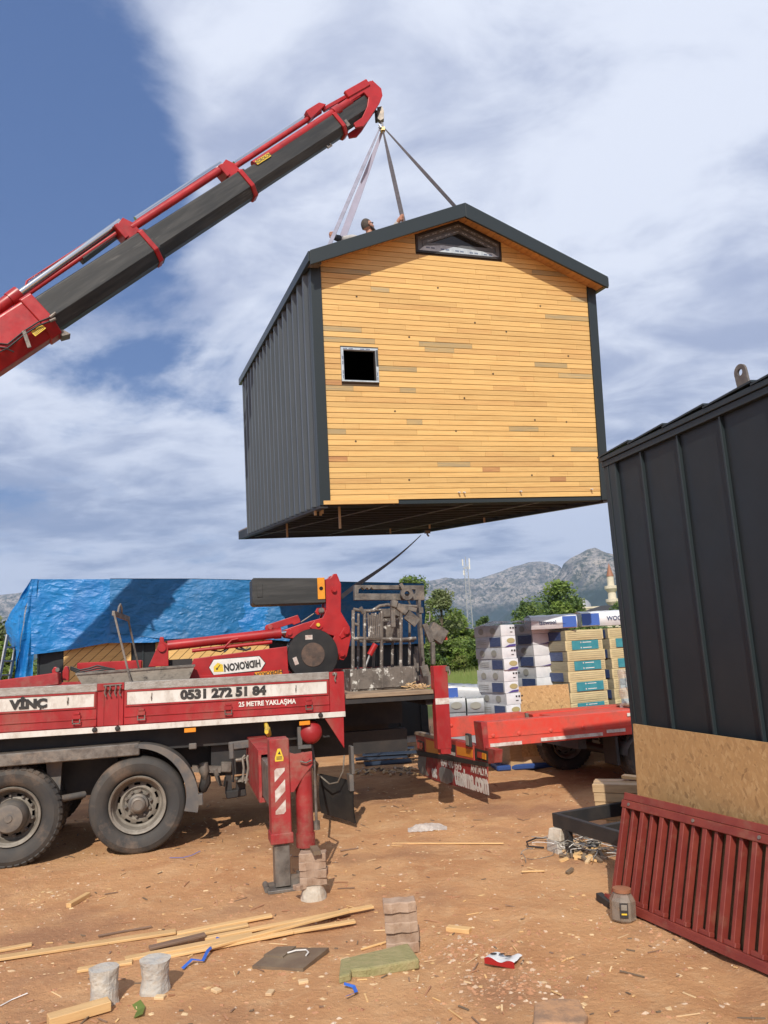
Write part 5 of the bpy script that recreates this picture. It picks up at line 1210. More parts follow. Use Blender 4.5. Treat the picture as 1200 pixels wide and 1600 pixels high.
# ---------------------------------------------------------------- slings
def sling(name, a, b, w, m, label, tw=0.0):
    q = MB(); q.mats = [m]; d = (b-a); side = d.cross(Vector((0, 1, 0))).normalized()
    def fn(u, v):
        p = a.lerp(b, v); s = Matrix.Rotation(tw*v, 3, d.normalized()) @ side
        ww = w*(.35+.65*min(1, v*3))
        return p+s*(u-.5)*ww+Vector((0, .004, 0))
    q.grid(fn, 2, 20); q.grid(lambda u, v: fn(u, v)+Vector((0, .012, .0)), 2, 20)
    q.grid(lambda u, v: fn(0, v)+Vector((0, .012*u, 0)), 1, 20); q.grid(lambda u, v: fn(1, v)+Vector((0, .012*u, 0)), 1, 20)
    solo(name, q, Matrix.Identity(4), label, 'sling')
def hp(x, y, dz=.1): return HF @ Vector((x, y, zt(x)+dz))
sling('lifting_sling', HOOK+Vector((-.03, -.02, 0)), hp(.36, 1.0), .065, 'strap_grey', 'leftmost grey lifting sling gripped in the left fist of the roof worker', .3)
sling('lifting_sling', HOOK+Vector((.02, .05, 0)), hp(1.05, 4.9), .13, 'strap_lilac', 'wide pale lilac lifting sling second from the left', .2)
sling('lifting_sling', HOOK+Vector((.03, 0, 0)), hp(1.88, 1.3), .07, 'strap_dark', 'dark short sling dropping steeply onto the roof ridge', .1)
sling('lifting_sling', HOOK+Vector((.05, -.02, .02)), hp(3.62, 1.0), .055, 'strap_dark', 'long thin sling slanting away to the front right roof corner', 1.0)
# tag line below the cabin
a = gy(658, 836, 15.9); b_ = gy(556, 915, 10.6); c_ = gy(524, 940, 10.2)
q = MB(); q.mats = ['strap_dark']; pts = [a.lerp(b_, t)+Vector((0, 0, -.05*math.sin(math.pi*t))) for t in [i/14 for i in range(15)]]+[c_]
n = len(pts)-1
q.grid(lambda u, v: pts[min(n, int(v*n+.5))]+Vector((.0, 0, 1))*(u-.5)*(.022+.05*v), 1, n); q.grid(lambda u, v: pts[min(n, int(v*n+.5))]+Vector((.0, .01, 1))*(u-.5)*(.022+.05*v), 1, n)
solo('tag_line', q, Matrix.Identity(4), 'dark webbing strap running from under the hanging cabin down behind the red crane arm', 'strap')

# ---------------------------------------------------------------- man on the roof
def skin_fig(name, verts, edges, m, parent, sub=2, root=0):
    me = bpy.data.meshes.new(name); me.from_pydata([v[0] for v in verts], edges, []); me.materials.append(MATS[m])
    o = bpy.data.objects.new(name, me); COL.objects.link(o); o.parent = parent
    sk = o.modifiers.new('skin', 'SKIN'); L = me.skin_vertices[0].data if me.skin_vertices else me.skin_vertices.new().data
    for i, v in enumerate(verts):
        rr = v[1]; L[i].radius = rr if isinstance(rr, tuple) else (rr, rr)
        L[i].use_root = (i == root)
    sk.use_smooth_shade = True; sk.branch_smoothing = .3
    s = o.modifiers.new('sub', 'SUBSURF'); s.levels = sub; s.render_levels = sub; return o
def person():
    T = thing('person', HF, 'man in a grey top kneeling on the cabin roof, arms spread to the slings', 'person')
    def hpx(px, py, y): x, z = lp(HF, px, py, y); return Vector((x, y, z))
    LH = hpx(518, 369, 1.75); RH = hpx(625, 342, 1.55); HD = hpx(574, 353, 1.85)
    neck = HD+Vector((-.03, .03, -.13)); ch = neck+Vector((-.0, .06, -.20)); be = ch+Vector((0, .10, -.26)); pel = be+Vector((0, .10, -.16))
    ls = neck+Vector((-.19, .02, -.07)); rs = neck+Vector((.19, .02, -.07)); le = ls.lerp(LH, .52)+Vector((0, .02, -.03)); re = rs.lerp(RH, .5)+Vector((0, .0, -.10))
    zr = lambda x: zt(x)+.03
    lk = Vector((pel.x-.18, pel.y-.35, zr(pel.x-.18)+.09)); rk = Vector((pel.x+.16, pel.y-.32, zr(pel.x+.16)+.09)); lf = Vector((lk.x, lk.y+.45, zr(lk.x)+.07)); rf = Vector((rk.x, rk.y+.45, zr(rk.x)+.07))
    V = [(pel, .145), (be, (.16, .12)), (ch, (.18, .13)), (neck+Vector((0, .01, -.03)), .07), (ls, .075), (le, .052), (LH.lerp(le, .12), .035), (rs, .075), (re, .052), (RH.lerp(re, .12), .035), (pel+Vector((-.1, 0, -.04)), .11), (lk, .075), (lf, .05), (pel+Vector((.1, 0, -.04)), .11), (rk, .075), (rf, .05)]
    E = [(0, 1), (1, 2), (2, 3), (2, 4), (4, 5), (5, 6), (2, 7), (7, 8), (8, 9), (0, 10), (10, 11), (11, 12), (0, 13), (13, 14), (14, 15)]
    skin_fig('body', V, E, 'shirt', T)
    q = MB(); q.mats = ['dark_cloth']; q.tube([le.lerp(LH, .25), le.lerp(LH, .6), le.lerp(LH, .9)], [.055, .048, .04], 10); part('sleeve', q, T)
    # head
    q = MB(); q.mats = ['skin']
    def sph(u, v):
        th = u*2*math.pi; ph = (v-.5)*math.pi; x, y, z = math.cos(ph)*math.cos(th), math.cos(ph)*math.sin(th), math.sin(ph)
        r_ = Vector((x*.092, y*.078, z*.112))
        if x > .2 and z < -.1: r_.x += .018*(x-.2)*(1+abs(z))       # jaw, face points to +x
        if z < -.4: r_ = Vector((r_.x*.85+.012, r_.y*.8, r_.z))
        return r_
    q.grid(sph, 28, 18); q.tube([(.085, 0, .015), (.108, 0, -.012), (.112, 0, -.022), (.085, 0, -.03)], [.008, .012, .013, .008], 8)
    q.tube([(-.0, 0, -.07), (-.02, 0, -.16)], [.052, .058], 12)
    for s_ in (-1, 1): q.tube([(-.012, s_*.076, .02), (-.018, s_*.088, .008), (-.006, s_*.084, -.022)], [.008, .016, .008], 8)
    q.mat('hair'); q.box(.074, .092, -.035, -.012, .018, .026); q.box(.074, .092, .012, .035, .018, .026); q.box(.088, .100, -.022, .022, -.052, -.047)
    o = part('head', q, T, None, Matrix.Translation(HD) @ Matrix.Rotation(rad(12), 4, 'Z') @ Matrix.Rotation(rad(-22), 4, 'Y') @ Matrix.Scale(1.0, 4))
    q = MB(); q.mats = ['hair']
    q.grid(lambda u, v: Vector(sph(u, .40+.60*v))*1.03+Vector((-.008, 0, .004)), 28, 12)
    q.f = [f for f in q.f if not (sum(q.v[i].x for i in f)/len(f) > -.004 and sum(q.v[i].z for i in f)/len(f) < .062)]; q.m = q.m[:len(q.f)]; q.smooth = q.smooth[:len(q.f)]
    part('hair', q, o)
    q = MB(); q.mats = ['hair']; q.tube([(-.004, -.078, -.03), (.035, -.068, -.075), (.075, -.035, -.098), (.088, 0, -.104), (.075, .035, -.098), (.035, .068, -.075), (-.004, .078, -.03)], [.012, .018, .020, .020, .020, .018, .012], 8); part('beard', q, o)
    q = MB(); q.mats = ['cable_black']; q.tube([(.088, -.05, .02), (.105, -.025, .018), (.105, .025, .018), (.088, .05, .02)], .008, 6); q.tube([(.088, -.05, .02), (-.0, -.083, .022)], .004, 5); part('glasses', q, o)
    # hands: palm with four curled fingers and a thumb round the sling
    for H_, src, sg in ((LH, le, -1), (RH, re, 1)):
        d = (H_-src).normalized(); up = Vector((0, 0, 1)); sd_ = d.cross(up).normalized()
        q = MB(); q.mats = ['skin']; q.tube([H_-d*.09, H_-d*.04, H_], [.027, .034, .036], 10)
        for k in range(4):
            o_ = up*(.034-.022*k); l = (.9, 1.0, .95, .8)[k]
            q.tube([H_+o_, H_+o_+d*.045*l-sd_*.005, H_+o_+d*.06*l-sd_*.035, H_+o_+d*.03*l-sd_*.055, H_+o_+d*.005-sd_*.045], [.0105, .0105, .010, .009, .007], 7)
        q.tube([H_-d*.03+up*.03, H_+d*.0+up*.05-sd_*.02, H_+d*.025+up*.045-sd_*.05], [.013, .012, .009], 7); part('hand', q, T)
person()

# ================================================================ RED JIB LYING IN THE BED
def jib():
    T = thing('crane_jib', TKF, 'folded bright red crane jib with a black drum lying on the truck bed', 'crane jib')
    Y = 1.05; Z3 = lambda a, b_: (380+a/6.6667, 890+b_/6.6667); Z2 = lambda a, b_: (220+a/7.5, 950+b_/7.5)
    cv = lambda a, b_: tl(a, b_, Y)
    def pp(name, pts, y0, y1, m, conv=Z3, bevel=.006):
        q = MB(); q.mats = [m]; q.prism([tl(*conv(a, b_), Y) for a, b_ in pts], y0, y1); return part(name, q, T, bevel=bevel)
    x0, z1 = cv(393, 906); x1, z0 = cv(508, 942)
    q = MB(); q.mats = ['boom_black']; q.prism([(x0, z0+.03), (x0+.03, z0), (x1, z0), (x1, z1-.01), (x0+.02, z1+.02), (x0, z1)], Y-.05, Y+.33); o = part('jib_box', q, T, bevel=.01)
    q = MB(); q.mats = ['boom_black']; q.box(x0+.06, x0+.13, Y-.058, Y-.051, z0+.10, z1-.06, .002); part('box_plate', q, o)
    q = MB(); q.mats = ['orange_yellow']; q.box(x1-.10, x1-.005, Y-.06, Y+.34, z0+.045, z1-.005, .004); part('yellow_end_band', q, o); q = MB(); q.mats = ['void_black']; q.lathe([(0, -.003), (.026, -.003), (.026, .002)], 8, 'Y'); part('band_hole', q, o, None, M4(x1-.055, Y-.061, (z0+z1)/2+.02))
    arm = [(855, 100), (905, 90), (940, 45), (975, 42), (992, 80), (1020, 150), (1018, 440), (1112, 600), (1125, 700), (1080, 900), (1045, 945), (1005, 935), (985, 880), (925, 745), (950, 692), (812, 652), (700, 640), (545, 722), (450, 705), (415, 665), (440, 625), (620, 560), (830, 500), (864, 420)]
    pp('knuckle_plate', arm, Y, Y+.05, 'boom_red'); pp('knuckle_plate', arm, Y+.28, Y+.33, 'boom_red')
    pp('knuckle_core', [(870, 110), (930, 130), (1005, 160), (1000, 445), (1090, 610), (1000, 650), (850, 600), (850, 500), (875, 420)], Y+.051, Y+.279, 'boom_red')
    for i, (a, b_, r) in enumerate(((478, 660, .042), (1070, 650, .042), (1028, 880, .038), (945, 215, .035), (812, 428, .036))):
        x, z = tl(*Z3(a, b_), Y); q = MB(); q.mats = ['boom_red' if i != 4 else 'steel_worn']; q.lathe([(0, -.045), (r*.7, -.045), (r*.75, -.03), (r, -.03), (r*1.05, 0)], 22, 'Y'); part('pivot_pin', q, T, None, M4(x, Y, z))
    for i, P_ in enumerate(([(690, 600), (745, 535), (820, 555), (830, 600), (800, 625), (720, 620)], [(1000, 690), (1050, 600), (1105, 610), (1110, 650), (1075, 690), (1020, 720)], [(430, 650), (500, 620), (560, 700), (545, 722), (450, 700)])): pp('boss_plate', P_, Y-.018, Y-.001, 'boom_red', Z3, .003)
    x, z = tl(*Z3(777, 577), Y); q = MB(); q.mats = ['yellow']; q.lathe([(0, -.035), (.022, -.035), (.026, -.02), (.026, 0)], 14, 'Y'); part('grease_cap', q, T, None, M4(x, Y-.01, z))
    pp('link_arm', [(232, 600), (245, 575), (575, 468), (600, 520), (605, 548), (535, 575), (520, 560), (265, 640), (240, 630)], Y+.06, Y+.11, 'boom_red')
    x, z = tl(*Z3(287, 595), Y); q = MB(); q.mats = ['dusty_red']; q.lathe([(0, -.02), (.03, -.02), (.033, 0)], 16, 'Y'); part('pivot_pin', q, T, None, M4(x, Y+.06, z))
    pp('pulley_lug', [(755, 440), (775, 395), (860, 390), (870, 460), (780, 470)], Y+.03, Y+.09, 'boom_red')
    q = MB(); q.mats = ['steel_worn']; a = tl(*Z3(745, 455), Y); b_ = tl(*Z3(610, 545), Y); q.cyl((a[0], Y+.06, a[1]), (b_[0], Y+.06, b_[1]), .009, 6); part('tie_rod', q, T)
    # drum
    x, z = tl(488, 1023, Y-.05); q = MB(); q.mats = ['drum_black']; q.lathe([(.10, -.06), (.315, -.055), (.322, -.045), (.322, -.02), (.25, .0), (.25, .16), (.322, .18), (.322, .20), (.0, .20)], 56, 'Y'); o = part('winch_drum', q, T, None, M4(x, Y-.05, z))
    q = MB(); q.mats = ['hub_rust']; q.lathe([(0, -.075), (.03, -.075), (.03, -.07), (.146, -.068), (.15, -.058)], 40, 'Y'); part('drum_hub', q, o)
    q = MB(); q.mats = ['white_tape']; q.box(-.09, .0, -.0625, -.061, .19, .245); q.bar((-.235, -.0618, -.02), (-.205, -.0618, -.11), .0012, .05); part('drum_label', q, o)
    # top cylinder
    def tb(name, a, b_, r, m, y=Y): 
        q = MB(); q.mats = [m]; p = tl(*a, y); s = tl(*b_, y); q.cyl((p[0], y, p[1]), (s[0], y, s[1]), r, 20); return part(name, q, T)
    tb('jib_cylinder', (262, 1009), (438, 989), .060, 'boom_red'); tb('cylinder_collar', (428, 990), (439, 989), .07, 'boom_red'); tb('jib_rod', (438, 989), (452, 988), .028, 'chrome')
    tb('side_rail', (300, 1017), (425, 1003), .022, 'boom_red', Y-.06); tb('feed_pipe', (350, 1012), (362, 1000), .012, 'boom_red', Y-.08); tb('feed_pipe', (362, 1000), (372, 998), .012, 'boom_red', Y-.08)
    pp('end_bracket', [(90, 690), (190, 470), (218, 400), (225, 340), (268, 340), (275, 400), (322, 420), (325, 680)], Y-.05, Y+.12, 'boom_red', Z2)
    x, z = tl(*Z2(250, 470), Y); q = MB(); q.mats = ['boom_red']; q.lathe([(0, -.03), (.045, -.03), (.05, 0)], 20, 'Y'); part('pivot_pin', q, T, None, M4(x, Y-.05, z))
    body = pp('jib_body', [(520, 860), (622, 592), (1700, 450), (1720, 860)], Y-.12, Y+.25, 'boom_red', Z2)
    rib = pp('body_flange', [(530, 845), (545, 800), (1720, 735), (1720, 770)], Y-.135, Y-.1205, 'boom_red', Z2, .002)
    # maker's badge, upside down as it lies
    yb = Y-.128
    def bq(pts, m, y, name): q = MB(); q.mats = [m]; q.add([(tl(a, b_, Y-.12)[0], y, tl(a, b_, Y-.12)[1]) for a, b_ in pts], [tuple(range(len(pts)))]); return part(name, q, T)
    B_ = [(327, 1043), (334, 1031), (405, 1025.5), (414, 1036), (407, 1047), (334, 1054.5)]
    bq([(326, 1043.2), (333.4, 1030), (405.5, 1024.5), (415.2, 1036), (407.5, 1048), (333.4, 1055.6)], 'black_print', Y-.1265, 'badge_rim'); bq(B_, 'white_print', Y-.128, 'badge')
    bq([(333.5, 1042), (340, 1035.5), (348, 1038.5), (349.5, 1049.5), (334, 1050)], 'yellow', Y-.1295, 'badge_emblem')
    x, z = tl(339, 1045, Y-.12); q = MB(); q.mats = ['black_print']; q.lathe([(.014, Y-.131), (.006, Y-.131)], 12, 'Y'); q.bar((0, Y-.131, 0), (.035, Y-.131, .042), .001, .008); part('badge_mark', q, T, None, M4(x, 0, z))
    p = tl(378.5, 1039.3, Y-.12); p2 = tl(400, 1036.3, Y-.12); an = math.atan2(p2[1]-p[1], p2[0]-p[0])
    text('badge_text', 'HiDROKON', T, M4(p[0], Y-.131, p[1], 0, 0, math.pi-an) @ FACE, .118, 'black_print', .009, .70, .0008)
    bq([(396, 1056.5), (398, 1050.5), (440, 1046.5), (441, 1052), (436, 1056)], 'orange_yellow', Y-.1365, 'orange_plate')
    p = tl(419, 1051.5, Y-.12); text('orange_plate_text', 'HIDROKON', T, M4(p[0], Y-.139, p[1], 0, 0, math.pi-an) @ FACE, .062, 'black_print', .004, 1.05, .0006)
    # left end of the jib
    pp('front_lug', [(-1000, 840), (-1010, 730), (-985, 690), (-955, 690), (-940, 730), (-942, 850)], Y-.2, Y-.12, 'boom_red', Z2)
    pp('front_lug', [(-915, 845), (-910, 740), (-880, 680), (-850, 685), (-835, 740), (-840, 850)], Y-.05, Y+.05, 'boom_red', Z2)
    x, z = tl(*Z2(-975, 725), Y-.2); q = MB(); q.mats = ['steel_worn']; q.lathe([(0, -.02), (.022, -.02), (.026, 0)], 12, 'Y'); part('pivot_pin', q, T, None, M4(x, Y-.2, z))
    q = MB(); q.mats = ['dusty_red']; a = tl(-60, 1081, Y-.15); b_ = tl(93, 1060, Y-.15); q.bar((a[0], Y-.1, a[1]), (b_[0], Y-.1, b_[1]), .25, .14, c=.01); part('lower_arm', q, T)
    q = MB(); q.mats = ['boom_red']; a = tl(120, 1052, Y); b_ = tl(222, 1042, Y); q.bar((a[0], Y+.1, a[1]+.06), (b_[0], Y+.1, b_[1]+.02), .2, .12, c=.01); part('lower_arm', q, T)
    q = MB(); q.mats = ['cable_black']
    G = lambda a, b_, y=Y-.15: (tl(a, b_, y)[0], y, tl(a, b_, y)[1])
    for d in (0, 3, 6): q.tube([G(110, 1042+d*.6), G(125, 1047+d), G(140, 1044+d), G(152, 1040+d*1.3), G(165, 1043+d*.5), G(180, 1046)], .011, 6)
    part('hydraulic_hose', q, T); q = MB(); q.mats = ['cable_black']
    for d in (0, 5): q.tube([G(350, 1014+d, Y-.05), G(362, 1011-d*.5, Y-.05), G(372, 1009+d, Y-.05), G(384, 1016, Y-.05), G(392, 1012+d*.3, Y-.05)], .013, 6)
    q.tube([G(330, 1016, Y-.02), G(345, 1018, Y-.02), G(356, 1013, Y-.02)], .01, 6); part('hydraulic_hose', q, T)
    q = MB(); q.mats = ['chassis_black']; q.box(*sorted((tl(262, 1030, 1.6)[0], tl(300, 1030, 1.6)[0])), Y+.1, Y+.2, tl(280, 1048, Y)[1], tl(280, 1030, Y)[1]); part('rest_block', q, T)
jib()
def trough():
    T = thing('mortar_trough', TKF, 'cement splashed steel trough with an upright lifting bail on the truck bed', 'trough'); y0, y1 = .25, .85
    P = lambda a, b_, y=.25: tl(a, b_, y)
    a = P(120, 1053); b_ = P(303, 1040); c = P(291, 1066); d = P(134, 1078)
    v = [(a[0], y0, a[1]), (b_[0], y0, b_[1]), (c[0], y0+.1, c[1]-.02), (d[0], y0+.1, d[1]-.02), (a[0], y1, a[1]), (b_[0], y1, b_[1]), (c[0], y1-.1, c[1]-.02), (d[0], y1-.1, d[1]-.02)]
    q = MB(); q.mats = ['cement_splash']; q.add(v, [(0, 1, 2, 3), (5, 4, 7, 6), (4, 0, 3, 7), (1, 5, 6, 2), (3, 2, 6, 7)]); o = part('trough_shell', q, T); so = o.modifiers.new('s', 'SOLIDIFY'); so.thickness = .012
    q = MB(); q.mats = ['steel_worn']; q.bar(v[0], v[1], .03, .02); q.bar(v[4], v[5], .03, .02); q.bar(v[0], v[4], .03, .02); q.bar(v[1], v[5], .03, .02); part('rim', q, T)
    G = lambda px, py, y: Vector((tl(px, py, y)[0], y, tl(px, py, y)[1]))
    q = MB(); q.mats = ['steel_worn']; q.bar(G(178, 957, .24), G(205, 1068, .24), .02, .055, up=(0, 1, 0)); part('bail_leg', q, T)
    q = MB(); q.mats = ['steel_worn']; q.bar(G(200, 966, .62), G(217, 1045, .86), .02, .05, up=(0, 1, 0)); part('bail_leg', q, T)
    q = MB(); q.mats = ['steel_worn']; q.bar(G(177, 958, .24), G(201, 967, .62), .03, .05); q.tube([G(184, 958, .33), G(186, 948, .36), G(188, 944, .38), G(190, 950, .40), G(190, 961, .45)], .012, 7); part('bail_top', q, T)
trough()

def c_fork():
    T = thing('pallet_fork', TKF, 'rusty grey crane pallet fork standing on the rear deck behind the man basket', 'crane fork'); Y = 1.15
    Z = lambda a, b_: tl(520+a/6, 880+b_/6, Y)
    q = MB(); q.mats = ['steel_worn']
    q.prism([Z(205, 205), Z(855, 210), Z(865, 345), Z(770, 345), Z(770, 248), Z(730, 250), Z(715, 235), Z(700, 250), Z(640, 240), Z(380, 240), Z(365, 225), Z(345, 245), Z(320, 225), Z(300, 247), Z(275, 225), Z(245, 245), Z(245, 282), Z(760, 285), Z(770, 345), Z(205, 345)][:1]+[Z(855, 208), Z(862, 345), Z(205, 345), Z(205, 283), Z(775, 286), Z(778, 246), Z(380, 244), Z(362, 226), Z(342, 247), Z(320, 228), Z(298, 249), Z(272, 226), Z(243, 247), Z(240, 284), Z(205, 284)], Y, Y+.10)
    part('top_arm', q, T, bevel=.004)
    q = MB(); q.mats = ['steel_worn']; a = Z(800, 345); b_ = Z(872, 1175); q.box(a[0]-.0, b_[0]+.01, Y, Y+.12, b_[1], a[1], .005); part('mast', q, T)
    q = MB(); q.mats = ['steel_worn']; q.box(a[0], b_[0]+.03, Y-.02, Y+.14, Z(800, 470)[1], Z(800, 415)[1], .005); part('mast_sleeve', q, T)
    zb = b_[1]+.02
    q = MB(); q.mats = ['steel_worn']; q.box(b_[0]-1.0, b_[0], Y-.25, Y-.14, zb, zb+.04, .004); me = q.mesh('fork_tine'); link('fork_tine', me, T); link('fork_tine', me, T, M4(0, .55, 0))
    q = MB(); q.mats = ['steel_worn']; q.box(b_[0]-.05, b_[0]+.02, Y-.3, Y+.55, zb, zb+.15, .004); part('cross_beam', q, T)
    def B(name, a, b_, w, h, m='steel_worn', y=None):
        q = MB(); q.mats = [m]; yy = Y if y is None else y; p, s = Z(*a), Z(*b_); q.bar((p[0], yy, p[1]), (s[0], yy, s[1]), w, h, c=.004); return part(name, q, T)
    B('strut', (850, 570), (915, 740), .05, .07, y=Y-.05); B('strut', (925, 740), (930, 950), .05, .06, y=Y-.05); B('side_bar', (775, 780), (785, 1100), .04, .045, y=Y-.04); B('side_bar', (835, 960), (890, 1160), .08, .10, y=Y-.06); B('side_bar', (745, 850), (760, 1080), .03, .03, y=Y-.1)
    B('lever_box', (900, 610), (1040, 700), .14, .20, 'steel_worn'); B('red_cap', (1045, 705), (1068, 700), .05, .05, 'trailer_red')
    q = MB(); q.mats = ['steel_worn']; x, z = Z(680, 290); q.T = M4(x, Y-.06, z); q.lathe([(.035, -.03), (.085, -.03), (.085, .03), (.035, .03)], 20, 'Y', closed=True); q.T = None; p, s = Z(620, 195), Z(660, 265); q.bar((p[0], Y-.06, p[1]), (s[0], Y-.06, s[1]), .04, .045); p, s = Z(690, 340), Z(730, 430); q.cyl((p[0], Y-.06, p[1]), (s[0], Y-.06, s[1]), .014, 8); part('adjusting_hook', q, T)
    q = MB(); q.mats = ['galv']; P = lambda a, b_: (Z(a, b_)[0], Y+.02, Z(a, b_)[1]); q.tube([P(885, 460), P(910, 455), P(915, 480), P(910, 545), P(885, 550)], .010, 6); part('wire_handle', q, T)
c_fork()
def basket():
    T = thing('man_basket', TKF, 'rusty open work basket splashed with white paint on the rear deck', 'work basket'); Y = .55
    Z = lambda a, b_, y=Y: (tl(520+a/6, 880+b_/6, y)[0], y, tl(520+a/6, 880+b_/6, y)[1])
    YB = .98
    def bar_(name, pts, r, y=None, m='steel_splash'):
        q = MB(); q.mats = [m]; q.tube([Z(a, b_, Y if y is None else y) for a, b_ in pts], r, 8); return part(name, q, T)
    for a in (192, 300, 460, 640): bar_('upright', [(a, 440 if a != 460 else 450), (a-2, 720), (a-4, 1005)], .022)
    for a in (240, 385, 560, 720): bar_('upright', [(a, 470), (a, 720), (a-3, 1000)], .018, YB)
    bar_('top_rail', [(192, 430), (240, 440), (330, 450), (380, 440), (440, 400), (530, 388)], .020); bar_('top_rail', [(560, 390), (680, 398), (790, 405)], .018, YB); bar_('top_rail', [(250, 445), (420, 440), (560, 440)], .018, YB)
    bar_('mid_rail', [(185, 715), (240, 705), (640, 715), (780, 705)], .022); bar_('mid_rail', [(230, 730), (440, 735), (760, 725)], .02, YB)
    bar_('brace', [(195, 565), (240, 580)], .018); bar_('hook_bar', [(255, 415), (290, 470)], .028)
    q = MB(); q.mats = ['steel_splash']; a = Z(160, 1000); b_ = Z(780, 1145); q.box(a[0], b_[0], Y-.02, Y, b_[2], a[2], .003); q.box(a[0]+.0, b_[0], YB+.05, YB+.07, b_[2], a[2]); q.box(a[0], a[0]+.02, Y, YB+.05, b_[2], a[2]); q.box(a[0], b_[0], Y, YB+.07, b_[2]-.02, b_[2]-.001); part('kick_plate', q, T)
    q = MB(); q.mats = ['steel_splash']
    for x in (228, 452, 640, 748): p = Z(x, 1005); q = MB(); q.mats = ['steel_splash']; q.box(p[0]-.012, p[0]+.012, Y-.032, Y-.0205, b_[2], a[2]); part('plate_rib', q, T)
    q = MB(); q.mats = ['steel_splash']; a = Z(325, 470); b_ = Z(445, 700)
    for k in range(7): xx = a[0]+(b_[0]-a[0])*k/6; q.box(xx-.009, xx+.009, Y-.03, Y-.01, b_[2], a[2]-.02*(k % 2))
    part('slat_panel', q, T)
    q = MB(); q.mats = ['steel_splash']; a = Z(450, 430, YB-.15); b_ = Z(640, 705, YB-.15); q.box(a[0], b_[0], YB-.17, YB-.15, b_[2], a[2], .004); q.box(a[0]-.02, b_[0]+.02, YB-.19, YB-.14, Z(0, 525, YB-.15)[2], Z(0, 505, YB-.15)[2]); part('control_box', q, T)
    q = MB(); q.mats = ['steel_worn']; p, s = Z(545, 375), Z(760, 500); q.bar(p, Z(600, 390), .10, .09, c=.01); q.bar(Z(600, 395), Z(690, 470), .07, .08, c=.01); q.bar(Z(560, 400), Z(565, 600), .05, .05); q.tube([Z(565, 600), Z(560, 660)], [.02, .004], 8); q.bar(Z(610, 400), Z(780, 440), .05, .05); q.bar(Z(690, 480), Z(790, 560), .05, .12); part('hydraulic_arm', q, T)
    q = MB(); q.mats = ['lens_red']; q.cyl(Z(345, 860), Z(400, 760), .036, 14); q.mat('galv'); q.cyl(Z(295, 1000), Z(345, 860), .013, 10); part('gas_strut', q, T)
basket()
q = MB(); rr = random.Random(9)
for k in range(70):
    x, z = tl(rr.uniform(636, 662), 1073, .35); y = .35+rr.uniform(-.25, .25); a = rr.uniform(0, 3.14); l = rr.uniform(.03, .09); q.mat(rr.choice(['lath_new', 'chip_wood'])); z = z-.015+rr.uniform(0, .04); q.bar((x, y, z), (x+l*math.cos(a), y+l*math.sin(a), z+rr.uniform(-.01, .03)), .012, .006)
solo('wood_shavings', q, TKF, 'little heap of pale wood shavings on the deck at the fork foot', 'shavings', kind='stuff')
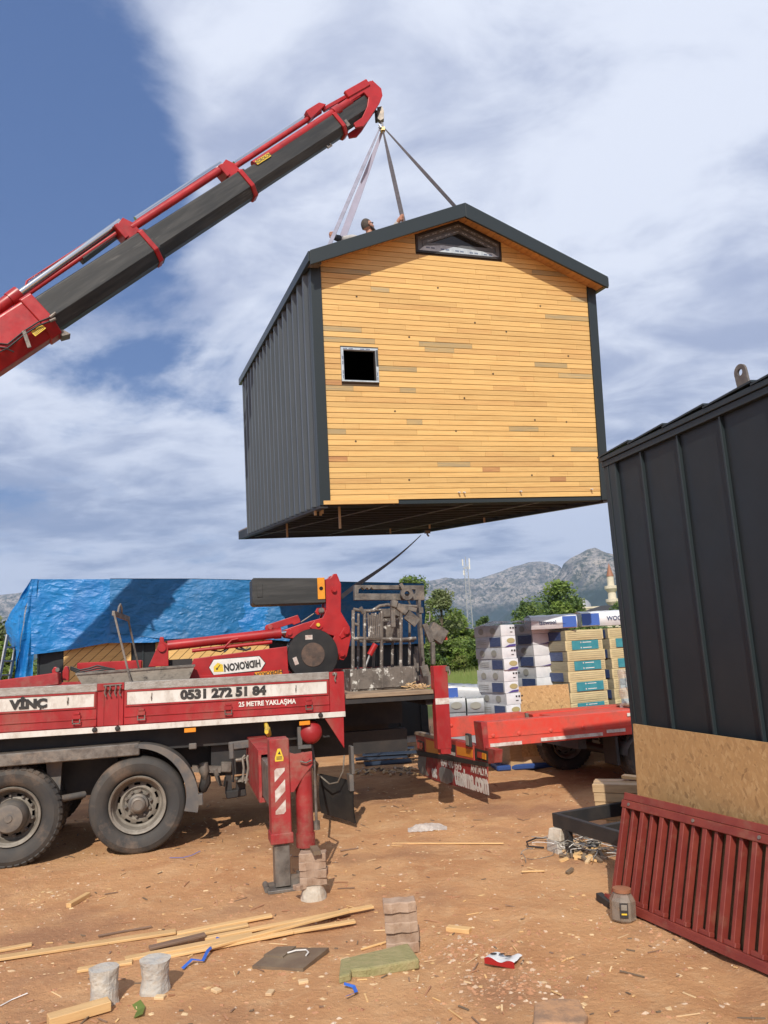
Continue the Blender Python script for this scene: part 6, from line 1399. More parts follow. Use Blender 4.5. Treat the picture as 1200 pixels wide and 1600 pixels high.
# ================================================================ LOW LOADER TRAILER
TRF = frame((1.066, 9.722, 0.0), rad(15), -.015)
def rr_(px, py):      # pixel -> (y, z) on the rear face of the trailer
    n = TRF.to_3x3() @ Vector((1, 0, 0)); q = TRF.inverted() @ on_plane(px, py, TRF @ Vector((0, 0, 0)), n); return q.y, q.z
def trailer():
    T = thing('low_loader_trailer', TRF, 'faded orange red low loader trailer with a torn lettered sign under its tail', 'trailer')
    def yz(name, pts, x0, x1, m, bev=0.0, parent=None):
        P = [rr_(*p) for p in pts]; n = len(P); q = MB(); q.mats = [m]; v = [(x0, a, b) for a, b in P]+[(x1, a, b) for a, b in P]
        q.add(v, [tuple(range(n)), tuple(range(n, 2*n))[::-1]]+[(i, (i+1) % n, n+(i+1) % n, n+i) for i in range(n)]); return part(name, q, parent or T, bevel=bev)
    yz('rear_beam', [(649, 1147), (668, 1152), (712, 1157), (745, 1166), (773, 1172), (772, 1192), (763, 1193), (653, 1176)], .0, .10, 'dusty_red', .003)
    yz('rear_ledge', [(651, 1143), (690, 1151), (690, 1157), (650, 1147)], -.03, .06, 'deck_wood')
    yz('rubber_strip', [(653, 1172), (763, 1192), (763, 1198), (655, 1180)], -.03, .03, 'rubber_black')
    yz('marker_plate', [(664, 1151), (688, 1158), (688, 1181), (665, 1176)], -.012, -.001, 'trailer_red'); yz('reflector', [(667, 1155), (687, 1161), (687, 1179), (668, 1175)], -.016, -.0125, 'amber')
    yz('marker_plate', [(713, 1158), (741, 1165), (742, 1188), (714, 1182)], -.012, -.001, 'trailer_red'); yz('reflector', [(715, 1166), (740, 1171), (740, 1184), (716, 1179)], -.016, -.0125, 'amber')
    yz('plate_recess', [(688, 1161), (712, 1164), (712, 1181), (688, 1176)], -.008, -.001, 'chassis_black'); yz('number_plate', [(699, 1173), (712, 1176), (712, 1181), (699, 1177)], -.013, -.009, 'white_tape')
    for pts in ([(743, 1169), (763, 1174), (763, 1190), (743, 1185)], [(653, 1156), (664, 1159), (664, 1173), (653, 1170)]): yz('light_housing', pts, -.010, -.001, 'chassis_black')
    yz('tail_light', [(748, 1174), (755, 1176), (755, 1185), (748, 1183)], -.02, -.011, 'lens_red'); yz('tail_light', [(755.3, 1176), (761, 1178), (761, 1187), (755.3, 1185)], -.02, -.011, 'orange_yellow'); yz('tail_light', [(654, 1159), (662, 1161), (662, 1171), (654, 1169)], -.02, -.011, 'lens_red')
    sg = yz('sign_board', [(655, 1180), (763, 1198), (763, 1240), (690, 1222), (666, 1213), (654, 1198)], -.012, .0, 'dusty_red')
    yz('worn_patch', [(688, 1200), (692, 1197), (706, 1203), (711, 1212), (708, 1222), (700, 1225), (690, 1221), (687, 1210)], -.0145, -.0125, 'galv', parent=sg)
    yz('worn_patch', [(655, 1181), (668, 1183), (666, 1200), (672, 1213), (660, 1209), (654, 1198)], -.0145, -.0125, 'rim_dusty', parent=sg)
    def sgt(s, px, py, px2, py2, size, sx, off=.004):
        y, z = rr_(px, py); y2, z2 = rr_(px2, py2); a = math.atan2(z2-z, -(y2-y))
        M = Matrix.Translation((-.0165, y, z)) @ Matrix.Rotation(rad(-90), 4, 'Z') @ Matrix.Rotation(-a, 4, 'Y') @ FACE
        text('sign_lettering', s, T, M, size, 'white_print', off, sx, .001)
    sgt('0542 400 1515', 706, 1194.5, 722, 1198, .14, 1.0, .004); sgt('ANTALYA', 750, 1204, 759, 1206.5, .14, .9, .004)
    sgt('ttasima.com', 737, 1219, 756, 1224.5, .32, .78, .010); sgt('est', 680, 1206, 690, 1209, .24, .8, .008)
    # side beams
    zt0 = .975; za = .675
    q = MB(); q.mats = ['trailer_red']; q.box(.05, 7.0, .02, .24, za, zt0, .006); nb = part('side_beam', q, T)
    q = MB(); q.mats = ['dusty_red']; P = [(.0, .52), (.03, .52), (.06, .64), (.06, zt0+.01), (-.02, zt0+.01)]
    q.prism(P, .0, .26); part('beam_end_plate', q, T, bevel=.004)
    q = MB(); q.mats = ['trailer_red']; q.box(.06, 7.0, .012, .0195, za+.11, za+.125); part('weld_line', q, nb)
    q = MB(); q.mats = ['trailer_red']; q.lathe([(0, -.022), (.016, -.02), (.026, -.008), (.026, 0)], 14, 'Y'); me = q.mesh('bolt_head')
    for x in (.13, .48, .91, 1.36): link('bolt_head', me, T, M4(x, .02, .812))
    for x in (.15, .85): link('bolt_head', me, T, M4(x, 1.62, .83))
    for x0, x1, z0 in ((.08, .50, .677), (.76, 1.62, .69), (1.68, 1.95, .715), (2.0, 2.25, .90)):
        q = MB(); q.mats = ['white_tape']; q.box(x0, x1, .006, .0115, z0+.005, z0+.045); part('reflective_tape', q, T)
    q = MB(); q.mats = ['trailer_red']; q.box(.07, 1.30, 1.62, 1.84, .665, .93, .006); part('side_beam', q, T)
    q = MB(); q.mats = ['trailer_red']; q.prism([(1.42, .66), (7.0, .66), (7.0, .93), (1.42, .92), (1.34, .90)], 1.45, 1.84); part('side_beam', q, T)
    q = MB(); q.mats = ['steel_worn']; q.prism([(1.30, .68), (1.42, .70), (1.40, .90), (1.30, .92)], 1.60, 1.80); part('hinge_block', q, T)
    q = MB(); q.mats = ['trailer_red']; q.prism([(1.4, .70), (1.6, .69), (6.9, .80), (6.9, .93), (1.45, .90)], .26, 1.44); part('deck_plate', q, T)
    r = random.Random(8)
    for k in range(12):
        q = MB(); q.mats = ['deck_wood']; q.box(2.7, 6.9, .27+k*.097, .27+k*.097+.091, .931, .955+r.uniform(0, .006), .003); part('deck_plank', q, T)
    q = MB(); q.mats = ['trailer_red']; q.box(.0, .1, .26, 2.3, .56, .66, .004); q.box(.10, .16, 1.84, 2.3, .56, .80); part('cross_member', q, T)
    for x in (1.45, 3.5, 5.3):
        q = MB(); q.mats = ['chassis_black']; q.box(x-.06, x+.06, .26, 1.44, .52, .68); part('cross_member', q, T)
    q = MB(); q.mats = ['steel_worn']; a = rr_(693, 1140); q.tube([(-.02, a[0], a[1]+.05), (-.05, a[0]-.03, a[1]-.03), (-.04, a[0]-.06, a[1]-.12), (-.02, a[0]-.03, a[1]-.14)], [.03, .035, .03, .02], 7); part('shackle', q, T)
    q = MB(); q.mats = ['chassis_black']; a = rr_(737, 1156); q.box(-.06, -.02, a[0]-.07, a[0]+.07, a[1]-.08, a[1]+.08, .006); lamp = part('lamp_box', q, T); q = MB(); q.mats = ['leaf_print']; q.box(-.064, -.061, a[0]-.05, a[0]+.05, a[1]-.06, a[1]+.06); part('lamp_lens', q, lamp)
    q = MB(); q.mats = ['steel_worn']; q.tube([(-.0, 2.15, .62), (-.01, 2.16, .72), (.0, 2.13, .80)], .009, 6); part('bent_rod', q, T)
    for x in (2.04, 3.1, 4.16):
        for y in (.10, 1.78):
            w = bpy.data.objects.new('wheel', None); COL.objects.link(w); w.parent = T; w.matrix_local = M4(x+(.36 if y < 1 else 0), y, .41+.027*(y > 1))
            link('tyre', T_LUG, w, M4(0, .14, 0, s=.86)); link('rim', RIM, w, M4(0, .05, 0, s=.86))
        q = MB(); q.mats = ['chassis_black']; q.cyl((x, .2, .42), (x, 1.8, .43), .06, 10); part('axle', q, T)
    q = MB(); q.mats = ['chassis_black']; q.box(1.84, 1.88, .10, .42, .30, .66); part('mud_flap', q, T)
    q = MB(); q.mats = ['plastic_grey']; n = 12
    for y_ in (.0, 1.72):
        q = MB(); q.mats = ['plastic_grey']; q.grid(lambda u, v: (2.04+(.36 if y_ < 1 else 0)+.47*math.cos(rad(178-176*u)), y_+.36*v, .41+.47*math.sin(rad(178-176*u))*.62), n, 2); part('mudguard', q, T)
trailer()

# ================================================================ INSULATION STACKS
def stacks():
    rz = rad(25); LAB = ['topmost', 'second', 'third', 'fourth', 'fifth', 'sixth', 'seventh', 'lowest']
    def pack(name, F, w, d, h, kind, label, group, i):
        T = thing(name, F, label, 'pack', group); r = random.Random(i*7+len(label))
        side = 'pack_grey' if kind == 'white' else 'pack_sand_side'; front = 'paper_white' if kind == 'white' else 'pack_sand'  # side faces use darker copies of the front, shade put into the colour
        q = MB(); q.mats = [front, side]; q.cur = 0; c = .03
        # soft bulging block: right face is front (-y), left face is side (-x)
        def blk():
            nn = 5; 
            for ax, m in (('f', front), ('s', side), ('b', front), ('e', side), ('t', front), ('u', front)):
                q.mat(m)
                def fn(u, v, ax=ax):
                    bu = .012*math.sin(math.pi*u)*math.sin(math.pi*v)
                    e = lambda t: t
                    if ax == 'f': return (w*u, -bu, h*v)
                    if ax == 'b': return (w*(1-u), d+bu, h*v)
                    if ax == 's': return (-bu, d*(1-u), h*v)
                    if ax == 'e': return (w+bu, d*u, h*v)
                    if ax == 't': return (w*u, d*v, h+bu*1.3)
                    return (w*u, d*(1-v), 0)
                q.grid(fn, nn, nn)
        blk(); part('wrap', q, T)
        def fq(name, x0, x1, z0, z1, m, y=-.0135): q = MB(); q.mats = [m]; q.box(x0, x1, y-.001, y, z0, z1); return part(name, q, T)
        def sq(name, y0, y1, z0, z1, m): q = MB(); q.mats = [m]; q.box(-.0145, -.0135, y0, y1, z0, z1); return part(name, q, T)
        if kind == 'white':
            if i % 2 == 0:
                for yy in (d*.28, d*.72):
                    q = MB(); q.mats = ['leaf_print']; q.T = M4(-.0136, yy, h*.5) @ Matrix.Diagonal((1, 1.5, 1, 1)); q.lathe([(0, -.001), (h*.30, -.001), (h*.30, .0)], 18, 'X', sm=False); part('leaf_print', q, T)
                q = MB(); q.mats = ['black_print']
                for k in range(3): q.box(w*.62+k*.05, w*.62+k*.05+.03, -.0145, -.0135, h*.62, h*.78)
                q.box(w*.62, w*.8, -.0145, -.0135, h*.3, h*.36); part('print', q, T)
            else:
                sq('blue_print', d*.02, d*.42, h*.08, h*.92, 'pack_purple' if False else 'pack_navy'); 
                q = MB(); q.mats = ['leaf_print']
                for k in range(3): q.box(-.0145, -.0135, d*.55, d*.92, h*(.3+.18*k), h*(.34+.18*k))
                part('print', q, T)
                q = MB(); q.mats = ['pack_gold']; q.T = M4(w*.62, -.0136, h*.58) @ Matrix.Diagonal((1.7, 1, .9, 1)); q.lathe([(0, -.0015), (h*.26, -.0015), (h*.26, .0)], 18, 'Y', sm=False); part('gold_print', q, T)
                q = MB(); q.mats = ['pack_purple']; q.prism([(w*.12, h*.02), (w*.95, h*.08), (w*.95, h*.26), (w*.5, h*.22), (w*.3, h*.10)], -.0145, -.0135); part('purple_print', q, T)
        else:
            if i % 2 == 1:
                fq('teal_label', w*.16, w*.87, h*.06, h*.97, 'pack_teal'); 
                for zc in (.25, .78):
                    q = MB(); q.mats = ['white_print']; q.box(w*.45, w*.68, -.0155, -.0146, h*(zc-.035), h*(zc+.035)); part('label_print', q, T)
                    q = MB(); q.mats = ['white_tape']; q.lathe([(0, -.016), (h*.08, -.016), (h*.08, -.0146)], 12, 'Y'); part('label_mark', q, T, None, M4(w*.40, 0, h*zc))
                if i in (1, 5): pass
            sq('navy_panel', d*.10, d*.92, h*.06, h*.92, 'pack_navy') if i % 2 == 0 else None
            q = MB(); q.mats = ['pack_sand_side']
            for k in range(4): q.box(w*.04, w*.96, -.0136, -.0128, h*(.2+.2*k), h*(.2+.2*k)+.004)
            part('slab_joint', q, T)
        return T
    def base(px, Y, z): q = gy(px, 1040, Y); return q.x
    Y = 12.75
    for ci, (px, side) in enumerate(((787, 'left'), (836, 'right'))):
        Y = 12.75 if ci else 12.2; x = base(px, Y, 0); dz = .1755
        for i in range(8):
            z = 2.204-dz*(i+1)+(.01 if ci else 0)
            pack('wool_pack', M4(x+R.uniform(-.012, .012), Y+R.uniform(-.012, .012), z, rz+R.uniform(-.02, .02)), .26 if ci == 0 else .74, .95 if ci else .78, dz-.005, 'white', f'{LAB[i]} white wrapped pack in the {side} white stack beside the field', 'white wrapped insulation packs', i)
        q = MB(); q.mats = ['timber']
        for k in range(3): q.box(0, .7, k*.34, k*.34+.08, -.10, -.002)
        q.box(0, .7, 0, .76, -.13, -.10); solo('pallet', q, M4(x, Y, z, rz) , f'timber pallet under the {side} white stack', 'pallet')
        q = MB(); q.mats = ['timber']; q.box(0, .7, .02, .74, -z, -.14); 
        if z > .3: solo('pallet_stack', q, M4(x, Y, z, rz), f'pile of pallets lifting the {side} white stack', 'pallets')
    Y = 12.75
    for ci, px in enumerate((887, 966)):
        x = base(px, Y-.28, 0); dz = .1624
        for i in range(8):
            z = 2.061-dz*(i+1)
            pack('insulation_pack', M4(x+R.uniform(-.01, .01), Y-.28+(.37 if ci else 0)+R.uniform(-.01, .01), z, rz+R.uniform(-.015, .015)), .75, .50 if ci else 1.05, dz-.005, 'beige', f"{LAB[i]} sand coloured pack in the {'stack partly hidden by the dark cabin' if ci else 'main sand coloured stack'}", 'sand coloured insulation packs', i)
        q = MB(); q.mats = ['timber']; q.box(0, .74, .0, 1.0 if not ci else .5, -z, -.002); solo('pallet_stack', q, M4(x, Y-.28+(.37 if ci else 0), z, rz), f"pile of pallets under the {'hidden' if ci else 'main'} sand coloured stack", 'pallets')
    # long white bags lying across the tops
    def bag(px0, px1, py, Y, h, label, blue, txt, tx, F=None):
        a = gy(px0, py, Y); b_ = gy(px1, py-3, Y); w = b_.x-a.x; T = thing('wool_bag', M4(a.x, Y, a.z, 0, 0, -math.atan2(b_.z-a.z, w)*.4), label, 'bag', 'long white insulation bags on top of the stacks')
        q = MB(); q.mats = ['paper_white']; 
        q.grid(lambda u, v: (w*u, -.04*math.sin(math.pi*v)-.0, h*v), 12, 6); q.grid(lambda u, v: (w*u, .6*v, h+.03*math.sin(math.pi*v)+.012*noise.noise(Vector((u*9, v*5, px0)))), 12, 6)
        q.grid(lambda u, v: (-.03*math.sin(math.pi*v)*math.sin(math.pi*u), .6*(1-u), h*v), 6, 6); q.grid(lambda u, v: (w+.03*math.sin(math.pi*v)*math.sin(math.pi*u), .6*u, h*v), 6, 6); q.grid(lambda u, v: (w*u, .6*v, 0), 2, 2); part('wrap', q, T)
        q = MB(); q.mats = ['pack_blue']; q.box(w*blue[0], w*blue[1], -.048, -.044, h*.06, h*.94); part('blue_label', q, T)
        text('bag_text', txt, T, M4(w*tx, -.046, h*.5) @ FACE, h*.45, 'pack_navy', .004, .95, .001)
    bag(830, 902, 984, 12.5, .20, 'long white bag with lettering and a blue end on the right white stack', (.68, .98), 'izowool', .36)
    bag(909, 985, 979, 12.9, .22, 'long white bag with a blue front, highest on the right behind the sand stack', (.0, .36), 'WOOL', .70)
    for px, py, l in ((802, 967, 'crumpled clear film hood over the white stacks'),):
        a = gy(px, py+8, 12.4); q = MB(); q.mats = ['clear_film']; q.grid(lambda u, v: (-.65+1.5*u, .7*v, .10*abs(noise.noise(Vector((u*5, v*3, 1))))+.06*math.sin(3.1*u)), 24, 8); solo('film_hood', q, M4(a.x, 12.35, a.z-.04, .1), l, 'plastic film')
    # board in front, low packs, crumpled film
    a = gy(807, 1073, 12.3); b_ = gy(891, 1076, 12.3); c = gy(806, 1125, 12.3)
    q = MB(); q.mats = ['osb']; q.box(0, b_.x-a.x, 0, .018, 0, a.z-.18); solo('osb_offcut', q, M4(a.x, 12.3, .18, 0, -.12), 'small strand board offcut standing against the foot of the sand stack', 'board')
    q = MB(); q.mats = ['timber']; q.box(0, 1.1, 0, .5, 0, .18); solo('timber_block', q, M4(a.x, 12.32, 0), 'low timber block under the strand board offcut', 'timber')
    for i, (px0, px1, yt, yb, Y_, lab, bl_) in enumerate(((697, 753, 1072, 1090, 12.9, 'low white bag with a blue corner lying flat left of the stacks', True), (698, 728, 1092, 1112, 12.75, 'left one of the two low grey wrapped packs with oval windows', False), (729, 757, 1092, 1112, 12.75, 'right one of the two low grey wrapped packs, touching the white stack', False))):
        a = gy(px0, yt, Y_); b_ = gy(px1, yb, Y_); w = b_.x-a.x; h = a.z-b_.z; T = thing('wool_pack', M4(a.x, Y_, b_.z), lab, 'pack')
        q = MB(); q.mats = ['pack_dim' if not bl_ else 'pack_grey']; q.grid(lambda u, v: (w*u, -.03*math.sin(math.pi*v), h*v*(1-.25*u*(1 if bl_ else 0))), 8, 5); q.grid(lambda u, v: (w*u, .8*v, h*(1-.25*u*(1 if bl_ else 0))+.03*math.sin(3.1*v)+.02*noise.noise(Vector((u*7, v*5, i)))), 10, 6); q.grid(lambda u, v: (0, .8*v, h*u), 3, 3); q.grid(lambda u, v: (w, .8*v, h*u*(.75 if bl_ else 1)), 3, 3); part('wrap', q, T)
        if bl_: q = MB(); q.mats = ['pack_blue']; q.box(0.0, w*.32, -.038, -.034, h*.1, h*.85); part('blue_label', q, T)
        else: q = MB(); q.mats = ['leaf_print']; q.T = M4(w*.5, -.034, h*.5) @ Matrix.Diagonal((1.7, 1, 1, 1)); q.lathe([(0, -.002), (h*.25, -.002), (h*.25, 0)], 16, 'Y'); part('oval_window', q, T)
        q = MB(); q.mats = ['pack_dim']; q.box(0, w, .02, .7, -b_.z+.0, -.01)
        if i: solo('support_pile', q, M4(a.x, Y_, b_.z), 'wrapped packs at ground level under the '+('left' if i == 1 else 'right')+' low pack', 'pack')
    a = gy(962, 1046, 11.7); b_ = gy(990, 1094, 11.7); q = MB(); q.mats = ['clear_film']
    q.grid(lambda u, v: ((b_.x-a.x)*(u*(1-.35*v)+.15*v)+.04*noise.noise(Vector((u*5, v*6, 1))), -.15*math.sin(3.14*u)+.05*noise.noise(Vector((u*6, v*9, 3))), (a.z-b_.z+.3)*v-.3), 14, 20); solo('plastic_film', q, M4(a.x, 11.7, b_.z), 'crumpled sheet of clear packing film hanging beside the dark cabin', 'plastic film')
    q = MB(); q.mats = ['dull_blue']; a = gy(775, 1177, 12.2); q.box(0, .95, 0, .5, 0, .08, .02); solo('blue_bundle', q, M4(a.x, 12.2, 0, .1), 'folded blue sheeting lying on the ground beneath the trailer beam', 'sheeting')
    for px, py, s, m, l in ((769, 1186, .09, 'stone_pale', 'round pale stone near the trailer tail'), (787, 1183, .12, 'clear_film', 'crumpled plastic scrap beside the pale stone')):
        a = gz(px, py); q = MB(); q.mats = [m]; q.lathe([(0.01, -.5), (.8, -.4), (1.0, .1), (.6, .7), (.01, .8)], 9, 'Z'); solo('stone' if m == 'stone_pale' else 'plastic_scrap', q, M4(a.x, a.y, s*.4, .3, 0, 0, s), l, 'stone' if m == 'stone_pale' else 'plastic')
stacks()

# ================================================================ YARD CLUTTER
def stick(name, p0, p1, w, h, m, label, cat='lath', z0=0.0, z1=None, grp=None):
    a = gz(*p0); b_ = gz(*p1); z1 = z0 if z1 is None else z1; q = MB(); q.mats = [m]; mid = (a+b_)/2; d = b_-a; L_ = d.length; q.T = None
    q.box(-L_/2, L_/2, -w/2, w/2, 0, h, min(.003, h*.2))
    M = M4(mid.x, mid.y, gh(mid.x, mid.y)+.002+(z0+z1)/2, math.atan2(d.y, d.x), 0, -math.atan2(z1-z0, L_))
    return solo(name, q, M, label, cat, group=grp)
G_ = 'thin pine laths strewn in a loose pile'
for i, (p0, p1, w, z0, z1, m, l) in enumerate([
    ((-40, 1508), (275, 1460), .075, .0, .0, 'lath_new', 'longest pale lath running in from the left edge'),
    ((276, 1461), (425, 1434), .06, .0, .01, 'lath_new', 'upper straight lath continuing the longest one to the right'),
    ((245, 1475), (388, 1451), .055, .01, .02, 'lath_new', 'short lath with a square left end just above the dark slat'),
    ((320, 1470), (583, 1421), .055, .012, .02, 'lath_new', 'lath reaching furthest right of the pile'),
    ((195, 1503), (395, 1466), .07, .012, .02, 'lath_new', 'broad lath above the left concrete plug'),
    ((330, 1486), (545, 1432), .05, .025, .035, 'lath_new', 'lath crossing over the middle of the pile'),
    ((250, 1498), (458, 1460), .05, .0, .012, 'lath_new', 'lower lath passing under the blue tie'),
    ((360, 1474), (555, 1443), .055, .0, .01, 'lath_new', 'lowest right lath of the pile'),
    ((121, 1520), (207, 1507), .06, .0, .0, 'lath_new', 'short lath just behind the left concrete plug'),
    ((-20, 1492), (50, 1479), .05, .0, .0, 'lath_new', 'short lath at the left edge above the longest one'),
    ((233, 1488), (321, 1469), .06, .02, .03, 'lath_old', 'dark weathered slat lying in the pale pile')]):
    stick('lath', p0, p1, w, .018, m, l, grp=G_, z0=z0, z1=z1)
stick('batten', (75, 1606), (171, 1578), .09, .05, 'lath_new', 'thick pale batten end at the bottom left corner', 'batten')
stick('twig', (153, 1468), (237, 1453), .015, .012, 'lath_old', 'thin brown twig above the lath pile', 'twig')
stick('wood_stub', (107, 1417), (138, 1399), .045, .035, 'lath_new', 'short grey brown timber stub left of the lath pile', 'wood stub')
stick('thin_lath', (613, 1317), (787, 1317), .022, .012, 'lath_new', 'thin straight lath lying level near the middle of the yard', 'lath')
stick('thin_lath', (815, 1365), (851, 1364), .022, .012, 'lath_new', 'short thin lath left of the concrete blocks', 'lath')
stick('wood_offcut', (699, 1452), (735, 1456), .06, .03, 'lath_new', 'small pale offcut right of the paver stack', 'offcut')
stick('stick', (564, 1483), (607, 1470), .014, .012, 'lath_new', 'thin stick left of the paver stack foot', 'stick')
stick('stick', (532, 1331), (560, 1327), .016, .012, 'lath_old', 'little dark stick right of the outrigger', 'stick')
for px, py in ((338, 1552), (422, 1553), (474, 1537), (540, 1500), (250, 1562)):
    a = gz(px, py); q = MB(); q.mats = ['chip_wood']; q.box(-.03, .03, -.02, .02, 0, .018, .003); solo('wood_cube', q, M4(a.x, a.y, gh(a.x, a.y), px*.1), {338: 'little wood offcut below the blue tie', 422: 'little wood offcut left of the green slab', 474: 'little wood offcut below the brown board', 540: 'little wood offcut above the green slab', 250: 'little wood offcut at the foot of the right concrete plug'}[px], 'offcut')
def plug(px, py, h, r0, label, seed):
    a = gz(px, py); q = MB(); q.mats = ['concrete']; n = 28; nz = 14
    def fn(u, v):
        t = 2*math.pi*u; waist = 1-.14*math.sin(math.pi*min(1, v*1.02)); rr2 = r0*waist*(1+.07*noise.noise(Vector((math.cos(t)*2, math.sin(t)*2, v*3+seed)))+.05*noise.noise(Vector((math.cos(t)*7, math.sin(t)*7, v*9+seed))))
        return (rr2*math.cos(t), rr2*math.sin(t)*.9, h*v+.006*noise.noise(Vector((math.cos(t), math.sin(t), seed)))*v)
    q.grid(fn, n, nz, sm=False)
    top = [fn(i/n, 1) for i in range(n)]; q.add(top, [tuple(range(n))], False); solo('concrete_plug', q, M4(a.x, a.y, gh(a.x, a.y)-.010, 0, .03*(seed-1), .04*(seed-1.5)), label, 'concrete block')
plug(163, 1566, .205, .088, 'left rough waisted concrete plug in front of the laths', 1)
plug(242, 1550, .195, .092, 'right rough waisted concrete plug with a pale broken side', 2)
def paver_mesh():
    q = MB(); q.mats = ['paver']; w, d, h = .215, .115, .062; P = []
    nx_ = 8
    zig = [0, .012, .018, .006, 0, .012, .018, .006, 0]
    f = [(-w/2+w*i/nx_, -d/2-zig[i]) for i in range(nx_+1)]; b_ = [(w/2-w*i/nx_, d/2-zig[nx_-i]) for i in range(nx_+1)]
    P = f+b_; n = len(P); c = .006
    lay = [(P, 0), (P, h-c), ([(x*.955, y*.93) for x, y in P], h)]
    v = []; 
    for pts, z in lay: v += [(x, y, z) for x, y in pts]
    fs = [tuple(range(n))[::-1], tuple(range(2*n, 3*n))]+[(k*n+i, k*n+(i+1) % n, (k+1)*n+(i+1) % n, (k+1)*n+i) for k in (0, 1) for i in range(n)]
    q.add(v, fs); return q.mesh('paver')
PV = paver_mesh()
a = gz(630, 1478)
NM = ['lowest', 'second from bottom', 'third from bottom', 'fourth from bottom', 'topmost']
for i in range(5):
    o = link('paver', PV, None, M4(a.x+(-.004, .003, -.006, -.004, -.012)[i], a.y+.02*(i % 2), gh(a.x, a.y)+.062*i, (.02, -.05, .04, -.02, .06)[i], .02 if i == 4 else 0)); tag(o, f'{NM[i]} zigzag clay paver in the stack in the middle of the foreground', 'paver', 'zigzag pavers in the foreground stack')
a = gz(490, 1403); q = MB(); q.mats = ['concrete_pale']
q.grid(lambda u, v: ((.105-.02*v)*(1+.12*noise.noise(Vector((math.cos(6.283*u)*2, math.sin(6.283*u)*2, v*2))))*math.cos(6.283*u), (.10-.02*v)*math.sin(6.283*u), .11*v), 22, 8, sm=False); q.add([((.085)*math.cos(6.283*i/12), .08*math.sin(6.283*i/12), .109) for i in range(12)], [tuple(range(12))]); solo('rock_plug', q, M4(a.x, a.y, -.005), 'pale broken concrete plug under the pavers beside the outrigger foot', 'concrete block')
for i in range(4):
    o = link('paver', PV, None, M4(a.x+(.0, .01, .0, .005)[i], a.y+.01, .108+.060*i, (.15, -.05, .1, .0)[i], 0, (.0, .05, -.03, .02)[i])); tag(o, f"{['lowest', 'second from bottom', 'third from bottom', 'topmost'][i]} paver stacked on the pale plug beside the outrigger", 'paver', 'pavers beside the outrigger')
o = link('paver', PV, None, M4(a.x-.09, a.y-.05, .09, .6, 0, 0, .55)); tag(o, 'small broken paver piece wedged left of the plug top', 'paver')
q = MB(); q.mats = ['hardboard']; q.box(-.03, .03, -.10, .10, 0, .03); solo('timber_wedge', q, M4(a.x+.03, a.y-.02, .351, .25, 0, .0), 'dark timber wedge lying on the topmost paver beside the outrigger', 'wedge')
# board, wool slab, carton, strap pieces
def flat_poly(name, pts, h, m, label, cat, z=0.0, bevel=0.0):
    P = [gz(*p) for p in pts]; c = sum(P, Vector())/len(P); n = len(P); q = MB(); q.mats = [m]; q.add([(p.x-c.x, p.y-c.y, 0) for p in P]+[(p.x-c.x, p.y-c.y, h) for p in P], [tuple(range(n))[::-1], tuple(range(n, 2*n))]+[(i, (i+1) % n, n+(i+1) % n, n+i) for i in range(n)]); return solo(name, q, M4(c.x, c.y, gh(c.x, c.y)+z), label, cat, bevel=bevel)
flat_poly('hardboard_tile', [(394, 1515), (431, 1486), (514, 1486), (474, 1519)], .026, 'hardboard', 'square brown board with a white cord on it', 'board')
flat_poly('hardboard_piece', [(412, 1500), (433, 1487), (463, 1486), (442, 1503)], .012, 'hardboard', 'smaller brown piece lying on the square board', 'board', z=.027)
a, b_, c = gz(449, 1489, .03), gz(478, 1484, .03), gz(478, 1493, .03); q = MB(); q.mats = ['white_print']; q.tube([a, gz(462, 1485, .035), b_, gz(482, 1488, .035), c], .005, 6); solo('cable_tie', q, Matrix.Identity(4), 'short white cord curled on the brown board', 'cord')
flat_poly('wool_slab', [(533, 1530), (536, 1511), (638, 1486), (656, 1512), (572, 1528)], .06, 'stone_wool', 'green mineral wool slab lying in front of the paver stack', 'slab', bevel=.012)
flat_poly('wool_scrap', [(530, 1541), (533, 1512), (551, 1510), (549, 1536)], .045, 'stone_wool', 'small torn flap of green mineral wool at the slab left end', 'slab', bevel=.01)
T = thing('flat_carton', Matrix.Identity(4), 'crushed red and white printed carton on the ground', 'carton')
P = [gz(757, 1505), gz(768, 1497), gz(817, 1502), gz(804, 1514)]
q = MB(); q.mats = ['paper_white']; q.grid(lambda u, v: (P[0].lerp(P[3], u)).lerp(P[1].lerp(P[2], u), v)+Vector((0, 0, .03+.010*math.sin(u*9)+.006*noise.noise(Vector((u*5, v*5, 2))))), 14, 6); q.mat('lens_red'); q.grid(lambda u, v: (P[0].lerp(P[3], u))+Vector((.0, -.004, .032*v+.010*math.sin(u*9)*v)), 14, 2); part('carton_face', q, T)
q = MB(); q.mats = ['black_print']
for u, v in ((.2, .5), (.45, .6), (.7, .45)): c = (P[0].lerp(P[3], u)).lerp(P[1].lerp(P[2], u), v)+Vector((0, 0, .046)); q.add([(c.x+.022*math.cos(t), c.y+.014*math.sin(t), c.z) for t in [k*.7 for k in range(9)]], [tuple(range(9))])
part('carton_print', q, T)
def strip(name, pts, w, m, label, cat, lift=.012):
    q = MB(); q.mats = [m]; P = [gz(*p) for p in pts]
    for p in P: p.z += gh(p.x, p.y)+lift*R.uniform(.4, 1.6)
    n = len(P)-1
    v = []; 
    for i, p in enumerate(P):
        d = (P[min(i+1, n)]-P[max(0, i-1)]).normalized(); s = Vector((-d.y, d.x, .3)).normalized()*w/2; v += [p-s, p+s]
    q.add(v, [(2*i, 2*i+2, 2*i+3, 2*i+1) for i in range(n)]); solo(name, q, Matrix.Identity(4), label, cat)
strip('blue_tie', [(285, 1517), (300, 1508), (317, 1506), (325, 1493), (334, 1481), (341, 1470)], .022, 'blue_strap', 'bent blue plastic tie right of the concrete plugs', 'plastic tie', .03)
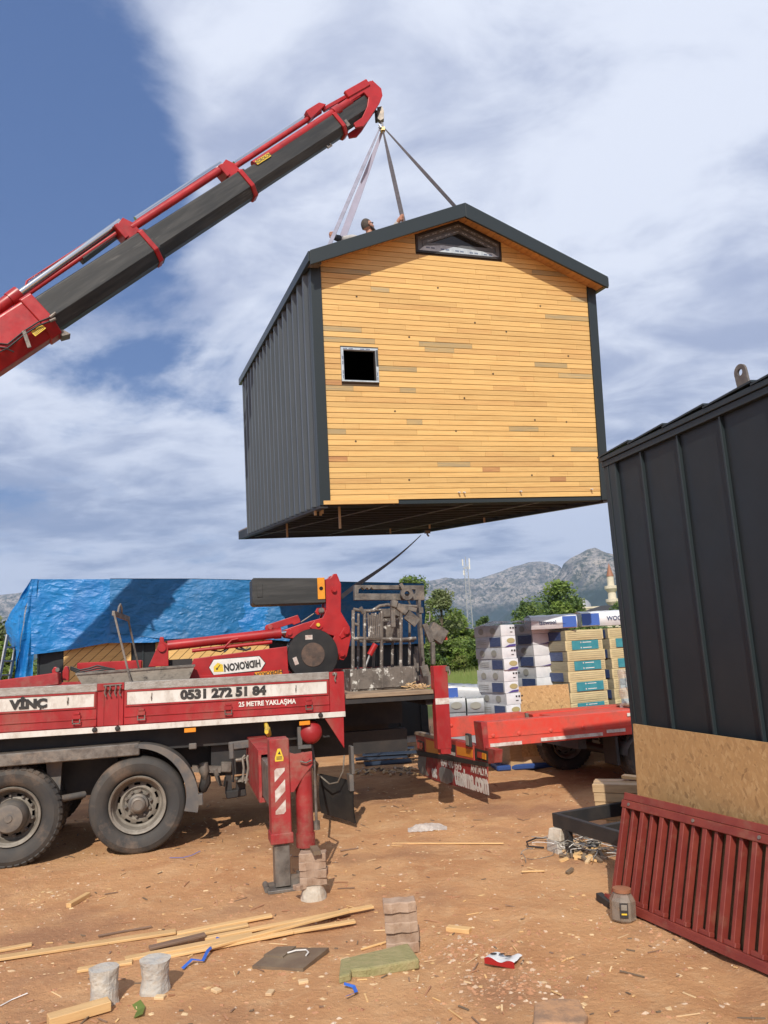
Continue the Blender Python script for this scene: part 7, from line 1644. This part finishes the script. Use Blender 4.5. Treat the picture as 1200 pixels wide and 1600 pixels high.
strip('blue_scrap', [(538, 1549), (553, 1549), (557, 1558), (541, 1568)], .022, 'blue_strap', 'curled blue strap scrap below the green slab', 'plastic tie', .02)
strip('blue_scrap', [(265, 1343), (285, 1343), (300, 1340), (313, 1333)], .008, 'blue_strap', 'thin blue twine near the rear wheel', 'twine')
strip('white_wire', [(0, 1573), (18, 1562), (43, 1554)], .008, 'white_print', 'thin white wire at the bottom left edge', 'wire')
strip('green_leaf', [(213, 1570), (220, 1578), (216, 1592)], .05, 'leaf_mid', 'single green leaf below the concrete plugs', 'leaf', .01)
a = gz(668, 1297); q = MB(); q.mats = ['clear_film']; q.grid(lambda u, v: ((u-.5)*.42, (v-.5)*.12+.03*noise.noise(Vector((u*4, 0, 1))), .045*math.sin(3.14*v)*(.5+math.sin(3.14*u))+.02*noise.noise(Vector((u*8, v*6, 1)))), 24, 10); solo('plastic_bag', q, M4(a.x, a.y, .004, -.05), 'crumpled clear plastic bag lying in the middle of the yard', 'plastic bag')
flat_poly('grey_block', [(834, 1612), (836, 1580), (862, 1572), (905, 1573), (920, 1600), (915, 1612)], .04, 'buried_block', 'half buried grey brown block at the bottom edge', 'block', z=-.012, bevel=.010)
a = gz(853, 1574, .03); q = MB(); q.mats = ['white_print']; q.lathe([(0, .012), (.03, .008), (.04, 0)], 9, 'Z'); solo('mortar_blob', q, M4(a.x, a.y, .028), 'white lump on the half buried block', 'mortar')
# blue metal offcuts and pale rubble lying behind in the truck shade
for i, (px, py, l) in enumerate([(600, 1186, .55), (612, 1189, .5), (596, 1191, .45), (606, 1194, .4)]):
    a = gz(px, py); q = MB(); q.mats = ['blue_sheet']; q.box(-l, l, -.09, .09, 0, .02); solo('metal_offcut', q, M4(a.x, a.y, .02+.05*(3-i), .1*i-.1, .05*i), ['topmost blue grey sheet offcut in the shade behind the truck', 'second blue grey sheet offcut in the shade behind the truck', 'third blue grey sheet offcut in the shade behind the truck', 'lowest blue grey sheet offcut in the shade behind the truck'][i], 'sheet offcut', 'blue grey sheet offcuts')
stick('steel_tube', (585, 1186), (626, 1176), .04, .04, 'galv', 'thin silver tube lying over the blue grey offcuts', 'tube', z0=.16)
q = MB(); rr = random.Random(12)
for k in range(260):
    px, py = rr.choice([(rr.uniform(555, 655), rr.gauss(1206, 2.5)), (rr.uniform(570, 650), rr.gauss(1180, 5)), (rr.uniform(880, 940), rr.gauss(1330, 10))]); a = gz(px, py); s = rr.uniform(.02, .07); t = rr.uniform(0, 3.1); q.mat(rr.choice(['chip_wood', 'stone_pale', 'lath_new', 'hardboard'])); q.bar((a.x-s*math.cos(t), a.y-s*math.sin(t), .01), (a.x+s*math.cos(t), a.y+s*math.sin(t), .01+rr.uniform(0, .03)), .03, .02)
solo('wood_litter', q, Matrix.Identity(4), 'litter of splinters and crumbs lying in the shade behind the truck', 'litter', kind='stuff')

# steel chassis frame, blocks and timbers in front of the dark cabin
def frame_corner():
    F0 = gz(860, 1268, .42); F1 = gz(990, 1326, .42)
    return F0, F1
def skid():
    z = .34; A = gz(862, 1270, z); B_ = gz(966, 1300, z); C_ = gz(934, 1252, z)
    d1 = (B_-A); d1.z = 0; d1.normalize(); n = Vector((-d1.y, d1.x, 0)); rz = math.atan2(d1.y, d1.x); F = M4(A.x, A.y, z, rz); W_ = abs((C_-A).dot(n)); 
    T = thing('steel_skid', F, 'black steel base frame resting on broken concrete blocks', 'steel frame'); LN = 2.2
    q = MB(); q.mats = ['chassis_black']; q.box(0, LN, 0, .05, -.12, 0, .004); part('side_beam', q, T)
    q = MB(); q.mats = ['chassis_black']; q.box(0, .05, .05, 1.7, -.12, 0, .004); part('cross_beam', q, T); q = MB(); q.mats = ['chassis_black']; q.box(.62, .67, .05, 1.7, -.12, -.005, .004); part('cross_beam', q, T)
    q = MB(); q.mats = ['chassis_black']; q.box(0, LN, 1.7, 1.75, -.12, 0, .004); part('side_beam', q, T); q = MB(); q.mats = ['chassis_black']; q.box(.18, .23, .0, .05, -z, -.121); part('foot', q, T)
    q = MB(); q.mats = ['chassis_black']; q.box(1.3, 1.35, .05, 1.7, -.12, -.005, .004); part('cross_beam', q, T)
    for k, (x, y, zz, s, m, l) in enumerate([(.03, .02, -.34, (.085, .07, .11), 'concrete', 'grey lower block under the near corner of the black steel frame'), (.05, .02, -.229, (.075, .06, .105), 'concrete_pale', 'pale upright broken block wedged under the black steel frame corner')]):
        p = F @ Vector((x, y, zz)); q = MB(); q.mats = [m]; rs = random.Random(k+3); b8 = []
        for dz in (0, 1):
            for dy in (-1, 1):
                for dx in (-1, 1): t = 1-.22*dz*(k == 1); b8.append((dx*s[0]*t+rs.uniform(-.012, .012), dy*s[1]*t+rs.uniform(-.01, .01), dz*s[2]+rs.uniform(-.006, .006)))
        q.add(b8, [(0, 2, 3, 1), (4, 5, 7, 6), (0, 1, 5, 4), (2, 6, 7, 3), (0, 4, 6, 2), (1, 3, 7, 5)]); solo('concrete_block', q, M4(p.x, p.y, p.z, rz+.3*k), l, 'concrete block', bevel=.008)
    return F
SK = skid()
def timbers():
    A = gz(925, 1222, .52); B_ = gz(990, 1232, .52); d = B_-A; rz = rad(-22)
    lab = [['topmost left timber of the pile beside the strand board', 'topmost right timber of the pile beside the strand board'], ['second layer left timber', 'second layer right timber']]
    zz = .16; names = ['lowest', 'second', 'third', 'top']
    for i in range(4):
        for j in range(3 if i < 3 else 2):
            q = MB(); q.mats = ['timber']; q.box(0, 1.6, 0, .145, 0, .082, .005)
            solo('timber_beam', q, M4(A.x+.004*R.uniform(-3, 3)+.055*j, A.y+.15*j+R.uniform(-.01, .01), zz+i*.086, rz+R.uniform(-.015, .015)), f"{names[i]} layer, {['front', 'middle', 'rear'][j]} timber of the pile beside the strand board", 'timber', 'timbers piled beside the dark cabin')
    q = MB(); q.mats = ['lath_new']; q.box(0, .7, 0, .10, 0, .03, .003); p = gz(970, 1210, .56); solo('loose_board', q, M4(p.x, p.y, .52, rz-.2, 0, .06), 'loose pale board end on top of the timber pile', 'board')
    q = MB(); q.mats = ['timber']; q.box(.1, .3, .0, .45, -.16, -.002); solo('bearer', q, M4(A.x, A.y, .162, rz), 'short bearer block under the timber pile', 'timber')
    q = MB(); q.mats = ['chassis_black']; q.box(.28, .50, -.03, -.002, .0, .055); solo('steel_clip', q, M4(A.x, A.y, zz+.12, rz), 'dark steel angle poking from the timber pile side', 'steel angle')
timbers()
q = MB(); rr = random.Random(31); c = gz(925, 1330)
for k in range(46):
    a = rr.uniform(0, 6.28); p = Vector((c.x+rr.gauss(0, .16), c.y+rr.gauss(0, .14), .02+rr.random()*.10)); pts = [p]
    for i in range(6): a += rr.uniform(-.7, .7); p = p+Vector((math.cos(a)*.07, math.sin(a)*.06, rr.uniform(-.03, .03))); p.z = max(.01, p.z); pts.append(p)
    q.mat(rr.choice(['wire', 'wire', 'steel_worn', 'white_print'])); q.tube(pts, .0035, 4, caps=False)
solo('wire_tangle', q, Matrix.Identity(4), 'tangled heap of bare wire offcuts under the black steel frame', 'wire', kind='stuff')
q = MB(); q.mats = ['cable_black']; P = [gz(*p) for p in ((866, 1312), (838, 1312), (823, 1318), (826, 1325), (850, 1327))]
for p in P: p.z = .015
q.tube(P, .008, 6); solo('cable', q, Matrix.Identity(4), 'black cable looping left of the concrete blocks', 'cable')
q = MB(); q.mats = ['cable_black']; P = [gz(*p) for p in ((884, 1332), (895, 1336), (905, 1340), (917, 1341), (930, 1338))]
for p in P: p.z = .015
q.tube(P, .009, 6); solo('cable', q, Matrix.Identity(4), 'black cable running from the blocks into the wire tangle', 'cable')
a = gz(927, 1328); q = MB(); q.mats = ['rubber_black']; q.lathe([(.01, -.03), (.05, -.02), (.06, .02), (.045, .05), (.01, .055)], 12, 'Z'); solo('black_cap', q, M4(a.x, a.y, .03), 'black plastic cap lying on the wire tangle', 'cap')
# dusty plastic jar at the foot of the red frame
a = gz(974, 1437); T = thing('plastic_jar', M4(a.x, a.y, .0, .35, 0, .06), 'dusty clear plastic jar with a torn label at the red frame corner', 'jar')
q = MB(); q.mats = ['jar_plastic']; n = 8
prof = [(.0, .0), (.078, .0), (.088, .012), (.088, .13), (.066, .17), (.056, .175), (.056, .19)]
q.lathe(prof, 8, 'Z', sm=False); part('jar_body', q, T)
q = MB(); q.mats = ['hub_grey']; q.lathe([(.052, .0), (.074, .004), (.075, .10), (.05, .13), (.01, .13)], 8, 'Z', sm=False); part('jar_contents', q, T)
q = MB(); q.mats = ['copper_brown']; q.lathe([(.062, .182), (.064, .205), (.0, .21)], 16, 'Z'); part('jar_lid', q, T)
q = MB(); q.mats = ['chassis_black']; q.T = M4(-.045, -.076, .085, -.42); q.box(-.028, .028, -.002, .0, -.05, .045); q.mat('rim_dusty'); q.box(-.02, .02, -.004, -.0025, .0, .035); q.mat('yellow'); q.box(-.018, .018, -.004, -.0025, -.03, -.02); part('jar_label', q, T)
q = MB(); q.mats = ['chassis_black']; a = gz(936, 1400, .03); b_ = gz(958, 1416, .01); q.bar(a, b_, .05, .05); solo('steel_offcut', q, Matrix.Identity(4), 'short dark steel channel end poking out behind the jar', 'steel offcut')
